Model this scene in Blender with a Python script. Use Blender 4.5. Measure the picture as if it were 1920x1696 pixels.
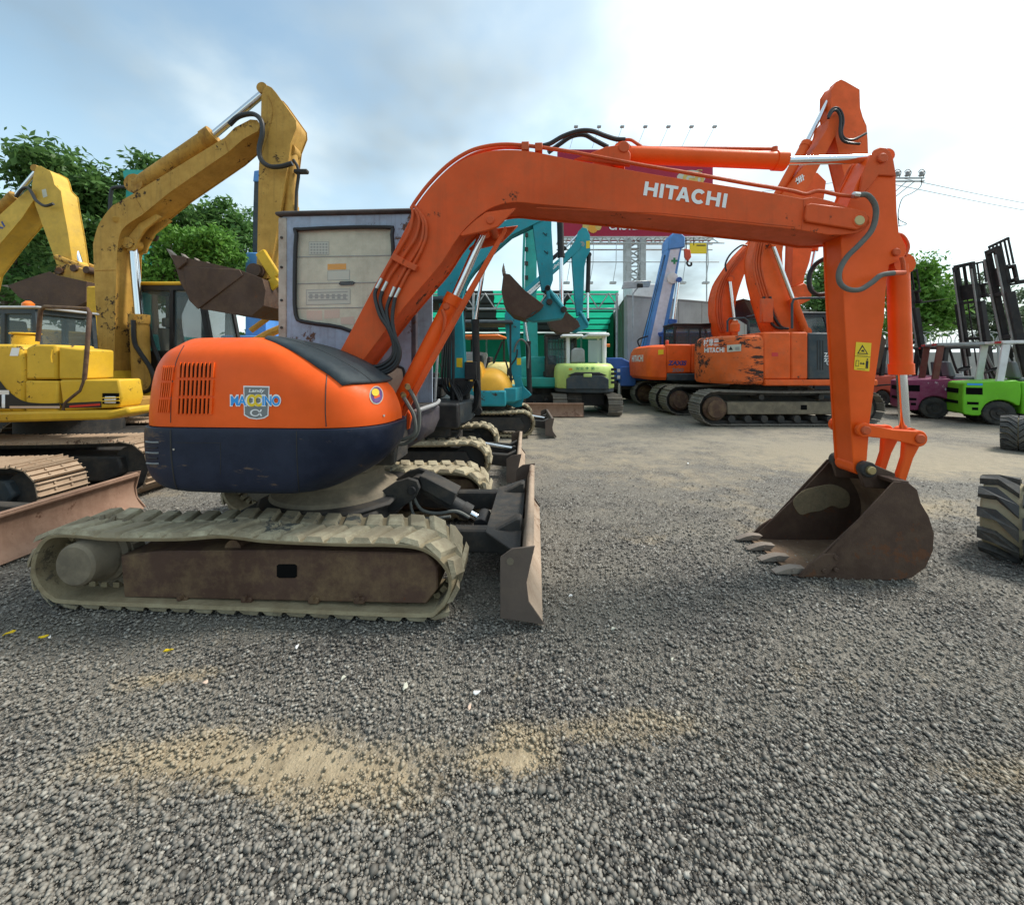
import bpy, bmesh, math, random
import numpy as np
from mathutils import Vector, Matrix
from mathutils.bvhtree import BVHTree
for o in list(bpy.data.objects): bpy.data.objects.remove(o)
S = bpy.context.scene
C = S.collection
R = math.radians
random.seed(7); RNG = np.random.default_rng(7)

# ------------------------------------------------------------------ camera
FPX, CX, HY, CAMH = 740.0, 960.0, 680.0, 1.58     # focal length in photo pixels, principal column, horizon row, eye height
cam = bpy.data.cameras.new('camera'); camo = bpy.data.objects.new('camera', cam); C.objects.link(camo)
camo.location = (0, 0, CAMH); camo.rotation_euler = (R(90), 0, 0)
cam.sensor_fit = 'HORIZONTAL'; cam.sensor_width = 36; cam.lens = FPX / 1920 * 36
cam.shift_y = -(848 - HY) / 1920; cam.clip_start = .05; cam.clip_end = 3000
S.camera = camo

# ------------------------------------------------------------------ sky, sun, exposure
SUN_EL, SUN_AZ = 52, 72                            # azimuth clockwise from the viewing direction
W = bpy.data.worlds.new('World'); S.world = W; W.use_nodes = True
wt = W.node_tree; wt.nodes.clear()
def wn(t, **k):
    n = wt.nodes.new(t)
    for a, b in k.items(): setattr(n, a, b)
    return n
wo = wn('ShaderNodeOutputWorld'); bg = wn('ShaderNodeBackground'); bg.inputs[1].default_value = .098
sky = wn('ShaderNodeTexSky', sky_type='NISHITA', sun_disc=False, sun_elevation=R(SUN_EL), sun_rotation=R(SUN_AZ), air_density=1.0, dust_density=1.2, ozone_density=1.0)
tc = wn('ShaderNodeTexCoord'); sep = wn('ShaderNodeSeparateXYZ'); wt.links.new(tc.outputs['Generated'], sep.inputs[0])
def wmath(op, a, b=None, c=None, clamp=False):
    n = wn('ShaderNodeMath', operation=op, use_clamp=clamp)
    for i, v in enumerate((a, b, c)):
        if v is None: continue
        if isinstance(v, (int, float)): n.inputs[i].default_value = v
        else: wt.links.new(v, n.inputs[i])
    return n.outputs[0]
zz = wmath('ADD', wmath('MAXIMUM', sep.outputs[2], 0.0), .32)
cmb = wn('ShaderNodeCombineXYZ')
wt.links.new(wmath('DIVIDE', sep.outputs[0], zz), cmb.inputs[0]); wt.links.new(wmath('DIVIDE', sep.outputs[1], zz), cmb.inputs[1])
def wnoise(scale, off, det=6, rough=.55):
    m = wn('ShaderNodeMapping'); m.inputs['Location'].default_value = off; wt.links.new(cmb.outputs[0], m.inputs[0])
    n = wn('ShaderNodeTexNoise'); n.inputs['Scale'].default_value = scale; n.inputs['Detail'].default_value = det; n.inputs['Roughness'].default_value = rough
    wt.links.new(m.outputs[0], n.inputs['Vector']); return n.outputs['Fac']
sv = wn('ShaderNodeVectorMath', operation='DOT_PRODUCT'); wt.links.new(tc.outputs['Generated'], sv.inputs[0])
se, sa = R(SUN_EL), R(SUN_AZ)
SUN_DIR = Vector((math.sin(sa) * math.cos(se), math.cos(sa) * math.cos(se), math.sin(se)))
sv.inputs[1].default_value = SUN_DIR
glow = wmath('POWER', wmath('MAXIMUM', sv.outputs['Value'], 0.0), 3.0)                     # thin cloud glows round the veiled sun
n1 = wnoise(.85, (.3, 4.4, 0)); n2 = wnoise(1.9, (7.7, 2.2, 0), 7, .6)
den = wmath('ADD', wmath('MULTIPLY', n1, .75), wmath('MULTIPLY', n2, .32))
den = wmath('ADD', den, wmath('MULTIPLY', glow, .26))
cov = wn('ShaderNodeMapRange', interpolation_type='SMOOTHSTEP'); cov.inputs[1].default_value = .44; cov.inputs[2].default_value = .72
wt.links.new(den, cov.inputs[0])
n3 = wnoise(1.1, (6.1, 2.9, 0), 4, .5)
shade = wn('ShaderNodeMapRange'); shade.inputs[1].default_value = .40; shade.inputs[2].default_value = .66; shade.inputs[3].default_value = 1.75; shade.inputs[4].default_value = 7.4
wt.links.new(wmath('ADD', n3, wmath('MULTIPLY', glow, .32)), shade.inputs[0])
tint = wn('ShaderNodeVectorMath', operation='SCALE'); tint.inputs[0].default_value = (.85, .985, 1.03); wt.links.new(shade.outputs[0], tint.inputs['Scale'])
hs = wn('ShaderNodeMapRange'); hs.inputs[1].default_value = 0; hs.inputs[2].default_value = .45; hs.inputs[3].default_value = .62; hs.inputs[4].default_value = 0
wt.links.new(sep.outputs[2], hs.inputs[0])                                                # bright haze low over the horizon
skyb = wn('ShaderNodeVectorMath', operation='MULTIPLY'); skyb.inputs[1].default_value = (1.62, 1.62, 1.30); wt.links.new(sky.outputs[0], skyb.inputs[0])
mx0 = wn('ShaderNodeMix', data_type='RGBA'); wt.links.new(hs.outputs[0], mx0.inputs[0]); wt.links.new(skyb.outputs[0], mx0.inputs[6]); mx0.inputs[7].default_value = (4.4, 5.1, 5.6, 1)
mx = wn('ShaderNodeMix', data_type='RGBA'); wt.links.new(cov.outputs[0], mx.inputs[0]); wt.links.new(mx0.outputs[2], mx.inputs[6]); wt.links.new(tint.outputs[0], mx.inputs[7])
wt.links.new(mx.outputs[2], bg.inputs[0]); wt.links.new(bg.outputs[0], wo.inputs[0])
sl = bpy.data.lights.new('sun', 'SUN'); sl.energy = 2.3; sl.angle = R(12); sl.color = (1, .95, .87)
so = bpy.data.objects.new('sun', sl); C.objects.link(so); so.rotation_euler = SUN_DIR.to_track_quat('Z', 'Y').to_euler()
S.view_settings.view_transform = 'Standard'; S.view_settings.look = 'None'; S.view_settings.gamma = 1
S.view_settings.exposure = .98

# ------------------------------------------------------------------ materials
MATS = {}
def _nt(name):
    m = bpy.data.materials.new(name); m.use_nodes = True; MATS[name] = m
    nt = m.node_tree; return m, nt, nt.nodes['Principled BSDF']
def _noise(nt, vec, scale, det=4, rough=.6, loc=None, stretch=None):
    if loc or stretch:
        mp = nt.nodes.new('ShaderNodeMapping'); nt.links.new(vec, mp.inputs[0])
        if loc: mp.inputs['Location'].default_value = loc
        if stretch: mp.inputs['Scale'].default_value = stretch
        vec = mp.outputs[0]
    n = nt.nodes.new('ShaderNodeTexNoise'); n.inputs['Scale'].default_value = scale; n.inputs['Detail'].default_value = det; n.inputs['Roughness'].default_value = rough
    nt.links.new(vec, n.inputs['Vector']); return n.outputs['Fac']
def _ramp(nt, fac, a, b, va=0., vb=1.):
    r = nt.nodes.new('ShaderNodeMapRange'); r.inputs[1].default_value = a; r.inputs[2].default_value = b; r.inputs[3].default_value = va; r.inputs[4].default_value = vb
    nt.links.new(fac, r.inputs[0]); return r.outputs[0]
def _mix(nt, fac, a, b):
    n = nt.nodes.new('ShaderNodeMix'); n.data_type = 'RGBA'
    if isinstance(fac, (int, float)): n.inputs[0].default_value = fac
    else: nt.links.new(fac, n.inputs[0])
    for i, v in ((6, a), (7, b)):
        if isinstance(v, tuple): n.inputs[i].default_value = v + (1,) if len(v) == 3 else v
        else: nt.links.new(v, n.inputs[i])
    return n.outputs[2]
def _math(nt, op, a, b):
    n = nt.nodes.new('ShaderNodeMath'); n.operation = op
    for i, v in ((0, a), (1, b)):
        if isinstance(v, (int, float)): n.inputs[i].default_value = v
        else: nt.links.new(v, n.inputs[i])
    return n.outputs[0]
def paint(name, col, rough=.42, dirt=(.20, .16, .11), dirt_amt=.35, chip=(.07, .035, .022), chip_amt=0., scale=1., metal=0., bump=.04, spec=.24, streak=0., chip_scale=7, world=False, stretch=None):
    """worn paint or steel: uneven tone, dust, chips with a rusty or dark ground, fine relief"""
    m, nt, b = _nt(name); t = nt.nodes.new('ShaderNodeNewGeometry' if world else 'ShaderNodeTexCoord'); v = t.outputs['Position' if world else 'Object']
    tone = _noise(nt, v, 1.6 * scale, 5, .6)
    dark = tuple(c * .80 for c in col); lite = tuple(min(1, c * 1.08 + .01) for c in col)
    c = _mix(nt, _ramp(nt, tone, .32, .68), dark, lite)
    d = _noise(nt, v, 5.5 * scale, 8, .72, (3, 1, 7))
    c = _mix(nt, _ramp(nt, d, .44, .70, 0, dirt_amt), c, dirt)
    rr = _ramp(nt, d, .4, .75, rough, min(1, rough + .3))
    if streak:
        s = _noise(nt, v, 3.0, 5, .6, (5, 5, 5), (6, 6, .35))
        c = _mix(nt, _ramp(nt, s, .52, .68, 0, streak), c, chip)
    if chip_amt:
        k = _noise(nt, v, chip_scale * scale, 9, .78, (9, 4, 2), stretch); big = _noise(nt, v, 1.3 * scale, 3, .5, (2, 8, 1))
        th = _math(nt, 'ADD', k, _math(nt, 'MULTIPLY', _math(nt, 'SUBTRACT', big, .5), .55))
        lo = .685 - chip_amt * .36
        cm = _ramp(nt, th, lo, lo + .03)
        c = _mix(nt, cm, c, chip); rr = _math(nt, 'ADD', rr, _math(nt, 'MULTIPLY', cm, .3))
    nt.links.new(c, b.inputs['Base Color']); nt.links.new(rr, b.inputs['Roughness'])
    b.inputs['Metallic'].default_value = metal; b.inputs['Specular IOR Level'].default_value = spec
    if bump:
        bp = nt.nodes.new('ShaderNodeBump'); bp.inputs['Strength'].default_value = bump * 7; bp.inputs['Distance'].default_value = .010
        nt.links.new(_noise(nt, v, 24 * scale, 6, .65), bp.inputs['Height']); nt.links.new(bp.outputs[0], b.inputs['Normal'])
    return m
def flat(name, col, rough=.5, metal=0., spec=.5, trans=0., alpha=1.):
    m, nt, b = _nt(name); b.inputs['Base Color'].default_value = col + (1,); b.inputs['Roughness'].default_value = rough
    b.inputs['Metallic'].default_value = metal; b.inputs['Specular IOR Level'].default_value = spec
    b.inputs['Transmission Weight'].default_value = trans; b.inputs['Alpha'].default_value = alpha
    return m
paint('orange', (.86, .105, .004), .36, dirt_amt=.05, bump=.015, dirt=(.5, .17, .06))
paint('orange_boom', (.70, .092, .012), .48, streak=.10, dirt_amt=.32, bump=.02, dirt=(.34, .12, .06), chip_amt=.05)
paint('orange_pipe', (.62, .085, .014), .45, dirt_amt=.3)
paint('orange_worn', (.76, .11, .012), .45, dirt_amt=.2, chip=(.045, .03, .025), chip_amt=.17, chip_scale=5)
paint('orange_chipped', (.74, .13, .02), .5, dirt_amt=.25, chip=(.045, .03, .025), chip_amt=.42, chip_scale=3.6, stretch=(.45, 1, 1.7))
paint('orange_far', (.80, .105, .008), .42, dirt_amt=.10, bump=.01, chip_amt=.05)
paint('navy', (.005, .011, .030), .36, dirt=(.022, .028, .052), dirt_amt=.7, chip=(.10, .07, .055), chip_amt=.02, bump=.02, chip_scale=4, stretch=(.35, 1, 1.6))
paint('blue_grey', (.34, .41, .52), .5, dirt=(.18, .16, .17), dirt_amt=.5, chip=(.11, .06, .04), chip_amt=.16, streak=.3)
paint('purple_grey', (.052, .047, .062), .5, dirt=(.16, .13, .12), dirt_amt=.5, chip_amt=.1)
paint('cream', (.66, .62, .47), .5, dirt=(.30, .26, .19), dirt_amt=.45, bump=.01, streak=.15, chip=(.3, .24, .17))
paint('bone', (.48, .43, .36), .6, dirt=(.20, .13, .09), dirt_amt=.55, chip=(.14, .07, .04), chip_amt=.10)
paint('rubber_cover', (.030, .042, .050), .5, dirt=(.10, .11, .11), dirt_amt=.5, bump=.05)
paint('rubber_track', (.25, .195, .115), .85, dirt=(.36, .31, .20), dirt_amt=.8, bump=.10, chip=(.12, .10, .07), chip_amt=.08, chip_scale=4)
paint('rubber_lug', (.27, .225, .15), .8, dirt=(.48, .43, .30), dirt_amt=.95, bump=.12, chip=(.085, .088, .08), chip_amt=.20, chip_scale=3, world=True)
paint('frame_brown', (.085, .045, .030), .68, dirt=(.22, .15, .08), dirt_amt=.75, chip=(.14, .05, .026), chip_amt=.12, bump=.06)
paint('dusty_steel', (.15, .125, .09), .75, dirt=(.28, .23, .16), dirt_amt=.7, bump=.06)
paint('dark_steel', (.028, .028, .028), .6, dirt=(.14, .11, .08), dirt_amt=.45, bump=.05)
paint('black_paint', (.016, .016, .018), .45, dirt=(.10, .09, .075), dirt_amt=.35)
paint('bucket_steel', (.072, .040, .027), .6, dirt=(.15, .10, .065), dirt_amt=.5, chip=(.12, .055, .03), chip_amt=.16, bump=.07)
paint('bucket_inner', (.15, .095, .060), .8, dirt=(.26, .19, .12), dirt_amt=.7, bump=.12)
paint('dried_mud', (.27, .205, .12), .95, dirt=(.17, .14, .09), dirt_amt=.8, bump=.2, scale=2)
paint('blade_side', (.105, .080, .066), .6, dirt=(.17, .13, .10), dirt_amt=.5, bump=.04)
paint('blade_face', (.38, .29, .215), .65, dirt=(.24, .16, .11), dirt_amt=.6, chip=(.20, .13, .09), chip_amt=.2, bump=.05)
paint('blade_rusty', (.31, .19, .13), .65, dirt=(.20, .11, .075), dirt_amt=.6, chip=(.17, .09, .06), chip_amt=.22, streak=.35, bump=.05)
paint('worn_steel', (.25, .21, .175), .5, dirt=(.24, .18, .13), dirt_amt=.6, metal=.3, bump=.06, world=True)
paint('shoe_rust', (.37, .27, .185), .7, dirt=(.24, .15, .09), dirt_amt=.6, bump=.06, chip=(.10, .06, .04), chip_amt=.12, world=True)
paint('shoe_grey', (.17, .15, .125), .65, dirt=(.30, .26, .20), dirt_amt=.6, bump=.05, world=True)
paint('shoe_dark', (.07, .06, .05), .7, dirt=(.17, .14, .11), dirt_amt=.6, bump=.05, world=True)
paint('teal', (.018, .285, .345), .45, dirt_amt=.16, chip_amt=.06)
paint('teal_green', (.03, .36, .32), .45, dirt_amt=.15)
paint('ochre', (.50, .285, .055), .55, dirt=(.30, .15, .04), dirt_amt=.5, chip=(.045, .028, .02), chip_amt=.22, chip_scale=6, streak=.2)
paint('ochre_dirty', (.46, .25, .045), .6, dirt=(.20, .09, .03), dirt_amt=.7, chip=(.045, .028, .02), chip_amt=.22, streak=.3)
paint('cat_yellow', (.66, .40, .025), .42, dirt_amt=.18, chip_amt=.14, chip=(.05, .03, .02), dirt=(.30, .18, .05), chip_scale=11)
paint('yellow', (.64, .40, .055), .48, dirt_amt=.25, chip_amt=.05)
paint('yellow_orange', (.78, .40, .035), .42, dirt_amt=.12)
paint('pale_yellow', (.66, .54, .20), .5, dirt_amt=.3)
paint('lime_white', (.52, .68, .20), .4, dirt_amt=.12, bump=.01)
paint('slate', (.035, .05, .062), .45, dirt_amt=.25)
paint('truck_blue', (.045, .13, .42), .38, dirt_amt=.14)
paint('crane_blue', (.10, .28, .62), .42, dirt_amt=.15)
paint('crane_white', (.66, .68, .76), .45, dirt_amt=.2)
paint('magenta', (.22, .028, .085), .5, dirt=(.35, .22, .25), dirt_amt=.25, chip=(.6, .55, .55), chip_amt=.08)
paint('lime_green', (.16, .52, .018), .38, dirt_amt=.10, bump=.01)
paint('salmon_red', (.62, .10, .055), .45, dirt_amt=.2)
paint('mast_black', (.022, .021, .022), .6, dirt=(.10, .085, .07), dirt_amt=.45)
paint('mast_steel', (.30, .29, .28), .45, dirt_amt=.35, metal=.4)
paint('white_paint', (.74, .75, .74), .45, dirt_amt=.18)
paint('maroon', (.16, .045, .035), .5, dirt_amt=.35)
paint('grey_paint', (.34, .35, .36), .5, dirt_amt=.3)
paint('tyre', (.035, .034, .032), .8, dirt=(.15, .13, .10), dirt_amt=.6, bump=.08)
paint('tyre_mud', (.36, .31, .20), .85, dirt=(.24, .20, .13), dirt_amt=.6, bump=.10, world=True)
paint('tyre_lug', (.055, .056, .056), .7, dirt=(.22, .20, .16), dirt_amt=.5, bump=.10, world=True)
paint('wall_grey', (.36, .355, .335), .8, dirt=(.24, .23, .20), dirt_amt=.4, bump=.03, scale=.35, streak=.1, chip=(.2, .19, .17))
paint('wall_green', (.20, .235, .185), .75, dirt=(.22, .17, .11), dirt_amt=.4, bump=.03, scale=.4)
paint('galv', (.48, .49, .49), .5, dirt_amt=.3, metal=.3)
paint('billboard_red', (.36, .012, .045), .5, dirt_amt=.10, scale=.1, bump=0)
paint('gold', (.62, .42, .12), .5, dirt_amt=.3)
paint('sky_white', (.8, .8, .8), .6, dirt_amt=.1)
flat('chrome', (.72, .74, .76), .14, 1.); flat('silver', (.6, .6, .58), .3, 1.)
flat('hose', (.014, .014, .015), .45); paint('hose_grey', (.12, .125, .115), .6, dirt=(.25, .24, .2), dirt_amt=.4)
flat('black', (.010, .010, .011), .6); flat('hole_shade', (.004, .004, .004), .9, spec=.1)  # the near-black second one paints in the shade inside holes and vents
flat('white', (.78, .78, .77), .5); flat('seal', (.012, .012, .013), .55); flat('decal_yellow', (.80, .55, .01), .45)
flat('decal_orange', (.70, .30, .02), .5); flat('decal_grey', (.18, .19, .19), .45); flat('decal_blue', (.02, .30, .75), .4)
flat('decal_line', (.30, .30, .27), .6); flat('decal_paper', (.52, .51, .42), .6); flat('decal_pink', (.60, .44, .34), .6); flat('navy_text', (.03, .05, .20), .5)
flat('purple', (.10, .03, .18), .5); flat('red', (.55, .02, .02), .4); flat('amber', (.75, .16, .01), .35); flat('green_cross', (.01, .22, .09), .5)
flat('lamp_glass', (.70, .72, .74), .12); flat('tan_seat', (.40, .35, .25), .7); flat('grey_seat', (.16, .17, .18), .7); flat('brass', (.42, .33, .16), .4, .7)
m = flat('glass', (.10, .14, .15), .04, 0, .6); m.node_tree.nodes['Principled BSDF'].inputs['Alpha'].default_value = .38
m = flat('glass_dark', (.02, .03, .035), .05, 0, .6); m.node_tree.nodes['Principled BSDF'].inputs['Alpha'].default_value = .72
m = flat('glass_clear', (.5, .55, .55), .03, 0, .7); m.node_tree.nodes['Principled BSDF'].inputs['Alpha'].default_value = .10
m = flat('glass_pale', (.36, .44, .45), .08, 0, .6); m.node_tree.nodes['Principled BSDF'].inputs['Alpha'].default_value = .75
def cloth(name, col, tr=.55):
    m, nt, b = _nt(name); t = nt.nodes.new('ShaderNodeTexCoord')
    n = _noise(nt, t.outputs['Object'], .9, 4, .6); c = _mix(nt, _ramp(nt, n, .3, .7), tuple(x * .75 for x in col), col)
    tb = nt.nodes.new('ShaderNodeBsdfTranslucent'); nt.links.new(c, tb.inputs[0]); nt.links.new(c, b.inputs['Base Color']); b.inputs['Roughness'].default_value = .8
    ms = nt.nodes.new('ShaderNodeMixShader'); ms.inputs[0].default_value = tr; o = nt.nodes['Material Output']
    nt.links.new(b.outputs[0], ms.inputs[1]); nt.links.new(tb.outputs[0], ms.inputs[2]); nt.links.new(ms.outputs[0], o.inputs[0])
cloth('net_green', (.02, .40, .235), .7); cloth('net_dark', (.008, .17, .095), .4); cloth('net_black', (.03, .036, .036), .3)
def leafmat(name, a, b2):
    m, nt, b = _nt(name); g = nt.nodes.new('ShaderNodeNewGeometry')
    c = _mix(nt, g.outputs['Random Per Island'], a, b2); nt.links.new(c, b.inputs['Base Color']); b.inputs['Roughness'].default_value = .5; b.inputs['Specular IOR Level'].default_value = .25
    tb = nt.nodes.new('ShaderNodeBsdfTranslucent'); nt.links.new(c, tb.inputs[0]); ms = nt.nodes.new('ShaderNodeMixShader'); ms.inputs[0].default_value = .32
    nt.links.new(b.outputs[0], ms.inputs[1]); nt.links.new(tb.outputs[0], ms.inputs[2]); nt.links.new(ms.outputs[0], nt.nodes['Material Output'].inputs[0])
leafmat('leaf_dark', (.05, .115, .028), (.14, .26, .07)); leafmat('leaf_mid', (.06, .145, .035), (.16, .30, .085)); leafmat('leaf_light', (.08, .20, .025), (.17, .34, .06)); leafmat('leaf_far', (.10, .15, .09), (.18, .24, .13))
paint('cab_roof_brown', (.05, .04, .038), .6, dirt=(.13, .11, .10), dirt_amt=.5)
paint('bark', (.13, .10, .075), .9, dirt=(.2, .18, .15), dirt_amt=.5, bump=.15)

# ------------------------------------------------------------------ mesh helpers
class MB:
    def __init__(s): s.v = []; s.f = []
    def add(s, vs, fs):
        k = len(s.v); s.v += [tuple(p) for p in vs]; s.f += [tuple(i + k for i in f) for f in fs]; return s
    def box(s, x0, x1, y0, y1, z0, z1):
        x0, x1 = sorted((x0, x1)); y0, y1 = sorted((y0, y1)); z0, z1 = sorted((z0, z1))
        return s.add([(x0, y0, z0), (x1, y0, z0), (x1, y1, z0), (x0, y1, z0), (x0, y0, z1), (x1, y0, z1), (x1, y1, z1), (x0, y1, z1)],
                     [(0, 3, 2, 1), (4, 5, 6, 7), (0, 1, 5, 4), (1, 2, 6, 5), (2, 3, 7, 6), (3, 0, 4, 7)])
    def prism(s, poly, a, b, axis='y'):
        """polygon extruded along an axis; poly is (x,z) for y, (y,z) for x, (x,y) for z"""
        ar = sum(p[0] * q[1] - q[0] * p[1] for p, q in zip(poly, poly[1:] + poly[:1]))
        if ar < 0: poly = poly[::-1]
        a, b = sorted((a, b)); n = len(poly)
        mk = {'y': lambda p, c: (p[0], c, p[1]), 'x': lambda p, c: (c, p[0], p[1]), 'z': lambda p, c: (p[0], p[1], c)}[axis]
        vs = [mk(p, a) for p in poly] + [mk(p, b) for p in poly]
        fl = axis == 'y'
        lo, hi = tuple(range(n)), tuple(range(n, 2 * n))
        fs = [lo if fl else lo[::-1], hi[::-1] if fl else hi]
        for i in range(n):
            j = (i + 1) % n; q = (i, j, j + n, i + n); fs.append(q[::-1] if fl else q)
        return s.add(vs, fs)
    def cyl(s, p, q, r0, r1=None, n=14, caps=True):
        p, q = Vector(p), Vector(q); r1 = r0 if r1 is None else r1
        d = (q - p).normalized(); u = d.orthogonal().normalized(); w = d.cross(u)
        vs = []
        for c, r in ((p, r0), (q, r1)):
            for i in range(n):
                a = 2 * math.pi * i / n; vs.append(c + (u * math.cos(a) + w * math.sin(a)) * r)
        fs = [(i, (i + 1) % n, (i + 1) % n + n, i + n) for i in range(n)]
        if caps: fs += [tuple(range(n))[::-1], tuple(range(n, 2 * n))]
        return s.add(vs, fs)
    def tube(s, pts, r, n=8, smooth=0, closed=False):
        pts = [Vector(p) for p in pts]
        if smooth: pts = catmull(pts, smooth, closed)
        m = len(pts); vs = []; u = None
        for i, p in enumerate(pts):
            if closed: d = pts[(i + 1) % m] - pts[i - 1]
            else: d = pts[min(i + 1, m - 1)] - pts[max(i - 1, 0)]
            d = d.normalized() if d.length > 1e-9 else Vector((1, 0, 0))
            u = (d.orthogonal() if u is None else u - d * u.dot(d)).normalized(); w = d.cross(u)
            for k in range(n):
                a = 2 * math.pi * k / n; vs.append(p + (u * math.cos(a) + w * math.sin(a)) * r)
        fs = []
        for i in range(m if closed else m - 1):
            j = (i + 1) % m
            for k in range(n):
                l = (k + 1) % n; fs.append((i * n + k, i * n + l, j * n + l, j * n + k))
        if not closed: fs += [tuple(range(n))[::-1], tuple(range((m - 1) * n, m * n))]
        return s.add(vs, fs)
    def loft(s, rings, capa=True, capb=True, closed=True):
        n = len(rings[0]); vs = [p for r in rings for p in r]; fs = []
        for i in range(len(rings) - 1):
            for k in range(n if closed else n - 1):
                l = (k + 1) % n; fs.append((i * n + k, i * n + l, (i + 1) * n + l, (i + 1) * n + k))
        if capa: fs.append(tuple(range(n))[::-1])
        if capb: fs.append(tuple(range((len(rings) - 1) * n, len(rings) * n)))
        return s.add(vs, fs)
    def lathe(s, prof, c, axis='y', n=24):
        """profile of (radius, offset along axis) round an axis through c; closed when the ends have radius 0"""
        c = Vector(c); A = {'x': Vector((1, 0, 0)), 'y': Vector((0, 1, 0)), 'z': Vector((0, 0, 1))}[axis] if isinstance(axis, str) else Vector(axis).normalized()
        u = A.orthogonal().normalized(); w = A.cross(u)
        rings = [[c + A * h + (u * math.cos(2 * math.pi * i / n) + w * math.sin(2 * math.pi * i / n)) * max(r, .0005) for i in range(n)] for r, h in prof]
        return s.loft(rings)
    def mesh(s, name, mat, smooth=38):
        me = bpy.data.meshes.new(name); me.from_pydata(s.v, [], s.f); me.update()
        bm = bmesh.new(); bm.from_mesh(me); bmesh.ops.recalc_face_normals(bm, faces=bm.faces); bm.to_mesh(me); bm.free()
        if smooth:
            me.polygons.foreach_set('use_smooth', [True] * len(me.polygons)); me.set_sharp_from_angle(angle=R(smooth))
        if mat: me.materials.append(MATS[mat])
        return me
    def build(s, name, mat, parent=None, bevel=0., seg=1, smooth=38):
        o = bpy.data.objects.new(name, s.mesh(name, mat, smooth)); C.objects.link(o)
        if parent: o.parent = parent
        if bevel:
            b = o.modifiers.new('bevel', 'BEVEL'); b.width = bevel; b.segments = seg; b.limit_method = 'ANGLE'; b.angle_limit = R(40); b.use_clamp_overlap = True
        return o
def catmull(pts, k, closed=False):
    out = []; m = len(pts)
    for i in range(m if closed else m - 1):
        if closed: a, b, c, d = pts[i - 1], pts[i], pts[(i + 1) % m], pts[(i + 2) % m]
        else: a, b, c, d = pts[max(i - 1, 0)], pts[i], pts[i + 1], pts[min(i + 2, m - 1)]
        for j in range(k):
            t = j / k; out.append(.5 * ((2 * b) + (c - a) * t + (2 * a - 5 * b + 4 * c - d) * t * t + (3 * b - a - 3 * c + d) * t ** 3))
    if not closed: out.append(pts[-1])
    return out
def cat2(pts, k, closed=False): return [(p.x, p.y) for p in catmull([Vector((a, b, 0)) for a, b in pts], k, closed)]
def inset(poly, d):
    ar = sum(p[0] * q[1] - q[0] * p[1] for p, q in zip(poly, poly[1:] + poly[:1])); sg = 1 if ar > 0 else -1
    out = []; n = len(poly)
    for i in range(n):
        a, b, c = poly[i - 1], poly[i], poly[(i + 1) % n]
        def nrm(p, q):
            dx, dy = q[0] - p[0], q[1] - p[1]; l = math.hypot(dx, dy) or 1; return (-dy / l * sg, dx / l * sg)
        n1, n2 = nrm(a, b), nrm(b, c); mx_, my_ = n1[0] + n2[0], n1[1] + n2[1]; l = mx_ * n1[0] + my_ * n1[1]
        k = d / max(l, .5); out.append((b[0] + mx_ * k, b[1] + my_ * k))
    return out
def arc(cx, cz, r, a0, a1, n=8): return [(cx + r * math.cos(R(a0 + (a1 - a0) * i / n)), cz + r * math.sin(R(a0 + (a1 - a0) * i / n))) for i in range(n + 1)]

class Fr:
    """a thing's frame on the ground: origin and heading; turns photo pixels into points on the thing's own planes"""
    def __init__(s, x, y, rot=0.):
        s.x, s.y, s.rot = x, y, rot; a = R(rot); s.c, s.s = math.cos(a), math.sin(a)
        s.o = s._in(-x, -y); s.o = (s.o[0], s.o[1], CAMH)
    def _in(s, dx, dy): return (dx * s.c + dy * s.s, -dx * s.s + dy * s.c)
    def ray(s, px, py):
        d = s._in((px - CX) / FPX, 1.0); return s.o, (d[0], d[1], -(py - HY) / FPX)
    def p3(s, px, py, y):
        o, d = s.ray(px, py); t = (y - o[1]) / d[1]; return (o[0] + t * d[0], y, o[2] + t * d[2])
    def at(s, px, py, y): p = s.p3(px, py, y); return (p[0], p[2])
    def poly(s, pts, y): return [s.at(a, b, y) for a, b in pts]
    def line(s, pts, y): return [s.p3(a, b, y) for a, b in pts]
    def atx(s, px, py, x):
        o, d = s.ray(px, py); t = (x - o[0]) / d[0]; return (x, o[1] + t * d[1], o[2] + t * d[2])
    def atz(s, px, py, z):
        o, d = s.ray(px, py); t = (z - o[2]) / d[2]; return (o[0] + t * d[0], o[1] + t * d[1], z)
def tag(o, label=None, cat=None, group=None, kind=None):
    if label: o['label'] = label
    if cat: o['category'] = cat
    if group: o['group'] = group
    if kind: o['kind'] = kind
    return o
def thing(name, label, cat, fr, group=None, z=0):
    o = bpy.data.objects.new(name, None); C.objects.link(o); o.empty_display_size = .2
    o.location = (fr.x, fr.y, z); o.rotation_euler = (0, 0, R(fr.rot)); return tag(o, label, cat, group)

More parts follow.
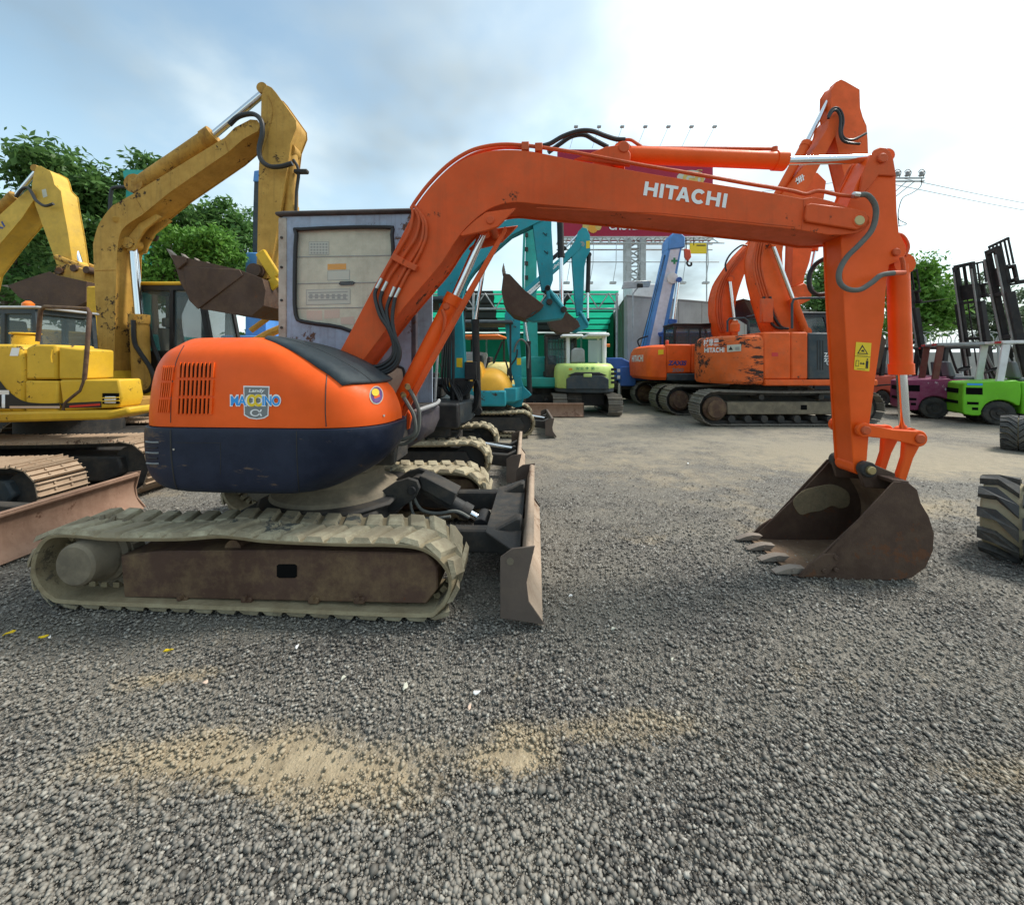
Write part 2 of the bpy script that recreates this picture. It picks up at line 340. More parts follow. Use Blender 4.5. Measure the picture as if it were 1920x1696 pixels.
# ------------------------------------------------------------------ lettering
def text_mesh(s, thick=0., spacing=1.):
    cu = bpy.data.curves.new('lettering', 'FONT'); cu.body = s; cu.offset = thick; cu.space_character = spacing; cu.resolution_u = 4; cu.extrude = 0; cu.fill_mode = 'FRONT'
    ob = bpy.data.objects.new('lettering', cu); C.objects.link(ob); dg = bpy.context.evaluated_depsgraph_get()
    me = bpy.data.meshes.new_from_object(ob.evaluated_get(dg)); bpy.data.objects.remove(ob); return me
def lettering(s, parent, mat, fn, thick=.012, spacing=1., name='lettering'):
    """flat lettering; fn maps (u,v) in the text's own 0..1 box to a point of the parent"""
    me = text_mesh(s, thick, spacing); n = len(me.vertices)
    if not n: return None
    co = np.empty(n * 3); me.vertices.foreach_get('co', co); co = co.reshape(-1, 3)
    lo, hi = co.min(0), co.max(0); sz = np.maximum(hi - lo, 1e-6)
    for v in me.vertices:
        v.co = Vector(fn((v.co.x - lo[0]) / sz[0], (v.co.y - lo[1]) / sz[1]))
    me.materials.clear(); me.materials.append(MATS[mat]); me.name = name
    o = bpy.data.objects.new(name, me); C.objects.link(o); o.parent = parent; return o
def para(bl, br, tl):
    bl, br, tl = Vector(bl), Vector(br), Vector(tl); return lambda u, v: bl + (br - bl) * u + (tl - bl) * v
def patch(name, pts, mat, parent):
    """a thin flat decal polygon"""
    return MB().add(pts, [tuple(range(len(pts)))]).build(name, mat, parent, smooth=0)

def maker_name(parent, mat, fn, name='lettering'):
    """the wide block capitals painted on the orange machines"""
    m = MB(); s = .30
    def poly(pts, x0): m.add([fn((x0 + x) / 7.02, y) for x, y in pts], [tuple(range(len(pts)))])
    def H(x): poly([(0, 0), (s, 0), (s, 1), (0, 1)], x); poly([(.8, 0), (.8 + s, 0), (.8 + s, 1), (.8, 1)], x); poly([(s, .40), (.8, .40), (.8, .62), (s, .62)], x)
    def I(x): poly([(0, 0), (s, 0), (s, 1), (0, 1)], x)
    H(0); I(1.28); poly([(.36, 0), (.36 + s, 0), (.36 + s, .78), (1.02, .78), (1.02, 1), (0, 1), (0, .78), (.36, .78)], 1.70)
    poly([(0, 0), (.30, 0), (.375, .20), (.375 + .09, .42), (.55, .72), (.55, 1), (.40, 1)], 2.66); poly([(.55, .72), (.635, .42), (.725, .20), (.80, 0), (1.10, 0), (.70, 1), (.55, 1)], 2.66); poly([(.375, .20), (.725, .20), (.635, .42), (.465, .42)], 2.66)
    n = 22; o_, i_ = [], []
    for k in range(n + 1):
        t = R(42 + 276 * k / n); o_.append((.58 + .58 * math.cos(t), .5 + .53 * math.sin(t))); i_.append((.58 + .28 * math.cos(t), .5 + .27 * math.sin(t)))
    for k in range(n): poly([o_[k], o_[k + 1], i_[k + 1], i_[k]], 3.86)
    H(5.10 - .02); I(6.42 - .02); poly([(0, 0), (.001, 0), (.001, .001)], 7.0)
    return m.build(name, mat, parent, smooth=0)

# ------------------------------------------------------------------ parts that many machines share
def boxbeam(name, poly, y0, y1, mat, parent, lip=.012, plate=.014, bevel=.004):
    m = MB(); m.prism(inset(poly, lip), y0 + .002, y1 - .002); m.prism(poly, y0, y0 + plate); m.prism(poly, y1 - plate, y1)
    return m.build(name, mat, parent, bevel)
def ram(parent, a, b, c, rb, rr, mat, rodmat='chrome', eye=True, name='hydraulic_cylinder'):
    """barrel from a to b, rod from b to c"""
    a, b, c = Vector(a), Vector(b), Vector(c); d = (b - a).normalized(); m = MB()
    m.cyl(a, b, rb, n=18); m.cyl(b - d * rb * 1.1, b + d * rb * .12, rb * 1.12, n=18)
    if eye: m.cyl(a + Vector((0, -rb * .9, 0)), a + Vector((0, rb * .9, 0)), rb * 1.15, n=16)
    o = m.build(name, mat, parent); k = MB(); e = (c - b).normalized(); k.cyl(b - e * .02, c, rr, n=16)
    k.build('piston_rod', rodmat, o)
    if eye: MB().cyl(c + Vector((0, -rb * .8, 0)), c + Vector((0, rb * .8, 0)), rr * 1.5, n=16).build('rod_eye', mat, o)
    return o
def pin(parent, x, y0, y1, z, r, mat, name='pivot_pin'):
    return MB().cyl((x, y0, z), (x, y1, z), r, n=18).build(name, mat, parent, min(.006, r * .2))
def resample(path, n):
    P = [Vector((p[0], p[1])) for p in path]; P.append(P[0]); L = [0]
    for a, b in zip(P, P[1:]): L.append(L[-1] + (b - a).length)
    out = []; j = 0
    for i in range(n):
        t = L[-1] * i / n
        while L[j + 1] < t: j += 1
        f = (t - L[j]) / max(L[j + 1] - L[j], 1e-9); out.append(P[j].lerp(P[j + 1], f))
    res = []
    for i in range(n):
        d = (out[(i + 1) % n] - out[i - 1]).normalized(); res.append((out[i].x, out[i].y, d.x, d.y))
    return res, L[-1]
def stadium(x0, x1, z0, z1, sag=0.):
    r = (z1 - z0) / 2; zc = (z0 + z1) / 2; p = [(x0 + r + (x1 - x0 - 2 * r) * t, z1 - sag * math.sin(math.pi * t)) for t in np.linspace(0, 1, 9)]
    p += arc(x1 - r, zc, r, 80, -80, 8); p += [(x1 - r, z0), (x0 + r, z0)]; p += arc(x0 + r, zc, r, -100, -260, 8); return p
def steel_track(parent, path, y0, y1, n, mat, name='crawler_track'):
    """a chain band that carries single grouser shoes"""
    res, L = resample(path, 96); pitch = L / n; m = MB(); w = (y1 - y0); ya, yb = y0 + w * .33, y1 - w * .33
    out = [(x - tz * -.012, z + tx * -.012) for x, z, tx, tz in res]; inn = [(x + tz * .075, z - tx * .075) for x, z, tx, tz in res]
    k = len(res); vs = [(x, ya, z) for x, z in out] + [(x, yb, z) for x, z in out] + [(x, ya, z) for x, z in inn] + [(x, yb, z) for x, z in inn]; fs = []
    for i in range(k):
        j = (i + 1) % k; fs += [(i, j, k + j, k + i), (2 * k + i, 3 * k + i, 3 * k + j, 2 * k + j), (i, 2 * k + i, 2 * k + j, j), (k + i, k + j, 3 * k + j, 3 * k + i)]
    m.add(vs, fs); band = m.build(name, 'dark_steel', parent)
    s = MB(); p = pitch; s.box(-p * .46, p * .46, -w / 2, w / 2, 0, .012)
    for gx in (-.42, -.03, .36): s.prism([(gx * p, .011), (gx * p + p * .10, .011), (gx * p + p * .07, .034), (gx * p + p * .03, .034)], -w / 2, w / 2)
    for by in (-.16, .16):
        for bx in (-.22, .17): s.cyl((bx * p, by * w, .01), (bx * p, by * w, .024), .012, n=6)
    me = s.mesh('track_shoe', mat, 30); yc = (y0 + y1) / 2
    for x, z, tx, tz in resample(path, n)[0]:
        o = bpy.data.objects.new('track_shoe', me); C.objects.link(o); o.parent = band; o.location = (x, yc, z); o.rotation_euler = (0, -math.atan2(tz, tx), 0)
    return band
def rubber_track(parent, path, y0, y1, n, near=-1, thick=.03, lug=.028, name='rubber_track', mat='rubber_track', lmat='rubber_lug', skew=.35):
    res, L = resample(path, 200); k = len(res); w = y1 - y0; m = MB()
    prof = [(0, y0 + .015), (-.010, y0), (-thick, y0 + .008), (-thick, y1 - .008), (-.010, y1), (0, y1 - .015)]
    rings = [[(x - tz * h, y, z + tx * h) for h, y in prof] for x, z, tx, tz in res]
    m.loft(rings + rings[:1], False, False); band = m.build(name, mat, parent, smooth=50)
    p = L / n; yc = (y0 + y1) / 2; lw = w * .50
    for side in (-1, 1):
        s = MB(); sk = skew * lw * side
        def pt(u, v, h): return (u * p + sk * (v / lw) * -1, v, h)
        vo = -lw / 2
        for (za, zb, u0, u1, e) in ((-.006, lug, -.44, .30, .03),):
            vs = [pt(u0 - .06, -lw / 2, za), pt(u1 + .06, -lw / 2, za), pt(u1 + .06, lw / 2, za), pt(u0 - .06, lw / 2, za), pt(u0 + .06, -lw / 2 + .012, zb), pt(u1 - .10, -lw / 2 + .012, zb * .86), pt(u1 - .04, lw / 2 - .012, zb), pt(u0 + .10, lw / 2 - .012, zb * .9)]
            s.add(vs, [(0, 3, 2, 1), (4, 5, 6, 7), (0, 1, 5, 4), (1, 2, 6, 5), (2, 3, 7, 6), (3, 0, 4, 7)])
        me = s.mesh('track_lug', lmat, 20); q = resample(path, n * 2)[0][(0 if side < 0 else 1)::2]
        for x, z, tx, tz in q:
            o = bpy.data.objects.new('track_lug', me); C.objects.link(o); o.parent = band; o.location = (x, yc + side * w * .245, z); o.rotation_euler = (0, -math.atan2(tz, tx), 0)
    s = MB(); pp = L / (n * 1.7)
    s.box(-pp * .25, pp * .25, -w * .10, w * .10, -thick - .035, -thick + .004)
    big = MB()
    for x, z, tx, tz in resample(path, int(n * 1.7))[0]:
        rot = Matrix.Translation((x, yc, z)) @ Matrix.Rotation(-math.atan2(tz, tx), 4, 'Y'); big.add([rot @ Vector(v) for v in s.v], s.f)
    big.build('drive_lug_row', mat, band); tag(band.children[-1], kind='stuff')
    return band
def bucket(parent, side, back, y0, y1, mat, inner='bucket_inner', teeth=None, t=.016, name='bucket', tooth_len=.14, tw=.05, nt=4):
    """side: whole side outline (x,z); back: the open run of it that carries the curved shell, ending at the cutting edge"""
    m = MB(); m.prism(side, y0, y0 + t); m.prism(side, y1 - t, y1); n = len(back)
    def nr(i):
        a, b = back[max(i - 1, 0)], back[min(i + 1, n - 1)]; dx, dz = b[0] - a[0], b[1] - a[1]; l = math.hypot(dx, dz) or 1; return (-dz / l, dx / l)
    cx, cz = sum(p[0] for p in side) / len(side), sum(p[1] for p in side) / len(side)
    nn = [nr(i) for i in range(n)]; sg = 1 if sum((cx - p[0]) * q[0] + (cz - p[1]) * q[1] for p, q in zip(back, nn)) > 0 else -1
    o_ = [(p[0] + q[0] * .003 * sg, p[1] + q[1] * .003 * sg) for p, q in zip(back, nn)]; i_ = [(p[0] + q[0] * t * sg, p[1] + q[1] * t * sg) for p, q in zip(back, nn)]
    m.prism(o_ + i_[::-1], y0 + t * .5, y1 - t * .5)
    o = m.build(name, mat, parent, .003, smooth=40)
    l = MB(); j_ = [(p[0] + q[0] * (t + .003) * sg, p[1] + q[1] * (t + .003) * sg) for p, q in zip(back, nn)]
    l.prism(j_ + i_[::-1], y0 + t + .001, y1 - t - .001); l.build('inner_lining', inner, o)
    if teeth:
        (ex, ez), (dx, dz) = teeth; L = math.hypot(dx, dz); dx, dz = dx / L, dz / L; px_, pz_ = -dz, dx
        if pz_ < 0: px_, pz_ = -px_, -pz_
        s = MB(); h = tooth_len * .24
        P = lambda a, b: (dx * a + px_ * b, dz * a + pz_ * b)
        s.prism([P(-tooth_len * .75, h * .55), P(-tooth_len * .1, h * 1.0), P(tooth_len * .35, h * .75), P(tooth_len, .0), P(tooth_len, -h * .18), P(tooth_len * .2, -h * .45), P(-tooth_len * .4, -h * .5)], -tw / 2, tw / 2)
        s.cyl((P(0, 0)[0], -tw * .62, P(0, h * .3)[1]), (P(0, 0)[0], tw * .62, P(0, h * .3)[1]), tooth_len * .08, n=8)
        me = s.mesh('bucket_tooth', 'worn_steel', 30)
        for i in range(nt):
            q = bpy.data.objects.new('bucket_tooth', me); C.objects.link(q); q.parent = o
            q.location = (ex, y0 + tw * .7 + (y1 - y0 - tw * 1.4) * i / (nt - 1), ez)
    return o
def blade(parent, x, y0, y1, z0, z1, face, side, depth=.16, name='dozer_blade', facing=1):
    """curved mouldboard across the machine, with end plates"""
    f = facing; h = z1 - z0; prof = [(x + f * (.02 + depth * .62), z0 - .012), (x + f * depth * .30, z0 + h * .22), (x + f * depth * .10, z0 + h * .5), (x + f * depth * .16, z0 + h * .78), (x + f * depth * .42, z1)]
    prof = cat2(prof, 5); th = .028; back = [(a - f * th, b + (.006 if i == len(prof) - 1 else 0)) for i, (a, b) in enumerate(prof)]
    o = MB().prism(prof + back[::-1], y0 + .012, y1 - .012).build(name, face, parent, .003, smooth=50)
    MB().cyl((x + f * depth * .42 - f * .03, y0 + .012, z1 - .02), (x + f * depth * .42 - f * .03, y1 - .012, z1 - .02), .028).build('top_edge', face, o)
    ep = [(x - f * .13, z0 + .03), (x - f * .13, z1 - h * .12), (x - f * .06, z1), (x + f * depth * .45, z1 + .02), (x + f * (depth * .30), z1 - h * .2), (x + f * (depth * .16), z0 + h * .55), (x + f * (depth * .24), z0 + h * .3), (x + f * (.03 + depth * .62), z0)]
    for a, b in ((y0, y0 + .012), (y1 - .012, y1)): MB().prism(ep, a, b).build('end_plate', side, o, .002)
    return o
def cab(parent, x0, x1, y0, y1, z0, z1, mat, roof, sill=.35, glass='glass_dark', post=.07, lean=.12, name='cab', seat=None, roof_t=.08):
    """operator cab: lower panels, posts, roof, glass panes, seat"""
    m = MB(); zs = z0 + (z1 - z0) * sill; m.box(x0, x1, y0, y1, z0, zs); xf = x1 - lean
    for xa, xb, xc, xd in ((x0, x0 + post, x0, x0 + post), ((x0 + x1) / 2 - post * .4, (x0 + x1) / 2 + post * .4, (x0 + x1) / 2 - post * .4, (x0 + x1) / 2 + post * .4), (x1 - post, x1, xf - post, xf)):
        for ya in (y0, y1 - post): m.prism([(xa, zs - .01), (xb, zs - .01), (xd, z1), (xc, z1)], ya + .001, ya + post)
    for ya in (y0, y1 - post): m.box(x0 + .002, xf - .002, ya + .003, ya + post - .003, z1 - post, z1 + .004)
    m.box(x0 + .004, x0 + post - .004, y0 + .01, y1 - .01, z1 - post + .003, z1 + .002); m.box(xf - post + .004, xf - .004, y0 + .01, y1 - .01, z1 - post + .003, z1 + .002)
    o = m.build(name, mat, parent, .006)
    MB().box(x0 - .03, xf + .05, y0 - .02, y1 + .02, z1 + .006, z1 + roof_t).build('cab_roof', roof, o, .03, 2)
    for ya in (y0 + post * .5, y1 - post * .5): 
        MB().prism([(x0 + post * .9, zs), (x1 - post * .9, zs), (xf - post * .9, z1 - post * .9), (x0 + post * .9, z1 - post * .9)], ya - .003, ya + .003).build('window_pane', glass, o)
    MB().add([(x1 - .03, y0 + post * .8, zs), (x1 - .03, y1 - post * .8, zs), (xf - .03, y1 - post * .8, z1 - post), (xf - .03, y0 + post * .8, z1 - post)], [(0, 1, 2, 3)]).build('windscreen', glass, o)
    MB().add([(x0 + .03, y0 + post * .8, zs), (x0 + .03, y1 - post * .8, zs), (x0 + .03, y1 - post * .8, z1 - post), (x0 + .03, y0 + post * .8, z1 - post)], [(0, 1, 2, 3)]).build('rear_window', glass, o)
    if seat:
        xs = x0 + (x1 - x0) * .3; yc = (y0 + y1) / 2; s = MB(); s.box(xs, xs + .45, yc - .24, yc + .24, zs - .25, zs - .08); s.prism([(xs - .1, zs - .1), (xs + .05, zs - .1), (xs - .06, zs + .5), (xs - .17, zs + .5)], yc - .23, yc + .23); s.prism([(xs - .17, zs + .53), (xs - .06, zs + .53), (xs - .09, zs + .73), (xs - .17, zs + .73)], yc - .13, yc + .13); s.build('seat', seat, o, .03, 2)
    return o
def canopy(parent, x0, x1, y0, y1, z0, z1, post, roof, r=.022):
    m = MB()
    for x in (x0 + .06, x1 - .06):
        for y in (y0 + .06, y1 - .06): m.cyl((x, y, z0), (x, y, z1), r, n=8)
    o = m.build('canopy_posts', post, parent)
    MB().loft([[(x0 + a, y0 + a, z), (x1 - a, y0 + a, z), (x1 - a, y1 - a, z), (x0 + a, y1 - a, z)] for a, z in ((.01, z1), (0, z1 + .03), (.03, z1 + .07), (.16, z1 + .095))]).build('canopy_roof', roof, parent, .015, 2)
    return o

# ================================================================== the setting: ground
def dirt_mask(nt, v):
    """sandy dirt: ragged worn patches, more of it in the driving lane further back"""
    wv = nt.nodes.new('ShaderNodeTexNoise'); wv.inputs['Scale'].default_value = 2.6; wv.inputs['Detail'].default_value = 5; nt.links.new(v, wv.inputs['Vector'])
    ws = nt.nodes.new('ShaderNodeVectorMath'); ws.operation = 'MULTIPLY_ADD'; nt.links.new(wv.outputs['Color'], ws.inputs[0]); ws.inputs[1].default_value = (.5, .32, 0); ws.inputs[2].default_value = (-.25, -.16, 0)
    wa = nt.nodes.new('ShaderNodeVectorMath'); nt.links.new(v, wa.inputs[0]); nt.links.new(ws.outputs[0], wa.inputs[1]); v2 = wa.outputs[0]
    big = _noise(nt, v, .55, 6, .62, (4, 2, 0)); fine = _noise(nt, v, 3.2, 8, .72, (1, 6, 0))
    sx = nt.nodes.new('ShaderNodeSeparateXYZ'); nt.links.new(v, sx.inputs[0])
    lane = _ramp(nt, sx.outputs[1], 2.2, 8.0, 0, .17)
    def spot(cx, cy, rx, ry, amt):
        mp = nt.nodes.new('ShaderNodeMapping'); mp.inputs['Location'].default_value = (-cx / rx, -cy / ry, 0); mp.inputs['Scale'].default_value = (1 / rx, 1 / ry, 0); nt.links.new(v2, mp.inputs[0])
        l = nt.nodes.new('ShaderNodeVectorMath'); l.operation = 'LENGTH'; nt.links.new(mp.outputs[0], l.inputs[0]); return _ramp(nt, l.outputs['Value'], 1.0, .0, 0, amt)
    s = None
    for q in ((-.80, 1.56, 1.15, .26, .33), (-1.75, 1.97, .40, .13, .27), (.02, 1.58, .22, .16, .30), (.30, 1.74, .6, .12, .18), (-1.35, 1.62, .5, .12, .20), (6.2, 6.6, 3.4, 1.5, .30), (1.1, 3.55, .6, .2, .17), (.75, 1.72, .6, .22, .17), (4.5, 4.4, 1.2, .5, .16), (-.2, 2.0, .5, .12, .12), (1.9, 1.5, .7, .25, .18), (1.45, 2.0, .8, .18, .15), (2.7, 2.9, .9, .3, .13)):
        z = spot(*q); s = z if s is None else _math(nt, 'ADD', s, z)
    th = _math(nt, 'ADD', _math(nt, 'ADD', _math(nt, 'MULTIPLY', big, .45), _math(nt, 'MULTIPLY', fine, .55)), _math(nt, 'ADD', lane, s))
    return sx, _ramp(nt, th, .58, .76)
def dust_mask(nt, v): return _noise(nt, v, .9, 9, .68, (8, 3, 0), (1, 1.5, 1))
def ground_material():
    m, nt, b = _nt('yard_ground'); t = nt.nodes.new('ShaderNodeTexCoord'); v = t.outputs['Object']
    vo = nt.nodes.new('ShaderNodeTexVoronoi'); vo.inputs['Scale'].default_value = 85; nt.links.new(v, vo.inputs['Vector'])
    g = nt.nodes.new('ShaderNodeSeparateColor'); nt.links.new(vo.outputs['Color'], g.inputs[0])
    stone = _mix(nt, _ramp(nt, g.outputs[0], .15, .95), (.045, .042, .039), (.245, .225, .195))
    stone = _mix(nt, _ramp(nt, g.outputs[1], .93, .97), stone, (.42, .41, .38))
    mott = dust_mask(nt, v)
    stone = _mix(nt, _ramp(nt, mott, .40, .62, 0, .75), stone, (.225, .205, .17))
    sx, dm = dirt_mask(nt, v)
    dirt = _mix(nt, _ramp(nt, _noise(nt, v, 9, 6, .7), .3, .7), (.20, .155, .095), (.46, .37, .24))
    far = _mix(nt, _ramp(nt, sx.outputs[1], 3.5, 8.0, 0, 1), dirt, (.27, .235, .175))
    c = _mix(nt, _math(nt, 'MULTIPLY', dm, .85), stone, far)
    nt.links.new(c, b.inputs['Base Color']); b.inputs['Roughness'].default_value = .8; b.inputs['Specular IOR Level'].default_value = .25
    bp = nt.nodes.new('ShaderNodeBump'); bp.inputs['Strength'].default_value = .9; bp.inputs['Distance'].default_value = .012
    inv = _math(nt, 'SUBTRACT', 1.0, vo.outputs['Distance']); hgt = _math(nt, 'ADD', _math(nt, 'MULTIPLY', inv, _ramp(nt, dm, 0, 1, 1, .3)), _math(nt, 'MULTIPLY', _noise(nt, v, 60, 4, .7), .6))
    nt.links.new(hgt, bp.inputs['Height']); nt.links.new(bp.outputs[0], b.inputs['Normal'])
ground_material()
def sheet():
    xs = sorted(set([-400, -120, -60, -30] + [x * .5 for x in range(-30, 41)] + [30, 60, 120, 400])); ys = sorted(set([-60, -10, -2] + [y * .25 for y in range(0, 61)] + [18, 22, 30, 50, 100, 250, 600]))
    vs = []; r = np.random.default_rng(3)
    for y in ys:
        for x in xs: vs.append((x, y, -.004 - (.010 * r.random() if abs(x) < 16 and 0 < y < 16 else 0)))
    n = len(xs); fs = [(j * n + i, j * n + i + 1, (j + 1) * n + i + 1, (j + 1) * n + i) for j in range(len(ys) - 1) for i in range(n - 1)]
    return tag(MB().add(vs, fs).build('ground', 'yard_ground', smooth=60), kind='structure')
sheet()
def pebble_material():
    m, nt, b = _nt('pebble'); g = nt.nodes.new('ShaderNodeNewGeometry'); r = g.outputs['Random Per Island']
    c = _mix(nt, _ramp(nt, r, 0, .9), (.034, .032, .030), (.25, .23, .20)); c = _mix(nt, _ramp(nt, r, .945, .95), c, (.36, .34, .30))
    t = nt.nodes.new('ShaderNodeTexCoord'); d = dirt_mask(nt, t.outputs['Object'])[1]; c = _mix(nt, _ramp(nt, dust_mask(nt, t.outputs['Object']), .40, .62, 0, .6), c, (.25, .228, .19)); c = _mix(nt, _ramp(nt, d, 0, 1, 0, .8), c, (.36, .29, .19))
    nt.links.new(c, b.inputs['Base Color']); b.inputs['Roughness'].default_value = .62; b.inputs['Specular IOR Level'].default_value = .35
pebble_material()
def pebbles(n, seed):
    """loose broken stone lying on the yard, thinning out with distance"""
    r = np.random.default_rng(seed); yy = 1.0 + 4.7 * r.random(n * 3) ** 1.55; half = yy * 1.36 + .2; xx = (r.random(n * 3) * 2 - 1) * half
    keep = r.random(n * 3) < np.clip((5.6 - yy) / 2.6, 0, 1) ** 1.2
    # thin out on the sandy patches
    for cx, cy, rx, ry in ((-.80, 1.56, .85, .17), (.02, 1.58, .15, .10)):
        d = np.hypot((xx - cx) / rx, (yy - cy) / ry); keep &= ~((d < .95) & (r.random(n * 3) < 1.1 * (1 - d)))
    xx, yy = xx[keep][:n], yy[keep][:n]; k = len(xx)
    base = np.array([(1, 0, 0), (.3, .9, .1), (-.8, .5, -.1), (-.7, -.6, .1), (.4, -.9, 0), (.1, .1, .75), (0, 0, -.6)])
    tri = np.array([(0, 1, 5), (1, 2, 5), (2, 3, 5), (3, 4, 5), (4, 0, 5), (1, 0, 6), (2, 1, 6), (3, 2, 6), (4, 3, 6), (0, 4, 6)])
    sz = (.0028 + .0095 * r.random(k) ** 2.6) * (1 + .5 * (r.random(k) < .03)); sc = np.stack([sz * (.8 + .7 * r.random(k)), sz * (.7 + .5 * r.random(k)), sz * (.55 + .5 * r.random(k))], 1)
    V = base[None] * (1 + .35 * (r.random((k, 7, 3)) - .5)) * sc[:, None]; a = r.random(k) * 6.283; ca, sa = np.cos(a), np.sin(a)
    X = V[..., 0] * ca[:, None] - V[..., 1] * sa[:, None] + xx[:, None]; Y = V[..., 0] * sa[:, None] + V[..., 1] * ca[:, None] + yy[:, None]; Z = V[..., 2] - .001 + sz[:, None] * .2
    co = np.stack([X, Y, Z], 2).reshape(-1, 3); fs = (tri[None] + (np.arange(k) * 7)[:, None, None]).reshape(-1, 3)
    me = bpy.data.meshes.new('gravel'); me.vertices.add(len(co)); me.vertices.foreach_set('co', co.ravel()); me.loops.add(fs.size); me.loops.foreach_set('vertex_index', fs.ravel().astype(np.int32)); me.polygons.add(len(fs)); me.polygons.foreach_set('loop_start', np.arange(0, fs.size, 3, dtype=np.int32)); me.polygons.foreach_set('loop_total', np.full(len(fs), 3, dtype=np.int32)); me.update(calc_edges=True)
    me.materials.append(MATS['pebble']); o = bpy.data.objects.new('gravel', me); C.objects.link(o); return tag(o, 'loose dark grey gravel scattered over the yard', 'gravel', kind='stuff')
pebbles(125000, 5)

# ================================================================== the orange mini excavator in front
M = Fr(-1.55, 3.41, -3.4)
X = thing('mini_excavator', 'orange and navy mini excavator in the foreground with rubber tracks and raised boom', 'excavator', M)
YN = -.97
tp = M.poly([(87, 1003), (133, 1000), (207, 1006), (333, 1006), (417, 1001), (500, 1010), (640, 1016), (736, 1017), (790, 1024), (826, 1046), (848, 1080), (846, 1118), (822, 1150)], YN)
bx0, bx1 = M.at(140, 1140, YN)[0], M.at(775, 1168, YN)[0]
tp += [(bx1, .034), ((bx0 + bx1) / 2, .034), (bx0, .034)] + M.poly([(92, 1126), (68, 1104), (55, 1072), (62, 1032)], YN)
TP = cat2(tp, 6, True)
for ya, yb in ((YN, -.57), (.57, .97)):
    rubber_track(X, TP, ya, yb, 40, lug=.024)
    s = 1 if ya > 0 else -1; yo = ya if s < 0 else yb                         # outer plane of this track
    fr_poly = M.poly([(228, 1040), (300, 1032), (560, 1030), (800, 1036), (821, 1062), (821, 1102), (800, 1130), (235, 1118)], -.90)
    yy0, yy1 = (yo + .06, yo + .33) if s < 0 else (yo - .33, yo - .06)
    f = MB().prism(fr_poly, yy0, yy1).build('track_frame', 'frame_brown', X, .008)
    if s < 0:
        h = M.poly([(519, 1060), (523, 1057), (553, 1057), (557, 1060), (557, 1080), (553, 1083), (523, 1083), (519, 1080)], yy0 - .002)
        patch('slot_shade', [(a, yy0 - .003, b) for a, b in h], 'hole_shade', f)  # flat dark patch paints the shade of a slot that is not cut
        for px in (345, 465, 590, 675):
            q = M.at(px, 1120, -.90); MB().box(q[0] - .035, q[0] + .035, yy0 - .012, yy0 + .02, q[1] - .03, q[1] + .012).build('roller_bracket', 'frame_brown', f, .006)
            MB().cyl((q[0], yy0 - .03, q[1] + .015), (q[0], yy0 + .01, q[1] + .015), .015, n=6).build('bolt', 'frame_brown', f)
        pass
    # drive motor and sprocket at the rear, idler at the front
    c = M.at(155, 1062, YN); cz = (TP[0][1] + .03) * .5
    rx = sorted(p[0] for p in TP)[0] + .335; yc = (ya + yb) / 2; e = -s
    d = MB(); d.cyl((rx, yc - .04, .30), (rx, yc + .04, .30), .205, n=28)
    for k in range(18):
        a = k / 18 * 6.283; d.cyl((rx + .20 * math.cos(a), yc - .03, .30 + .20 * math.sin(a)), (rx + .245 * math.cos(a), yc - .02, .30 + .245 * math.sin(a)), .02, .012, n=6)
    sp = d.build('drive_sprocket', 'dusty_steel', X)
    MB().lathe([(0, 0), (.19, 0), (.19, .06), (.165, .08), (.165, .10), (.14, .13), (.135, .21), (.12, .225), (0, .225)], (rx, yc - s * 0, .30), (0, s, 0), 32).build('motor_hub', 'dusty_steel', sp, smooth=40)
    ix = max(p[0] for p in TP) - .33
    MB().lathe([(0, -.07), (.175, -.07), (.20, -.03), (.20, .03), (.175, .07), (0, .07)], (ix, yc, .27), 'y', 28).build('idler_wheel', 'frame_brown', X)
    for k in range(4): MB().lathe([(0, -.09), (.07, -.09), (.07, -.03), (.055, -.02), (.055, .02), (.07, .03), (.07, .09), (0, .09)], (rx + .5 + k * .38, yc, .15), 'y', 16).build('track_roller', 'dark_steel', X)
    MB().lathe([(0, -.1), (.055, -.1), (.055, .1), (0, .1)], (rx + .95, yc, TP[0][1] - .10), 'y', 16).build('carrier_roller', 'frame_brown', X)
    MB().cyl((rx + .95, yc, TP[0][1] - .10), (rx + .95, yc + (-s) * .1, TP[0][1] - .2), .03).build('roller_bracket', 'frame_brown', f)
# car body between the tracks
c = MB(); c.box(-.5, .55, -.60, .60, .26, .46); c.prism([(-.3, -.56), (.42, -.56), (.62, -.3), (.62, .3), (.42, .56), (-.3, .56), (-.45, .3), (-.45, -.3)], .46, .50, 'z'); c.build('car_body', 'dark_steel', X, .02, 2)  # dark colour also stands in for the shade under the counterweight
MB().lathe([(.0, .49), (.52, .49), (.50, .53), (.42, .57), (.38, .60), (.38, .69), (.43, .71), (.43, .755), (0, .755)], (.05, 0, 0), 'z', 48).build('slew_ring', 'dusty_steel', X, smooth=30)
# dozer blade with arms and cylinder
bn = M.atz(985, 1180, 0.0); BX = bn[0] - .02
bl = blade(X, BX, -.97, .97, .03, .475, 'blade_face', 'blade_side', depth=.17)
MB().cyl((BX - .07, -.9725, .40), (BX - .07, -.960, .40), .022).build('lifting_hole', 'dusty_steel', bl)
for s in (-1, 1):
    a = MB(); a.prism([(.35, .26), (.35, .44), (.9, .36), (BX - .22, .37), (BX - .06, .46), (BX - .02, .46), (BX - .02, .12), (BX - .2, .2), (.8, .20)], s * .42 - .05, s * .42 + .05); a.build('push_arm', 'dark_steel', X, .012)
MB().prism([(BX - .28, -.50), (BX - .02, -.82), (BX - .02, .82), (BX - .28, .50)], .355, .372, 'z').build('arm_web', 'dark_steel', X, .004)
br = M.poly([(668, 948), (700, 930), (745, 900), (768, 893), (785, 898), (790, 912), (782, 930), (745, 955), (680, 962)], -.12)
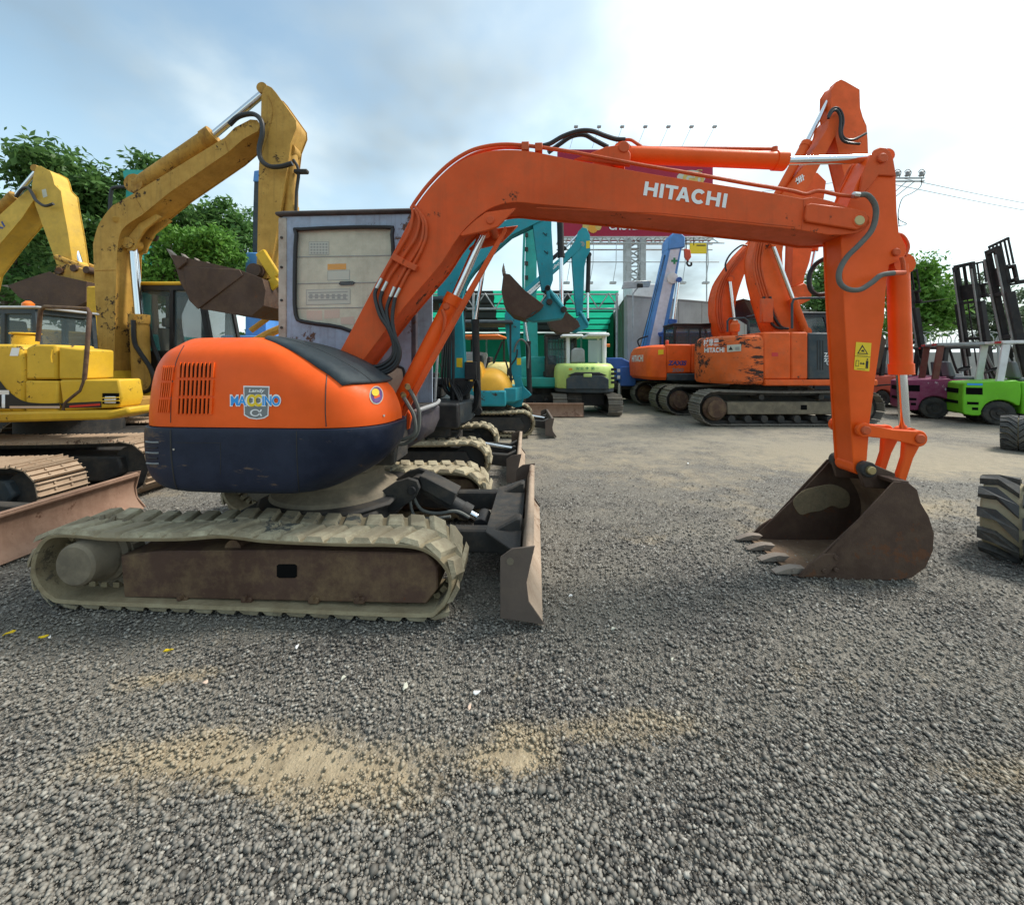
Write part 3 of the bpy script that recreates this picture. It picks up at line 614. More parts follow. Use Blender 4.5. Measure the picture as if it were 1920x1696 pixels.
for ya, yb in ((-.17, -.13), (.13, .17)): MB().prism(br, ya, yb).build('cylinder_bracket', 'dark_steel', X, .006)
p0, p1 = M.at(776, 915, -.12), M.at(905, 975, 0); g0 = Vector((p0[0], 0, p0[1])); g1 = Vector((p1[0], 0, p1[1]))
pin(X, p0[0], -.19, .19, p0[1], .035, 'black_paint')
ram(X, g0, g0.lerp(g1, .80), g1, .062, .03, 'dark_steel')
gg = M.poly([(785, 893), (800, 897), (856, 926), (846, 950), (790, 918)], -.11); MB().prism(gg, -.10, .10).build('cylinder_guard', 'dark_steel', X, .006)
pin(X, p1[0], -.12, .12, p1[1], .06, 'black_paint')
MB().tube(M.line([(775, 930), (790, 955), (820, 962), (855, 958), (880, 970)], -.09), .014, smooth=5).build('hydraulic_hose', 'hose_grey', X)
MB().tube(M.line([(768, 932), (776, 965), (800, 972), (845, 968)], -.13), .012, smooth=5).build('hydraulic_hose', 'hose_grey', X)

# ---- upper structure: plan rings with a notch for boom and cab
def ring(xf, xr, y0, z, yin=-.27):
    fw = min(.55, max(.08, (xf - xr - .45) * .6)); rn = min(.42, (xf - xr) * .45)
    p = [(xf - .06, yin)]; n = 9
    for i in range(n + 1):
        t = i / n * math.pi / 2; ee = 2 / 3.0
        p.append((xf - fw + fw * math.cos(t) ** ee, -.42 + (y0 + .42) * math.sin(t) ** ee))
    for t in (.25, .5, .75): p.append((xf - fw + (xr + rn + .02 - xf + fw) * t, y0))
    for i in range(n + 1):
        t = math.pi / 2 * (1 - i / n); ee = 2 / 3.2
        p.append((xr + rn - rn * math.cos(t) ** ee, -.30 + (y0 + .30) * math.sin(t) ** ee))
    yf = -y0 - .02
    for i in range(n + 1):
        t = math.pi / 2 * i / n; ee = 2 / 2.6; rf = min(.42, max(-.63 - xr, .04))
        p.append((xr + rf - rf * math.cos(t) ** ee, .30 + (yf - .30) * math.sin(t) ** ee))
    p += [(-.60, yf), (-.60, .15), (-.60, yin), (-.4, yin)]
    return [(a, b, z) for a, b in p]
def levels(tab, k=4):
    arr = [Vector(t[:3]) for t in tab]; zs = [Vector((t[3], 0, 0)) for t in tab]
    return [ring(a.x, a.y, a.z, z.x) for a, z in zip(catmull(arr, k), catmull(zs, k))]
cwt = [(.38, -.74, -.84, .728), (.46, -.84, -.905, .765), (.62, -.92, -.93, .86), (.745, -.945, -.935, .99), (.785, -.95, -.935, 1.12), (.785, -.945, -.93, 1.165)]
cw = MB().loft(levels(cwt)).build('counterweight', 'navy', X, .008, 1, 30)
hdt = [(.755, -.93, -.918, 1.170), (.745, -.93, -.918, 1.25), (.69, -.92, -.915, 1.38), (.58, -.91, -.905, 1.48), (.43, -.89, -.89, 1.57), (.24, -.85, -.855, 1.655), (.05, -.79, -.79, 1.713), (-.10, -.755, -.72, 1.745), (-.16, -.74, -.65, 1.757)]
hood = MB().loft(levels(hdt)).build('engine_hood', 'orange', X, 0, 1, 32)
def bvh_of(*obs):
    vs, fs = [], []
    for o in obs:
        k = len(vs); vs += [v.co.copy() for v in o.data.vertices]; fs += [tuple(i + k for i in p.vertices) for p in o.data.polygons]
    return BVHTree.FromPolygons(vs, fs)
HB = bvh_of(hood); CB = bvh_of(cw)
def hit(b, px, py, off=.003):
    o, d = M.ray(px, py); loc, n, i, t = b.ray_cast(Vector(o), Vector(d).normalized())
    if loc is None: return None
    if n.dot(Vector(d)) > 0: n = -n
    return loc + n * off
def cast_strip(name, b, pts, mat, parent, r=.003, off=.0, k=6):
    q = [hit(b, x, y, off) for x, y in cat2(pts, k)]; q = [p for p in q if p is not None]
    return MB().tube(q, r, 6).build(name, mat, parent) if len(q) > 2 else None
def cast_grid(name, b, quad, nu, nv, mat, parent, off=.004):
    (a, b1, c1, d1) = [Vector(p) for p in quad]; vs = []
    for j in range(nv + 1):
        for i in range(nu + 1):
            u, v = i / nu, j / nv; p = a.lerp(b1, u).lerp(d1.lerp(c1, u), v); h = hit(b, p.x, p.y, off)
            if h is None: return None
            vs.append(h)
    n = nu + 1; return MB().add(vs, [(j * n + i, j * n + i + 1, (j + 1) * n + i + 1, (j + 1) * n + i) for j in range(nv) for i in range(nu)]).build(name, mat, parent)
cast_strip('panel_seam', HB, [(613, 702), (611, 730), (610, 770), (612, 803)], 'seal', hood, .0035)
cast_strip('panel_seam', HB, [(345, 648), (330, 680), (322, 730), (320, 800)], 'seal', hood, .003)
cast_strip('panel_seam', CB, [(556, 808), (557, 860), (560, 910), (562, 928)], 'seal', cw, .003)
cast_strip('panel_seam', CB, [(320, 806), (322, 860), (330, 910), (345, 925)], 'seal', cw, .005)
cast_strip('panel_seam', CB, [(330, 829), (370, 830), (413, 830)], 'black', cw, .0018)
cast_strip('panel_seam', CB, [(413, 830), (414, 860), (413, 890)], 'black', cw, .0018)
for y in (828, 848, 868): cast_strip('grip_ridge', CB, [(274, y), (285, y + 1), (298, y + 1)], 'decal_grey', cw, .006, .0)
for y in (838, 858): cast_strip('grip_groove', CB, [(276, y), (285, y + 1), (296, y + 1)], 'black', cw, .005, .0)
MB().cyl(hit(CB, 327, 842, -.01), hit(CB, 327, 842, .006), .007).build('bolt', 'silver', cw)
MB().cyl(hit(HB, 719, 779, -.01), hit(HB, 719, 779, .006), .008).build('bolt', 'silver', hood)
# air intake grilles: dark panels paint the shade of openings, orange bars stand proud
def grille(x0, x1, rows, n, lean):
    for (ya, yb) in rows:
        g = cast_grid('grille_shade', HB, [(x0 + lean * (ya - 680), ya), (x1 + lean * (ya - 680), ya), (x1 + lean * (yb - 680), yb), (x0 + lean * (yb - 680), yb)], 8, 3, 'hole_shade', hood, .0025)
        if g is None: continue
        for i in range(n + 1):
            px = x0 + (x1 - x0) * i / n; w = (x1 - x0) / n * (.21 if 0 < i < n else .3)
            q = [hit(HB, px + sx * w + lean * (y - 680), y, of) for of in (.010, -.004) for y in (ya - 1, yb + 1) for sx in (-1, 1)]
            if None in q: continue
            MB().add(q, [(0, 1, 3, 2), (4, 6, 7, 5), (0, 2, 6, 4), (1, 5, 7, 3), (0, 4, 5, 1), (2, 3, 7, 6)]).build('grille_bar', 'orange', g)
grille(338, 401, [(681, 707), (713, 741), (747, 775)], 8, -.05)
grille(309, 328, [(687, 712), (718, 743), (749, 772)], 5, -.12)
# maker's decal on the hood
def hood_text(s, bl, br, tl, mat, thick, off=.006, sp=1.):
    a, b1, c1 = Vector(bl), Vector(br), Vector(tl)
    return lettering(s, hood, mat, lambda u, v: (lambda p: hit(HB, p.x, p.y, off))(a + (b1 - a) * u + (c1 - a) * v), thick, sp)
def hood_poly(pts, mat, off, name='sticker'):
    q = [hit(HB, x, y, off) for x, y in pts]; return MB().add(q, [tuple(range(len(q)))]).build(name, mat, hood, smooth=0)
hood_poly([(457, 723), (506, 724), (504, 779), (496, 784), (482, 786), (468, 784), (458, 778)], 'white', .0032)
hood_poly([(459, 725.5), (504, 726.5), (502, 777.5), (495, 782), (482, 784), (469, 782), (460, 776.5)], 'decal_grey', .0040)
hood_text('MACCINO', (432, 762), (528, 762), (432, 739), 'white', .075, .0048, .93)
hood_text('MA', (434, 760), (463, 760), (434, 742), 'decal_blue', .03, .0056, .95); hood_text('INO', (493, 760), (526, 760), (493, 742), 'decal_blue', .03, .0056, .95)
hood_text('CC', (464, 762), (492, 762), (464, 739), 'decal_yellow', .045, .0056, .8)
hood_text('Landy', (467, 737), (496, 737), (469, 729), 'white', .03, .0056); hood_text('α', (470, 780), (493, 780), (470, 767), 'white', .0, .0056)
hood_poly([(705 + 13 * math.cos(a), 741 + 17 * math.sin(a)) for a in np.linspace(0, 6.283, 20)[:-1]], 'decal_paper', .004)
hood_poly([(705.5 + 11 * math.cos(a), 741 + 15 * math.sin(a)) for a in np.linspace(0, 6.283, 20)[:-1]], 'purple', .005)
hood_poly([(703 + 7 * math.cos(a), 736 + 7 * math.sin(a)) for a in np.linspace(0, 6.283, 14)[:-1]], 'decal_yellow', .006)
# black rubber cover over the hood shoulder beside the boom
rg = levels(hdt, 6); cov_rings = []
for r_ in rg:
    if r_[0][2] < 1.43: continue
    pts = [Vector(p) for p in r_[0:7]]
    out = []
    for i, p in enumerate(pts):
        a, b1 = pts[max(i - 1, 0)], pts[min(i + 1, 6)]; d = (b1 - a); nn = Vector((-d.y, d.x, 0)).normalized()
        if nn.x < 0: nn = -nn
        out.append(p + nn * .012 + Vector((0, 0, .018)))
    out[0] = out[0] + Vector((0, .10, .0)); out[-1] = out[-1] - Vector((0, 0, .012)); cov_rings.append(out)
cv = MB().loft(cov_rings, False, False, closed=False).build('rubber_cover', 'rubber_cover', X, smooth=50)
sd = cv.modifiers.new('thick', 'SOLIDIFY'); sd.thickness = .022; sd.offset = -1
MB().tube([r_[3] + Vector((.0, 0, -.001)) for r_ in cov_rings], .004, 6).build('cover_seam', 'black', cv)
# ---- cab
yc0, yc1 = .17, .93; cb = M.poly([(526, 402), (770, 396), (766, 800), (600, 800), (528, 720)], yc0)
xa, xb = M.at(527, 500, yc0)[0], M.at(771, 400, yc0)[0]; zt = M.at(640, 404, yc0)[1]
cm = MB(); win = cat2(M.poly([(566, 430), (722, 426), (735, 440), (737, 520), (731, 600), (722, 640), (690, 636), (640, 614), (574, 604), (555, 590), (553, 520), (556, 440)], yc0), 3, True)
# near wall as a frame round the window, other walls, floor
outer = [(xa, zt), (xb, zt), (xb + .03, 1.9), (xb + .03, 1.15), (xa + .05, 1.15), (xa, 1.7)]
def ringface(m, outer, inner, y, t):
    no = []; n = len(inner)                                                   # outer outline sampled radially so that each inner vertex has a partner
    cx_, cz_ = sum(p[0] for p in inner) / n, sum(p[1] for p in inner) / n
    for p in inner:
        dx, dz = p[0] - cx_, p[1] - cz_; best = None
        for a, b1 in zip(outer, outer[1:] + outer[:1]):
            ex, ez = b1[0] - a[0], b1[1] - a[1]; den = dx * ez - dz * ex
            if abs(den) < 1e-9: continue
            s_ = ((a[0] - cx_) * ez - (a[1] - cz_) * ex) / den; u = ((a[0] - cx_) * dz - (a[1] - cz_) * dx) / den
            if s_ > 0 and -1e-6 <= u <= 1 + 1e-6 and (best is None or s_ > best): best = s_
        no.append((cx_ + dx * best, cz_ + dz * best))
    L = [[(p[0], yy, p[1]) for p in q] for q, yy in ((no, y), (inner, y), (inner, y + t), (no, y + t))]
    m.loft(L + L[:1], False, False)
ringface(cm, outer, win, yc0, .03)
cm.box(xa + .003, xb - .003, yc1 - .03, yc1, 1.15, zt - .004); cm.box(xa + .002, xa + .03, yc0 + .031, yc1 - .031, 1.7, zt - .003)
cabo = cm.build('cab_shell', 'blue_grey', X, .004)
MB().box(xa + .005, xb + .025, yc0 + .03, yc1, 1.10, 1.15).build('cab_floor', 'dark_steel', cabo)
MB().box(xa - .02, xa + .055, yc0 - .012, yc0 + .05, 1.68, zt - .01).build('rear_post', 'bone', cabo, .006)
for z in (1.9, 2.15, 2.45, 2.72): MB().cyl((xa + .015, yc0 - .022, z), (xa + .015, yc0 - .008, z), .012, n=8).build('bolt', 'dark_steel', cabo)
MB().box(xb - .005, xb + .045, yc0 - .004, yc0 + .06, 1.16, zt - .02).build('front_post', 'purple_grey', cabo, .01)
MB().loft([[(xa - .04 + a, yc0 - .03 + a, z), (xb + .03 - a, yc0 - .03 + a, z), (xb + .03 - a, yc1 + .03 - a, z), (xa - .04 + a, yc1 + .03 - a, z)] for a, z in ((.02, zt), (0, zt + .012), (0, zt + .035), (.05, zt + .06))]).build('cab_roof', 'cab_roof_brown', cabo, .006)
MB().tube([(p[0], yc0 - .002, p[1]) for p in win], .018, 8, closed=True).build('window_seal', 'seal', cabo)
MB().add([(p[0], yc0 + .006, p[1]) for p in inset(win, -.004)], [tuple(range(len(win)))]).build('window_glass', 'glass_clear', cabo)
pan = MB().prism(inset(win, -.01), yc0 + .034, yc0 + .044).build('window_panel', 'cream', cabo)
for y0_, y1_ in ((482, 479), (532, 529), (578, 576)):
    a, b1 = M.p3(557, y0_, yc0 + .034), M.p3(734, y1_, yc0 + .034); MB().tube([a, b1], .006, 6).build('panel_rib', 'decal_line', pan)
def cab_patch(pts, mat, yo=.0315, name='sticker'): return patch(name, [M.p3(a, b1, yc0 + yo) for a, b1 in pts], mat, pan)
cab_patch([(579, 453), (617, 453), (617, 478), (579, 478)], 'decal_line'); cab_patch([(580, 454), (616, 454), (616, 477), (580, 477)], 'decal_paper', .0305)
for r_ in range(4):
    for q_ in range(6): cab_patch([(582 + q_ * 5.6, 456 + r_ * 5.4), (586 + q_ * 5.6, 456 + r_ * 5.4), (586 + q_ * 5.6, 459.6 + r_ * 5.4), (582 + q_ * 5.6, 459.6 + r_ * 5.4)], 'decal_line', .0295, 'print')
cab_patch([(614, 495), (649, 494), (649, 505), (614, 506)], 'decal_orange'); cab_patch([(614, 508), (656, 506), (656, 525), (614, 526)], 'decal_line'); cab_patch([(615, 509), (655, 507), (655, 524), (615, 525)], 'decal_paper', .0305)
cab_patch([(574, 543), (657, 541), (657, 570), (574, 572)], 'decal_line'); cab_patch([(575, 544), (656, 542), (656, 569), (575, 571)], 'decal_paper', .0305)
for r_ in range(3): cab_patch([(578, 548 + r_ * 7), (652, 546 + r_ * 7), (652, 548 + r_ * 7), (578, 550 + r_ * 7)], 'decal_line', .0295, 'print')
for q_ in range(7): cab_patch([(580 + q_ * 10.5, 551), (586 + q_ * 10.5, 551), (586 + q_ * 10.5, 560), (580 + q_ * 10.5, 560)], 'decal_line', .029, 'print')
cab_patch([(575, 582), (604, 582), (604, 600), (575, 600)], 'decal_pink'); cab_patch([(608, 581), (637, 580), (637, 596), (608, 597)], 'decal_pink'); cab_patch([(639, 595), (664, 593), (664, 608), (639, 608)], 'decal_pink', .03)
MB().prism([(p[0], p[1]) for p in M.poly([(633, 531), (636, 527), (660, 526), (663, 529), (660, 533), (636, 534)], yc0)], yc0 + .012, yc0 + .03).build('door_handle', 'black', cabo, .003)
# lower front panel of the cab with its own window, front deck and step
lw = cat2(M.poly([(716, 690), (750, 688), (758, 700), (757, 730), (748, 737), (716, 738)], yc0 - .01), 3, True)
MB().prism(lw, yc0 - .012, yc0 - .004).build('lower_window', 'cream', cabo); MB().tube([(p[0], yc0 - .012, p[1]) for p in lw], .012, 8, closed=True).build('window_seal', 'seal', cabo)
fd = [(-.55, .14), (.62, .14), (.73, .25), (.75, .75), (.62, .93), (-.55, .93)]
MB().loft([[(a * k + o_, b1, z) for a, b1 in fd] for k, o_, z in ((.72, .0, .76), (.92, .0, .86), (1.0, .0, 1.0), (1.0, 0, 1.14))]).build('front_deck', 'purple_grey', X, .02, 2)
MB().tube([(.66, .10, 1.14), (.74, .14, 1.17), (.78, .5, 1.18), (.72, .85, 1.18), (.66, .9, 1.14)], .018, 8, 4).build('deck_guard_rail', 'grey_paint', X)
MB().prism([(.30, 1.14), (.66, 1.14), (.66, 1.38), (.52, 1.48), (.30, 1.48)], .20, .24).build('kick_panel', 'purple_grey', X, .02)
# swing frame under the boom foot
MB().box(-.45, .62, -.24, .14, .76, 1.16).build('main_frame', 'dark_steel', X, .02)
# ---- boom
B0, B1 = -.18, .18
up = [(600, 730), (618, 690), (643, 648), (702, 536), (740, 468), (777, 395), (802, 357), (834, 323), (865, 301), (896, 288), (930, 281.5), (968, 281), (999, 284)]
boom_px = cat2(up, 3) + [(1109, 306), (1240, 329), (1336, 344), (1449, 362), (1505, 372), (1527, 369), (1560, 377), (1586, 387), (1606, 392), (1622, 398), (1631, 407), (1631, 419), (1622, 430), (1608, 437), (1580, 440), (1552, 440), (1505, 432), (1492, 430), (1240, 404), (1100, 391)] + cat2([(1000, 382), (968, 379), (937, 384), (909, 397), (877, 424), (852, 455), (827, 494), (790, 538), (743, 594), (682, 674), (655, 712), (640, 745)], 3)
boom = boxbeam('boom', M.poly(boom_px, B0), B0, B1, 'orange_boom', X, .014, .016)
for y in (B0 - .001,):
    wl = [(1507, 374), (1507, 400), (1503, 431)]; MB().tube(M.line(wl, y), .004, 6).build('weld_seam', 'orange_pipe', boom)
    MB().tube(M.line([(1006, 390), (1240, 399.5), (1490, 425)], y), .0035, 6).build('weld_seam', 'orange_pipe', boom)
# doubler plate round the stick pivot
dp = M.poly([(1512, 384), (1520, 381), (1600, 391), (1622, 397), (1629, 410), (1622, 424), (1606, 431), (1512, 416), (1508, 408)], B0 - .02)
for ya, yb in ((B0 - .026, B0 - .002), (B1 + .002, B1 + .026)): MB().prism(dp, ya, yb).build('pivot_plate', 'orange_boom', boom, .008, 2)
q = M.at(1612, 413, B0 - .03); pin(X, q[0], B0 - .033, B1 + .033, q[1], .040, 'brass'); pin(X, q[0], B0 - .03, B1 + .03, q[1], .052, 'orange_boom')
# boom-cylinder bracket below the knee
kb = M.poly([(863, 441), (890, 415), (912, 399), (968, 391), (934, 426), (915, 433), (868, 444)], B0 - .015)
for ya, yb in ((B0 - .032, B0 - .002), (B1 + .002, B1 + .032)): MB().prism(kb, ya, yb).build('cylinder_bracket', 'orange_boom', boom, .006)
kp = M.at(919, 413, B0 - .03); pin(boom, kp[0], B0 - .042, B1 + .042, kp[1], .034, 'orange_pipe')
kx, kz = M.at(908, 432, 0)
rx0, rz0 = M.at(738, 778, 0); b_ = M.at(853, 556, 0)
ram(X, (rx0, 0, rz0), (b_[0], 0, b_[1]), (kx, 0, kz), .070, .035, 'orange', 'chrome')
cylo = X.children[-1]
for c_ in X.children:
    if c_.name.startswith('hydraulic_cylinder'): cylo = c_
gd = M.poly([(947, 424), (951, 431), (880, 560), (802, 700), (748, 800), (744, 790), (795, 690), (872, 553)], -.10)
MB().prism(gd, -.115, -.075).build('rod_guard', 'orange_boom', X, .006)
MB().tube(M.line([(829, 580), (834, 600), (826, 640), (800, 690), (770, 740), (757, 765)], -.085), .014, 8, 4).build('cylinder_pipe', 'orange_pipe', cylo)
q = M.p3(836, 574, -.08); MB().cyl(q, (q[0], q[1] + .06, q[2]), .03).build('pipe_fitting', 'orange_pipe', cylo, .006)
fb = M.poly([(738, 770), (748, 765), (756, 790), (752, 812), (740, 815), (730, 800)], -.10)
for ya, yb in ((-.14, -.10), (.10, .14)): MB().prism(fb, ya, yb).build('cylinder_foot_bracket', 'orange_boom', X, .005)
for pts, y in (([(757, 745), (766, 760), (776, 780), (778, 810), (760, 822), (744, 825)], -.17), ([(766, 728), (776, 745), (786, 775), (782, 812), (762, 830), (742, 832)], -.13)): MB().tube(M.line(pts, y), .017, 8, 5).build('hydraulic_hose', 'hose_grey', X)
for px, py in ((757, 742), (765, 726)): q = M.p3(px, py, -.16); MB().cyl(q, (q[0] - .02, q[1] + .04, q[2] + .01), .022).build('hose_fitting', 'brass', X)
# steel pipes along the boom back and their hoses
tp1 = [(771, 388), (781, 372), (805, 341), (838, 308), (870, 286), (900, 274), (940, 268), (985, 270), (1040, 277), (1100, 287), (1200, 306), (1300, 323), (1400, 341), (1480, 354), (1510, 361), (1535, 355), (1570, 362), (1606, 366)]
MB().tube([M.p3(a, b1 + 3, B0 + .03) for a, b1 in tp1], .015, 8, 4).build('boom_pipe', 'orange_pipe', boom)
MB().tube([M.p3(a + 6, b1 + 9, B0 + .09) for a, b1 in tp1[:8]], .013, 8, 4).build('boom_pipe', 'orange_pipe', boom)
for px, py in ((985, 277), (1010, 279)):
    q = M.p3(px, py, B0 + .03); MB().box(q[0] - .03, q[0] + .03, q[1] - .03, q[1] + .14, q[2] - .03, q[2] + .035).build('pipe_clamp', 'orange_pipe', boom, .004)
PIP = [[(771, 388), (774, 400), (768, 432), (752, 462), (735, 488), (722, 510), (716, 522)], [(778, 392), (786, 414), (779, 445), (762, 472), (746, 496), (732, 516), (726, 528)], [(786, 398), (794, 420), (790, 452), (774, 482), (760, 503), (748, 525), (740, 538)], [(776, 386), (796, 412), (799, 440), (790, 468), (775, 496), (762, 516), (750, 540)]]
HOS = [[(706, 541), (703, 556), (712, 590), (728, 616), (738, 645), (735, 668), (716, 684), (694, 688)], [(717, 546), (713, 566), (722, 596), (734, 622), (743, 650), (738, 674), (718, 690), (696, 693)], [(732, 557), (725, 580), (729, 606), (739, 632), (748, 655), (742, 680), (722, 695), (698, 697)], [(741, 558), (737, 580), (736, 606), (742, 634), (750, 660), (744, 684), (726, 698), (700, 701)]]
for i, (p, h) in enumerate(zip(PIP, HOS)):
    y = B0 - .022
    MB().tube(M.line(p, y), .0125, 8, 5).build('boom_pipe', 'orange_pipe', boom)
    a, b1 = M.p3(*p[-1], y), M.p3(*h[0], y); MB().cyl(a, b1, .015).build('hose_fitting', 'silver', boom)
    MB().tube([a] * 0 + [M.p3(c0, c1, y - .005 - .012 * min(k, 3)) for k, (c0, c1) in enumerate(h)], .0155, 8, 5).build('hydraulic_hose', 'hose', boom)
for pts in ([(738, 475), (762, 488), (757, 499), (734, 486)], [(757, 486), (784, 498), (779, 509), (753, 497)]): MB().prism(M.poly(pts, B0 - .03), B0 - .048, B0 - .003).build('pipe_clamp', 'orange_pipe', boom, .004)
# arm cylinder on top
ab = M.poly([(1075, 301), (1110, 288), (1135, 278), (1160, 274), (1172, 277), (1181, 290), (1181, 314)], -.09)
for ya, yb in ((-.115, -.085), (.085, .115)): MB().prism(ab, ya, yb).build('cylinder_bracket', 'orange_boom', boom, .006)
a_, b_, c_ = M.at(1164, 290, 0), M.at(1470, 302, 0), M.at(1654, 297, 0)
MB().cyl((a_[0], -.125, a_[1]), (a_[0], .125, a_[1]), .045, n=20).build('pivot_pin', 'orange_pipe', boom, .005)
ac = ram(X, (a_[0], 0, a_[1]), (b_[0], 0, b_[1]), (c_[0], 0, c_[1]), .068, .034, 'orange', 'chrome')
MB().tube(M.line([(1172, 262), (1184, 263), (1200, 273), (1216, 277), (1320, 278), (1440, 279), (1452, 280)], -.02), .013, 8, 4).build('cylinder_pipe', 'orange_pipe', ac)
q = M.p3(1452, 281, -.02); MB().cyl((q[0], q[1], q[2] + .02), (q[0], q[1], q[2] - .07), .024).build('pipe_fitting', 'orange_pipe', ac); MB().cyl(M.p3(1218, 278, -.02), M.p3(1218, 290, -.02), .008).build('pipe_stay', 'orange_pipe', ac)
MB().tube(M.line([(1008, 275), (1030, 270), (1055, 256), (1085, 246), (1110, 246), (1135, 255), (1155, 261), (1172, 262)], -.03), .019, 8, 5).build('hydraulic_hose', 'hose', boom)
MB().tube(M.line([(1028, 286), (1050, 270), (1072, 256), (1095, 253), (1115, 263), (1140, 276)], .05), .019, 8, 5).build('hydraulic_hose', 'hose', boom)
# lettering on the boom
maker_name(boom, 'white', para(M.p3(1206, 366, B0 - .003), M.p3(1368, 391, B0 - .003), M.p3(1210, 340, B0 - .003)))
# ---- stick
T0, T1 = -.10, .10
st_px = [(1634, 290), (1640, 282), (1650, 277), (1661, 278), (1670, 285), (1676, 300), (1680, 330), (1682, 396), (1686, 436), (1698, 458), (1700, 472), (1694, 485), (1682, 491), (1668, 496), (1663, 522), (1658, 599), (1642, 707), (1631, 793), (1626, 862), (1618, 880), (1606, 884), (1600, 868), (1594, 771), (1583, 580), (1580, 520), (1577, 442), (1583, 405), (1592, 380), (1606, 345), (1620, 318)]
stick = boxbeam('stick', M.poly(st_px, T0), T0, T1, 'orange', X, .010, .014)
lug_px = [(1634, 290), (1640, 281), (1650, 276), (1661, 277), (1670, 284), (1676, 300), (1681, 330), (1648, 328), (1630, 352), (1617, 364), (1611, 360), (1618, 326)]
MB().prism(M.poly(lug_px, T0 - .02), T0 - .022, T0 - .002).build('clevis_plate', 'orange_boom', stick, .006); MB().prism(M.poly(lug_px, T0 - .02), T1 + .002, T1 + .022).build('clevis_plate', 'orange_boom', stick, .006)
q = M.at(1654, 297, T0 - .03); pin(stick, q[0], T0 - .045, T1 + .045, q[1], .036, 'orange_pipe')
q = M.at(1683, 472, T0 - .02); pin(stick, q[0], T0 - .02, T1 + .02, q[1], .03, 'orange_pipe')
MB().tube(M.line([(1672, 439), (1688, 440), (1698, 450), (1702, 464), (1696, 480)], -.06), .014, 8, 4).build('steel_pipe', 'orange_pipe', stick)
MB().tube(M.line([(1606, 366), (1626, 366), (1640, 383), (1642, 405), (1634, 432), (1612, 458), (1588, 482), (1574, 508), (1575, 530), (1590, 542), (1612, 543), (1634, 530), (1652, 516), (1676, 512)], T0 - .10), .019, 10, 6).build('hydraulic_hose', 'hose_grey', stick)
MB().tube(M.line([(1600, 365), (1610, 366)], T0 - .10), .023).build('hose_fitting', 'silver', stick); MB().cyl(M.p3(1674, 512, T0 - .10), M.p3(1695, 511, T0 - .04), .018).build('pipe_fitting', 'orange_pipe', stick); MB().tube(M.line([(1695, 512), (1693, 490), (1690, 482)], T0 - .04), .014).build('steel_pipe', 'orange_pipe', stick)
MB().tube(M.line([(1548, 484), (1530, 495), (1518, 515), (1519, 540), (1532, 552), (1550, 551)], T1 + .06), .019, 8, 5).build('hydraulic_hose', 'hose', stick)
# warning label
def st_patch(pts, mat, o): return patch('sticker', [M.p3(a, b1, T0 - o) for a, b1 in pts], mat, stick)
st_patch([(1605, 641), (1634, 643), (1630, 696), (1601, 693)], 'decal_yellow', .0025)
st_patch([(1617, 646), (1628, 664), (1607, 663)], 'black', .0033); st_patch([(1617, 650), (1625, 662), (1610, 661.5)], 'decal_yellow', .0040); st_patch([(1614, 659), (1616, 656), (1619, 655), (1621, 660)], 'black', .0047)
st_patch([(1603, 667), (1632, 669), (1632, 669.8), (1603, 667.8)], 'black', .0033); st_patch([(1607, 665), (1627, 666.3), (1627, 667), (1607, 665.7)], 'black', .0033)
st_patch([(1605, 675), (1611, 675.5), (1610, 687), (1604, 686.5)], 'black', .0033); st_patch([(1606, 676), (1610, 676.4), (1609.2, 686), (1605, 685.6)], 'decal_yellow', .0040)
st_patch([(1612, 681), (1615, 678.5), (1615, 680.4), (1618.5, 680.6), (1618.5, 678.8), (1621.5, 681.8), (1618, 684.2), (1618, 682.4), (1614.8, 682.2), (1614.8, 684)], 'black', .0033)
st_patch([(1624, 676), (1628.5, 676.3), (1628, 684), (1627.4, 691), (1625.6, 691), (1625.4, 685), (1624.8, 691), (1623, 690.8), (1623.2, 683)], 'black', .0033); st_patch([(1626.4 + 1.6 * math.cos(a), 673.6 + 1.7 * math.sin(a)) for a in np.linspace(0, 6.283, 10)[:-1]], 'black', .0033); st_patch([(1607, 690.6), (1622, 692), (1622, 692.9), (1607, 691.5)], 'black', .0033)
# bucket cylinder
a_, b_, c_ = M.at(1683, 474, 0), M.at(1690, 700, 0), M.at(1697, 812, 0)
bcy = ram(X, (a_[0], 0, a_[1] - .1), (b_[0], 0, b_[1]), (c_[0], 0, c_[1]), .070, .034, 'orange')
# links
def link(p, q, rp, rq, ya, yb, name, mat='orange', waist=.7):
    (ax, az), (bx_, bz) = p, q; d = Vector((bx_ - ax, bz - az)); L = d.length; d.normalize(); n = Vector((-d.y, d.x)); a0 = math.degrees(math.atan2(d.y, d.x)); w = min(rp, rq) * waist; m_ = ((ax + bx_) / 2, (az + bz) / 2)
    pts = arc(ax, az, rp, a0 + 60, a0 + 300, 10) + [(m_[0] - n.x * w, m_[1] - n.y * w)] + arc(bx_, bz, rq, a0 - 120, a0 + 120, 10) + [(m_[0] + n.x * w, m_[1] + n.y * w)]
    return MB().prism(pts, ya, yb).build(name, mat, X, .006)
A_, Bq = M.at(1621, 806, T0 - .05), M.at(1723, 822, T0 - .05)
for ya, yb in ((T0 - .055, T0 - .02), (T1 + .02, T1 + .055)): link(A_, Bq, .055, .062, ya, yb, 'idler_link')
pin(X, A_[0], T0 - .075, T1 + .075, A_[1], .034, 'orange_pipe'); pin(X, Bq[0], T0 - .070, T1 + .070, Bq[1], .036, 'orange_pipe')
D_ = M.at(1672, 905, 0); BL = M.poly([(1676, 822), (1723, 822)], 0)
hl = M.poly([(1692, 826), (1708, 824), (1724, 828), (1708, 858), (1693, 904), (1675, 902), (1690, 856)], -.09)
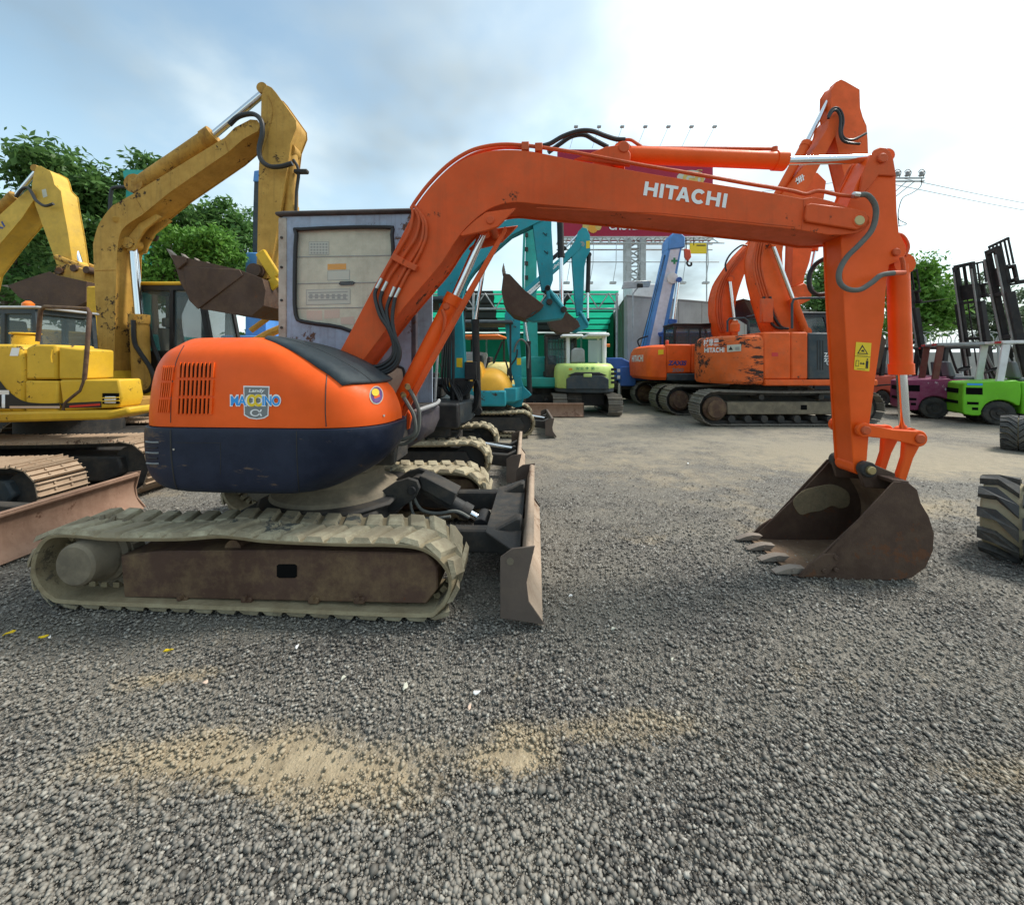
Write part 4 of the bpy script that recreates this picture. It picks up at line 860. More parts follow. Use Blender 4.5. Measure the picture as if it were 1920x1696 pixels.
for ya, yb in ((-.115, -.07), (.07, .115)): MB().prism(hl, ya, yb).build('bucket_link', 'orange', X, .012, 2)
pass
# ---- bucket
K0, K1 = -.28, .36
sp_px = [(1678, 902), (1704, 905), (1720, 918), (1727, 943), (1742, 968), (1752, 1000), (1750, 1032), (1736, 1064), (1710, 1083), (1678, 1088), (1551, 1087), (1500, 1083), (1513, 1065), (1551, 1030), (1610, 975)]
bk_px = [(1678, 902), (1704, 905), (1720, 918), (1727, 943), (1742, 968), (1752, 1000), (1750, 1032), (1736, 1064), (1710, 1083), (1678, 1088), (1551, 1087), (1488, 1082)]
side = M.poly(sp_px, K0); back = cat2(M.poly(bk_px, K0), 3)
tx, tz = M.at(1489, 1079, K0)
bk = bucket(X, side, back, K0, K1, 'bucket_steel', teeth=((tx, max(tz, .03)), (-1, -.10)), tooth_len=.125, tw=.060)
for s_, (ya, yb) in enumerate(((K0 - .016, K0 - .001), (K1 + .001, K1 + .016))):
    MB().prism(M.poly([(1496, 1081), (1549, 1079), (1572, 1052), (1566, 1036), (1545, 1038), (1518, 1056)], K0 - .01), ya, yb).build('side_cutter', 'bucket_steel', bk, .004)
    for px, py in ((1566, 1044), (1566, 1067), (1543, 1068)):
        q = M.at(px, py, K0 - .01); MB().cyl((q[0], ya - (.012 if s_ == 0 else -.0), q[1]), (q[0], yb + (.012 if s_ else 0), q[1]), .017, n=8).build('bolt', 'bucket_steel', bk, .004)
    MB().prism(M.poly([(1676, 902), (1690, 903), (1560, 1040), (1545, 1042)], K0 - .01), ya + .004, yb - .002).build('edge_strip', 'bucket_steel', bk, .003)
MB().prism([(x, z) for x, z in M.poly([(1560, 882), (1678, 897), (1680, 905), (1700, 908), (1660, 912), (1600, 900)], K0)], K0, K0 + .001)
mud = cat2([(1487, 940), (1505, 920), (1530, 912), (1562, 908), (1590, 922), (1592, 946), (1575, 953), (1560, 948), (1540, 957), (1520, 960), (1500, 964)], 4, True)
MB().prism(M.poly(mud, K1 - .022), K1 - .026, K1 - .0155).build('dried_mud', 'dried_mud', bk, .004)
# top lip plate and ears that carry the stick
tl = M.at(1678, 902, K0); MB().prism([(tl[0] - .015, tl[1] + .012), (tl[0] + .10, tl[1] + .002), (tl[0] + .10, tl[1] - .02), (tl[0] - .015, tl[1] - .014)], K0 + .002, K1 - .002).build('top_lip', 'bucket_steel', bk, .004)
pv = M.at(1628, 880, T0 - .06)
ear = [(pv[0] - .055, pv[1] - .02), (pv[0] - .045, pv[1] + .04), (pv[0], pv[1] + .06), (pv[0] + .045, pv[1] + .04), (tl[0] + .12, tl[1] + .02), (tl[0] + .10, tl[1] - .10), (pv[0] - .02, pv[1] - .14)]
for ya, yb in ((T0 - .05, T0 - .018), (T1 + .018, T1 + .05)): MB().prism(ear, ya, yb).build('bucket_ear', 'bucket_steel', bk, .006)
pin(X, pv[0], T0 - .10, T1 + .10, pv[1], .032, 'brass'); pin(X, pv[0], T0 - .075, T0 - .012, pv[1], .058, 'dark_steel', 'dust_seal'); pin(X, pv[0], T1 + .012, T1 + .075, pv[1], .058, 'dark_steel', 'dust_seal'); pin(X, pv[0], T0 + .004, T1 - .004, pv[1], .062, 'orange', 'stick_boss')

# ================================================================== generic small excavator standing behind the front one
def mini(name, label, fr, base, hoodm, L=2.1, Wd=1.7, tw=.34, th=.52, steel=False, blade_f=True, roof=None, post='black_paint', blade_mat='blade_face', n=34, hood_h=1.5, cabm=None, bw=None, group=None, body=True, hood_far=True):
    o = thing(name, label, 'excavator', fr, group); h = Wd / 2
    for y0, y1 in ((-h, -h + tw), (h - tw, h)):
        path = stadium(-L / 2, L / 2, .032, th, .025)
        if steel: steel_track(o, path, y0, y1, n, steel)
        else: rubber_track(o, path, y0, y1, n, lug=.026)
        yc = (y0 + y1) / 2
        f = MB(); f.prism([(-L / 2 + .35, .14), (L / 2 - .28, .14), (L / 2 - .2, .24), (L / 2 - .3, th - .12), (-L / 2 + .35, th - .12)], y0 + .05, y1 - .05); f.build('track_frame', 'dark_steel', o, .01)
        MB().lathe([(0, -.12), (.10, -.12), (.12, -.10), (th * .36, -.03), (th * .36, .03), (.12, .10), (.10, .12), (0, .12)], (-L / 2 + th * .5, yc, th * .5 + .015), 'y', 20).build('drive_sprocket', 'dusty_steel', o)
        MB().lathe([(0, -.06), (th * .38, -.06), (th * .38, .06), (0, .06)], (L / 2 - th * .5, yc, th * .5 + .015), 'y', 20).build('idler_wheel', 'dark_steel', o)
    c = MB(); c.box(-.5, .5, -h + tw - .02, h - tw + .02, .2, th - .06); c.cyl((0, 0, th - .1), (0, 0, th + .16), .40, n=24); c.build('car_body', 'dark_steel', o, .01)
    zb = th + .15
    if body:
        pl = [(.75, -.35), (.62, -h * .85), (.1, -h * .97), (-.55, -h * .9), (-.9, -h * .55), (-.98, 0), (-.9, h * .55), (-.55, h * .9), (.1, h * .97), (.62, h * .85), (.75, .35)]
        MB().loft([[(a * k, b * k, z) for a, b in pl] for k, z in ((.88, zb), (.98, zb + .06), (1, zb + .2), (1, zb + .34))]).build('body_skirt', base, o, .012, 2)
        zh = zb + .345; hp = [(-.05, -h * .55), (-.1, -h * .93), (-.52, -h * .88), (-.86, -h * .54), (-.94, 0), (-.86, h * .54), (-.52, h * .88), (-.25, h * .9), (-.28, 0)]
        MB().loft([[(-.45 + (a + .45) * k, b * k, z) for a, b in hp] for k, z in ((1, zh), (1, zh + (hood_h - zh) * .45), (.95, zh + (hood_h - zh) * .75), (.82, zh + (hood_h - zh) * .94), (.62, hood_h))]).build('engine_hood', hoodm, o, .012, 2, 40)
        MB().box(-.3, .25, -.05, .45, zh, zh + .18).build('seat_box', 'black_paint', o, .03, 2); s = MB(); s.box(-.15, .3, .0, .42, zh + .18, zh + .30); s.prism([(-.22, zh + .2), (-.1, zh + .2), (-.2, zh + .72), (-.3, zh + .7)], .02, .40); s.build('seat', 'black_paint', o, .03, 2)
        for y in (-.02, .44): MB().tube([(.40, y, zb + .3), (.42, y, zb + .75), (.36, y, zb + .95)], .013).build('control_lever', 'black_paint', o)
        if roof: canopy(o, -.75, .55, -.35, .75, zb + .34, 2.46, post, roof)
        if cabm: cab(o, -.55, .62, .0, h * .95, zb + .34, 2.44, cabm, cabm, .32, 'glass')
    if blade_f:
        bw = bw or h; bl = blade(o, L / 2 + .36, -bw, bw, .03, .40, blade_mat, 'blade_side', .14)
        for s in (-1, 1): MB().prism([(.25, .22), (.25, .36), (L / 2 + .22, .30), (L / 2 + .34, .36), (L / 2 + .34, .12), (.8, .18)], s * .36 - .05, s * .36 + .05).build('push_arm', 'dark_steel', o, .012)
        ram(o, (.35, 0, .46), (.85, 0, .38), (L / 2 + .30, 0, .30), .05, .025, 'dark_steel')
    return o
def boom_from(o, fr, px, yc, w, mat, name='boom', lip=.01): return boxbeam(name, fr.poly(px, yc - w / 2), yc - w / 2, yc + w / 2, mat, o, lip, .012, .003)
def ramp3(o, fr, a, b, c, yc, rb, rr, mat, rod='chrome'):
    A, Bm, Cc = fr.p3(*a, yc), fr.p3(*b, yc), fr.p3(*c, yc); return ram(o, A, Bm, Cc, rb, rr, mat, rod)
def hose(o, fr, pts, y, r=.02, mat='hose', name='hydraulic_hose'): return MB().tube(fr.line(pts, y), r, 7, 5).build(name, mat, o)

# ---- first teal excavator behind the front machine
F1 = Fr(-1.32, 5.95, -2)
E1 = mini('mini_excavator', 'teal boomed mini excavator with black canopy, directly behind the front orange one', F1, 'slate', 'slate', 2.1, 1.75, .36, .55, roof='rubber_cover', group='small excavators parked in a row')
bm1 = boom_from(E1, F1, [(846, 712)] + cat2([(842, 690), (838, 640), (826, 590), (820, 550), (822, 520), (834, 495), (860, 462), (900, 436), (960, 408)], 3) + [(990, 398), (1012, 392), (1022, 398), (1018, 412), (985, 428)] + cat2([(960, 440), (915, 480), (880, 520), (866, 560), (868, 620), (873, 712)], 3), 0, .20, 'teal')
lettering('KOBELCO', bm1, 'white', para(F1.p3(864, 470, -.103), F1.p3(898, 441, -.103), F1.p3(859, 464, -.103)), .02)
patch('sticker', [F1.p3(a, b, -.103) for a, b in ((856, 671), (867, 671), (867, 689), (856, 688))], 'decal_yellow', bm1)
MB().box(*[c for p in zip(F1.at(848, 770, 0), F1.at(880, 700, 0)) for c in p][:2], -.13, .13, F1.at(850, 770, 0)[1], F1.at(850, 708, 0)[1]).build('swing_post', 'black_paint', E1, .03, 2)
ramp3(E1, F1, (896, 770), (891, 600), (912, 470), .0, .055, .03, 'black_paint'); MB().box(F1.at(871, 0, -.2)[0], F1.at(893, 0, -.2)[0], -.20, -.08, F1.at(880, 712, -.2)[1], F1.at(880, 678, -.2)[1]).build('cylinder_guard', 'black_paint', E1, .01)
st1 = boom_from(E1, F1, [(996, 390), (1008, 380), (1024, 384), (1034, 402), (1034, 430), (1037, 480), (1037, 525), (1030, 545), (1016, 545), (1012, 520), (1004, 460), (999, 420)], 0, .16, 'teal', 'stick')
for px, py in ((1022, 440), (1024, 474)): MB().tube(F1.line([(px - 4, py - 4), (px + 3, py + 2), (px + 3, py - 3)], -.09), .006).build('hose_bracket', 'black_paint', st1)
ramp3(E1, F1, (1050, 408), (1052, 482), (1053, 580), 0, .05, .03, 'black_paint')
k1 = bucket(E1, F1.poly([(944, 512), (956, 514), (985, 545), (1012, 565), (1020, 572), (1014, 580), (1000, 585), (985, 597), (962, 590), (945, 572), (940, 545)], -.28), F1.poly([(1020, 572), (1014, 580), (1000, 590), (985, 597), (962, 590), (945, 572), (940, 545), (944, 512)], -.28), -.28, .28, 'bucket_steel', 'bucket_steel', teeth=(F1.at(944, 506, -.28), (0, 1)), tooth_len=.10, tw=.05)
MB().prism(F1.poly([(1000, 585), (1022, 560), (1032, 545), (1045, 552), (1062, 580), (1056, 596), (1030, 600), (1000, 602), (985, 598)], -.12), -.12, .12).build('bucket_bracket', 'teal', E1, .01)
for a, b in (((1027, 540), (1057, 580)), ((1027, 541), (1030, 566))):
    p, q = F1.at(*a, -.14), F1.at(*b, -.14); MB().cyl((p[0], -.14, p[1]), (q[0], -.14, q[1]), .028, n=8).build('bucket_link', 'teal', E1); pin(E1, p[0], -.17, .17, p[1], .04, 'dark_steel'); pin(E1, q[0], -.17, .17, q[1], .045, 'dark_steel')
for i in range(4): hose(E1, F1, [(838 + i * 3, 600), (832 + i * 4, 660), (830 + i * 5, 720), (846 + i * 5, 742), (866 + i * 4, 735), (880 + i * 3, 715)], -.14 - i * .03, .016)
for i in range(3): hose(E1, F1, [(888 + i * 3, 712), (893 + i * 3, 735), (885 + i * 4, 765), (870 + i * 5, 775)], -.16 - i * .03, .016)
MB().box(-.1, .65, -.8, -.30, .72, 1.05).build('tool_box', 'black_paint', E1, .03, 2); MB().tube([(.3, -.62, 1.05), (.34, -.62, 1.7), (.3, -.6, 2.0)], .018).build('grab_rail', 'grey_paint', E1)
for i in range(5): MB().tube([(.5 + .08 * math.sin(i), -.55 + i * .1, .72), (.6, -.4 + i * .08, 1.0 + .05 * i), (.45, -.3 + .06 * i, 1.3)], .016, 6, 4).build('hydraulic_hose', 'hose', E1)

# ---- teal and yellow machine further back
F2 = Fr(-.52, 9.15, -1)
E2 = mini('mini_excavator', 'teal mini excavator with rounded yellow hood and black canopy, third machine in the row', F2, 'teal', 'yellow_orange', 2.0, 1.72, .32, .55, roof='rubber_cover', hood_h=1.62, group='small excavators parked in a row', blade_mat='blade_side')
yh = -.86 * .93
lettering('No.8242', E2, 'decal_grey', para(F2.p3(913, 722, -.80), F2.p3(931, 722, -.80), F2.p3(913, 714, -.80)), .01)
hd2 = MB().lathe([(0, -.02), (.30, 0), (.42, .1), (.5, .3), (.52, .6), (.5, .62), (0, .62)], (F2.at(918, 730, -.4)[0], -.82, F2.at(918, 733, -.4)[1]), 'y', 28)
hd2.v = [(x, y, max(z, .98)) for x, y, z in hd2.v]; hd2.build('round_hood', 'yellow_orange', E2)
MB().box(F2.at(897, 750, -.85)[0], F2.at(949, 750, -.85)[0], -.865, -.2, .66, 1.0).build('side_tank', 'teal', E2, .04, 2)
bm2 = boom_from(E2, F2, [(962, 712), (956, 680), (948, 620), (946, 590), (952, 575)] + cat2([(965, 558), (985, 540), (1030, 500), (1062, 472), (1078, 452)], 2) + [(1086, 448), (1092, 456), (1086, 468), (1060, 492), (1020, 528), (990, 560), (976, 585), (975, 640), (978, 690), (978, 712)], 0, .18, 'teal')
lettering('Kubota', bm2, 'white', para(F2.p3(1032, 510, -.093), F2.p3(1056, 490, -.093), F2.p3(1030, 504, -.093)), .02)
patch('sticker', [F2.p3(a, b, -.093) for a, b in ((986, 549), (1012, 527), (1016, 533), (990, 556))], 'white', bm2); lettering('クレーン仕様', bm2, 'black', para(F2.p3(989, 553.5, -.096), F2.p3(1014, 532, -.096), F2.p3(987, 550, -.096)), .01)
patch('sticker', [F2.p3(a, b, -.093) for a, b in ((969, 671), (977, 671), (977, 684), (969, 684))], 'decal_yellow', bm2)
MB().prism(F2.poly([(962, 705), (976, 704), (982, 725), (992, 734), (997, 740), (990, 746), (982, 748), (978, 762), (966, 764), (955, 760), (948, 758), (960, 748), (962, 738), (952, 728), (966, 724)], -.12), -.12, .12).build('swing_bracket', 'teal', E2, .012)
ramp3(E2, F2, (993, 738), (990, 640), (984, 600), .0, .06, .03, 'black_paint')
st2 = boom_from(E2, F2, [(1080, 448), (1084, 434), (1092, 426), (1100, 428), (1106, 440), (1107, 470), (1100, 482), (1096, 500), (1094, 560), (1092, 590), (1082, 592), (1078, 560), (1073, 490), (1072, 470)], 0, .15, 'teal', 'stick')
patch('sticker', [F2.p3(a, b, -.08) for a, b in ((1099, 452), (1106, 451), (1106, 465), (1099, 466))], 'decal_yellow', st2); MB().cyl(F2.p3(1091, 458, -.085), F2.p3(1091, 458, -.074), .065, n=20).build('lightening_hole', 'glass_pale', st2)
ramp3(E2, F2, (1104, 478), (1102, 548), (1102, 600), 0, .05, .028, 'black_paint'); ramp3(E2, F2, (1030, 490), (1060, 464), (1092, 432), .0, .045, .025, 'black_paint')
bucket(E2, F2.poly([(1032, 588), (1060, 582), (1084, 602), (1088, 612), (1072, 622), (1050, 624), (1036, 616), (1029, 602)], -.26), F2.poly([(1088, 612), (1072, 622), (1050, 624), (1036, 616), (1029, 602), (1032, 588)], -.26), -.26, .26, 'bucket_steel', 'bucket_steel', teeth=(F2.at(1032, 584, -.26), (0, 1)), tooth_len=.09)
MB().prism(F2.poly([(1066, 620), (1080, 598), (1094, 586), (1104, 606), (1103, 614), (1080, 624)], -.1), -.1, .1).build('bucket_bracket', 'teal', E2, .01)
p, q = F2.at(1087, 584, -.11), F2.at(1103, 609, -.11); MB().cyl((p[0], -.11, p[1]), (q[0], -.11, q[1]), .03, n=8).build('bucket_link', 'teal', E2)
hose(E2, F2, [(964, 660), (968, 645), (976, 636), (986, 642), (992, 656), (990, 690)], -.14, .022, 'hose_grey'); hose(E2, F2, [(970, 655), (968, 670), (958, 685), (954, 700), (962, 712)], -.15, .018)

# ---- machines deeper in the yard
F3 = Fr(1.1, 13.2, -92)
E3 = mini('crawler_excavator', 'dark cabbed teal excavator facing the camera, barred cab window behind the teal buckets', F3, 'teal_green', 'teal_green', 2.6, 2.1, .42, .62, steel='shoe_dark', n=36, cabm='dark_steel', hood_h=1.8, group='small excavators parked in a row', blade_mat='blade_rusty')
c3 = [c for c in E3.children if c.name.startswith('cab')][0]
for i in range(9): MB().box(.50, .52, .1 + i * .1, .115 + i * .1, 1.5, 2.4).build('window_bar', 'black_paint', c3)
for z in (1.7, 2.0, 2.25): MB().box(.515, .53, .06, .96, z, z + .02).build('window_bar', 'black_paint', c3)
lb = Fr(.55, 14.2, 0)
BT = thing('excavator_boom', 'tall upright teal green boom standing behind the nearer teal stick', 'boom', Fr(.55, 15.5, 0))
fb_ = Fr(.55, 15.5, 0); tb = boom_from(BT, fb_, [(986, 700), (984, 560), (987, 400), (990, 388), (1004, 386), (1007, 400), (1006, 560), (1010, 700)], 0, .35, 'teal_green', 'boom_box')
MB().box(-.6, .6, -.5, .5, 0, 1.4).build('boom_base', 'dark_steel', BT, .05)
for i in range(9): MB().box(fb_.at(984, 0, -.2)[0], fb_.at(990, 0, -.2)[0], -.25, -.18, 2.6 + i * .55, 2.75 + i * .55).build('hose_clamp', 'dark_steel', tb)
MB().tube([fb_.p3(984, 420, -.22), fb_.p3(981, 520, -.22), fb_.p3(984, 640, -.22)], .05, 6, 4).build('hydraulic_hose', 'teal_green', tb)
F4 = Fr(-.85, 12.0, 170)
E4 = mini('mini_excavator', 'pale yellow mini excavator far back between the two teal booms', F4, 'pale_yellow', 'pale_yellow', 2.0, 1.7, .34, .55, roof=None, hood_h=1.6, group='small excavators parked in a row', n=24)
MB().tube([F4.p3(a, b, .6) for a, b in ((922, 692), (930, 668), (942, 640))], .03).build('boom_link', 'black_paint', E4)
lt = MB(); lt.box(.0, .5, -.5, .5, 1.3, 1.9); lt.build('dash_cover', 'grey_paint', E4, .05); MB().box(-.6, .7, -.6, .6, 2.32, 2.40).build('light_bar', 'amber', E4, .03); MB().box(-.55, -.5, -.5, -.45, 1.4, 2.33).build('light_post', 'black_paint', E4); MB().box(.5, .55, -.5, -.45, 1.4, 2.33).build('light_post', 'black_paint', E4)
F5 = Fr(-2.1, 9.4, 0)
E5 = mini('mini_excavator', 'yellow mini excavator half hidden behind the front machine\'s boom cylinder', F5, 'black_paint', 'yellow_orange', 2.0, 1.7, .34, .55, roof='rubber_cover', hood_h=1.7, group='small excavators parked in a row', n=24)

# ---- green and white excavator seen from behind
F6 = Fr(2.28, 12.9, 88)
E6 = thing('mini_excavator', 'lime green excavator seen from behind with white canopy posts and wide steel tracks', 'excavator', F6, 'small excavators parked in a row')
gx = F6.x
def rear(px, py, x): return F6.atx(px, py, x)
xr_ = -1.25
for y0, y1 in ((-1.02, -.60), (.60, 1.02)):
    steel_track(E6, stadium(-1.3, 1.3, .035, .60, .02), y0, y1, 34, 'shoe_grey'); MB().prism([(-.95, .14), (1.0, .14), (1.05, .45), (-.95, .45)], y0 + .08, y1 - .08).build('track_frame', 'dark_steel', E6, .01); MB().lathe([(0, -.15), (.22, -.15), (.22, .15), (0, .15)], (-1.02, (y0 + y1) / 2, .315), 'y', 18).build('drive_sprocket', 'dark_steel', E6)
MB().box(-.6, .6, -.62, .62, .25, .62).build('car_body', 'black_paint', E6, .02)
pl = [(.7, -.9), (-.3, -.94), (-.85, -.86), (-1.1, -.6), (-1.18, -.2), (-1.18, .2), (-1.1, .6), (-.85, .86), (-.3, .94), (.7, .9)]
MB().loft([[(a * k, b * k, z) for a, b in pl] for k, z in ((.92, .66), (.985, .70), (.985, .80))]).build('body_skirt', 'slate', E6, .01)
hd = MB().loft([[(a * k, b * k, z) for a, b in pl] for k, z in ((.985, .802), (1, .86), (1, 1.3), (.97, 1.46), (.90, 1.54), (.8, 1.565))]).build('engine_cover', 'lime_white', E6, .02, 2, 35)
MB().prism([(-.62, .80), (.62, .80), (.62, 1.10), (.45, 1.20), (-.45, 1.20), (-.62, 1.10)], -1.235, -1.10, 'x').build('counterweight', 'slate', E6, .02, 2)
MB().prism([(-.58, 1.205), (.58, 1.205), (.35, 1.30), (-.35, 1.30)], -1.215, -1.10, 'x').build('grille', 'black', E6, .01); MB().prism([(-.12, 1.16), (.12, 1.16), (.12, 1.25), (-.12, 1.25)], -1.25, -1.20, 'x').build('tow_plate', 'lime_white', E6, .01)
lettering('安全', E6, 'green_cross', para((-1.195, .34, 1.37), (-1.195, .10, 1.37), (-1.195, .34, 1.46)), .01); lettering('+', E6, 'green_cross', para((-1.2, .06, 1.38), (-1.2, -.04, 1.38), (-1.2, .06, 1.46)), .03); lettering('第一', E6, 'green_cross', para((-1.195, -.10, 1.37), (-1.195, -.34, 1.37), (-1.195, -.10, 1.46)), .01)
for i in range(4): MB().box(-1.0, -.97, -.9, -.74, .95 + i * .13, 1.03 + i * .13).build('vent_slot', 'black', E6)
MB().prism([(a, b) for a, b in ((.55, 1.36), (.45, 1.36), (.45, 1.42), (.55, 1.42))], -1.192, -1.188, 'x').build('sticker', 'decal_orange', E6)
for y in (.50, -.62): MB().cyl((-.55, y, 1.5), (-.45, y, 2.4), .06, n=8).build('canopy_post', 'white_paint', E6); MB().cyl((.5, y, 1.2), (.5, y, 2.4), .04, n=8).build('canopy_post', 'white_paint', E6)
MB().box(-.75, .7, -.75, -.1, 2.40, 2.50).build('canopy_roof', 'white_paint', E6, .04, 2); MB().box(-.75, .7, .05, .72, 2.38, 2.46).build('canopy_roof', 'white_paint', E6, .04, 2)
MB().prism([(-.02, 1.58), (.42, 1.58), (.40, 1.98), (.30, 2.04), (.08, 2.04), (.0, 1.98)], -.62, -.5, 'x').build('seat_back', 'grey_paint', E6, .04, 2); MB().prism([(-.58, 1.60), (-.14, 1.60), (-.14, 2.3), (-.55, 2.3)], -.45, -.43, 'x').build('rear_window', 'glass_pale', E6)
MB().cyl((-.6, -.68, 2.12), (-.6, -.78, 2.12), .05).build('side_lamp', 'amber', E6)

# ================================================================== big orange excavators on the right
def big_tracks(o, x0, x1, yn, gauge, w, h, n, mat):
    for y0 in (yn, yn + gauge):
        y1 = y0 + w; steel_track(o, stadium(x0, x1, .04, h, .03), y0, y1, n, mat); yc = (y0 + y1) / 2
        fm = MB(); fm.prism([(x0 + .75, .28), (x1 - .65, .28), (x1 - .55, .42), (x1 - .7, .60), (x0 + .75, .60)], y0 + .12, y1 - .12); f = fm.build('track_frame', 'dusty_steel', o, .02)
        if y0 == yn: MB().box(x0 + 2.6, x0 + 2.75, y0 + .112, y0 + .13, .40, .52).build('frame_hole_shade', 'hole_shade', f)  # dark block paints in the shade inside a frame hole
        MB().lathe([(0, 0), (.30, 0), (.30, .05), (.24, .09), (.22, .16), (0, .17)], (x0 + h * .5, y0 + .16, h * .5), (0, -1, 0), 26).build('drive_motor', 'frame_brown', o); MB().lathe([(0, -.06), (h * .42, -.06), (h * .42, .06), (0, .06)], (x0 + h * .5, yc, h * .5), 'y', 26).build('drive_sprocket', 'dark_steel', o); MB().lathe([(0, -.12), (h * .38, -.12), (h * .38, .12), (0, .12)], (x1 - h * .5, yc, h * .5), 'y', 26).build('idler_wheel', 'dusty_steel', o)
        for k in range(8): MB().lathe([(0, -.2), (.09, -.2), (.09, .2), (0, .2)], (x0 + .85 + k * (x1 - x0 - 1.7) / 7, yc, .17), 'y', 12).build('track_roller', 'dark_steel', o)
        for k in range(2): MB().lathe([(0, -.2), (.07, -.2), (.07, .2), (0, .2)], (x0 + 1.6 + k * 1.5, yc, h - .14), 'y', 12).build('carrier_roller', 'dark_steel', o)
G1 = Fr(7.0, 11.25, 0)
Z1 = thing('crawler_excavator', 'orange crawler excavator with badly chipped counterweight, largest machine on the right', 'excavator', G1, 'big orange excavators')
big_tracks(Z1, 4.66 - 7.0, 9.25 - 7.0, -1.45, 2.1, .6, .86, 46, 'shoe_grey')
MB().box(-1.0, 1.0, -.85, .85, .45, .80).build('car_body', 'dark_steel', Z1, .03); MB().cyl((0, 0, .78), (0, 0, 1.02), .7, n=32).build('slew_ring', 'dark_steel', Z1)
yb1 = -1.25; x0c, x1c = G1.at(1312, 680, yb1)[0], G1.at(1430, 680, yb1)[0]; zb1, zt1 = 1.02, 2.30
def cwring(z, ins, xr, rad=.35):
    p = [(x1c, yb1 + ins)]
    for i in range(11): t = math.pi / 2 * i / 10; p.append((xr + rad - rad * math.sin(t), yb1 + rad * RY + ins - rad * RY * math.cos(t)))
    for i in range(11): t = math.pi / 2 * (1 - i / 10); p.append((xr + rad - rad * math.sin(t), -yb1 - rad * RY - ins + rad * RY * math.cos(t)))
    p.append((x1c, -yb1 - ins)); return [(a, b, z) for a, b in p]
RY = .98; x0c = 5.36 - 7.0; x1c = G1.at(1432, 680, yb1)[0]; RD = x1c - .05 - x0c
RY = 1.22 / RD
cwo = MB().loft([cwring(zb1, .06, x0c + .06, RD - .06), cwring(zb1 + .08, .0, x0c + .02, RD - .02), cwring(1.6, 0, x0c, RD), cwring(2.12, 0, x0c + .02, RD - .02), cwring(2.24, .05, x0c + .07, RD - .07), cwring(zt1, .16, x0c + .16, RD - .16)]).build('counterweight', 'orange_chipped', Z1, .01, 1, 30)
x2c, x3c, x4c = [G1.at(p, 680, yb1)[0] for p in (1484, 1516, 1640)]
MB().box(x1c + .004, x2c - .004, yb1 + .01, -yb1 - .01, zb1 + .14, 2.36).build('side_door', 'orange_worn', Z1, .04, 2); MB().box(x2c, x3c - .004, yb1 + .01, -yb1 - .01, zb1 + .14, 2.36).build('side_door', 'orange_worn', Z1, .04, 2)
MB().prism([(x3c, zb1 + .14), (x4c, zb1 + .14), (x4c, 1.75), (x3c + .95, 2.05), (x3c + .62, 2.34), (x3c, 2.34)], yb1 + .005, .2).build('front_cover', 'slate', Z1, .04, 2)
MB().box(x1c + .01, x4c + .05, yb1 - .04, -yb1, zb1 - .02, zb1 + .135).build('side_sill', 'orange_worn', Z1, .03, 2)
for px in (1532, 1537, 1542): a = G1.at(px, 640, yb1)[0]; MB().box(a, a + .025, yb1 + .0, yb1 + .02, 1.4, 2.15).build('vent_groove', 'black', Z1)
CWB = bvh_of(cwo)
def cwhit(px, py, off=.004):
    o, q = G1.ray(px, py); l, n, i, t = CWB.ray_cast(Vector(o), Vector(q).normalized()); n = -n if n.dot(Vector(q)) > 0 else n; return l + n * off
def cwtext(s, bl, br, tl, th): return lettering(s, cwo, 'white', lambda u, v: cwhit(bl[0] + (br[0] - bl[0]) * u + (tl[0] - bl[0]) * v, bl[1] + (br[1] - bl[1]) * u + (tl[1] - bl[1]) * v), th)
def cwpoly(pts, mat, off): return MB().add([cwhit(a, b, off) for a, b in pts], [tuple(range(len(pts)))]).build('sticker', mat, cwo)
maker_name(cwo, 'white', lambda u, v: cwhit(1321 + 39 * u, 661 - u - 9 * v)); cwtext('村車卌', (1319, 650), (1348, 648), (1319, 636), .01)
cwpoly(((1364, 647), (1390, 645), (1390, 658), (1364, 660)), 'decal_paper', .03); cwpoly(((1367, 656), (1371, 649), (1375, 656)), 'black', .036); cwpoly(((1379, 651), (1387, 650), (1387, 656), (1379, 656)), 'decal_line', .036)
patch('sticker', [G1.p3(a, b, yb1 + .007) for a, b in ((1447, 661), (1459, 661), (1459, 668), (1447, 668))], 'red', Z1)
lettering('ZAXIS', Z1, 'white', para(G1.p3(1545, 669, yb1 + .001), G1.p3(1572, 669, yb1 + .001), G1.p3(1545, 661, yb1 + .001)), .03); lettering('225', Z1, 'white', para(G1.p3(1545, 678, yb1 + .001), G1.p3(1563, 678, yb1 + .001), G1.p3(1545, 671, yb1 + .001)), .03); lettering('USR', Z1, 'white', para(G1.p3(1550, 684, yb1 + .001), G1.p3(1566, 684, yb1 + .001), G1.p3(1550, 679, yb1 + .001)), .03)
cab(Z1, x3c - .1, x4c + .3, .25, 1.22, zb1 + .14, 2.98, 'slate', 'slate', .36, 'glass', lean=.35)
zt_ = 2.36
MB().tube([G1.p3(a, b, -.9) for a, b in ((1485, 616), (1485, 570), (1488, 561), (1500, 559), (1550, 558))], .03, 8).build('hand_rail', 'slate', Z1); MB().tube([G1.p3(a, b, -.9) for a, b in ((1364, 622), (1364, 602), (1368, 597), (1395, 596), (1403, 602), (1404, 620))], .025, 8).build('hand_rail', 'slate', Z1)
MB().lathe([(0, 0), (.10, 0), (.12, .05), (.12, .2), (.07, .26), (.07, .3), (0, .3)], G1.p3(1378, 622, -.6), 'z', 16).build('exhaust_cap', 'orange_worn', Z1)
w1 = .55
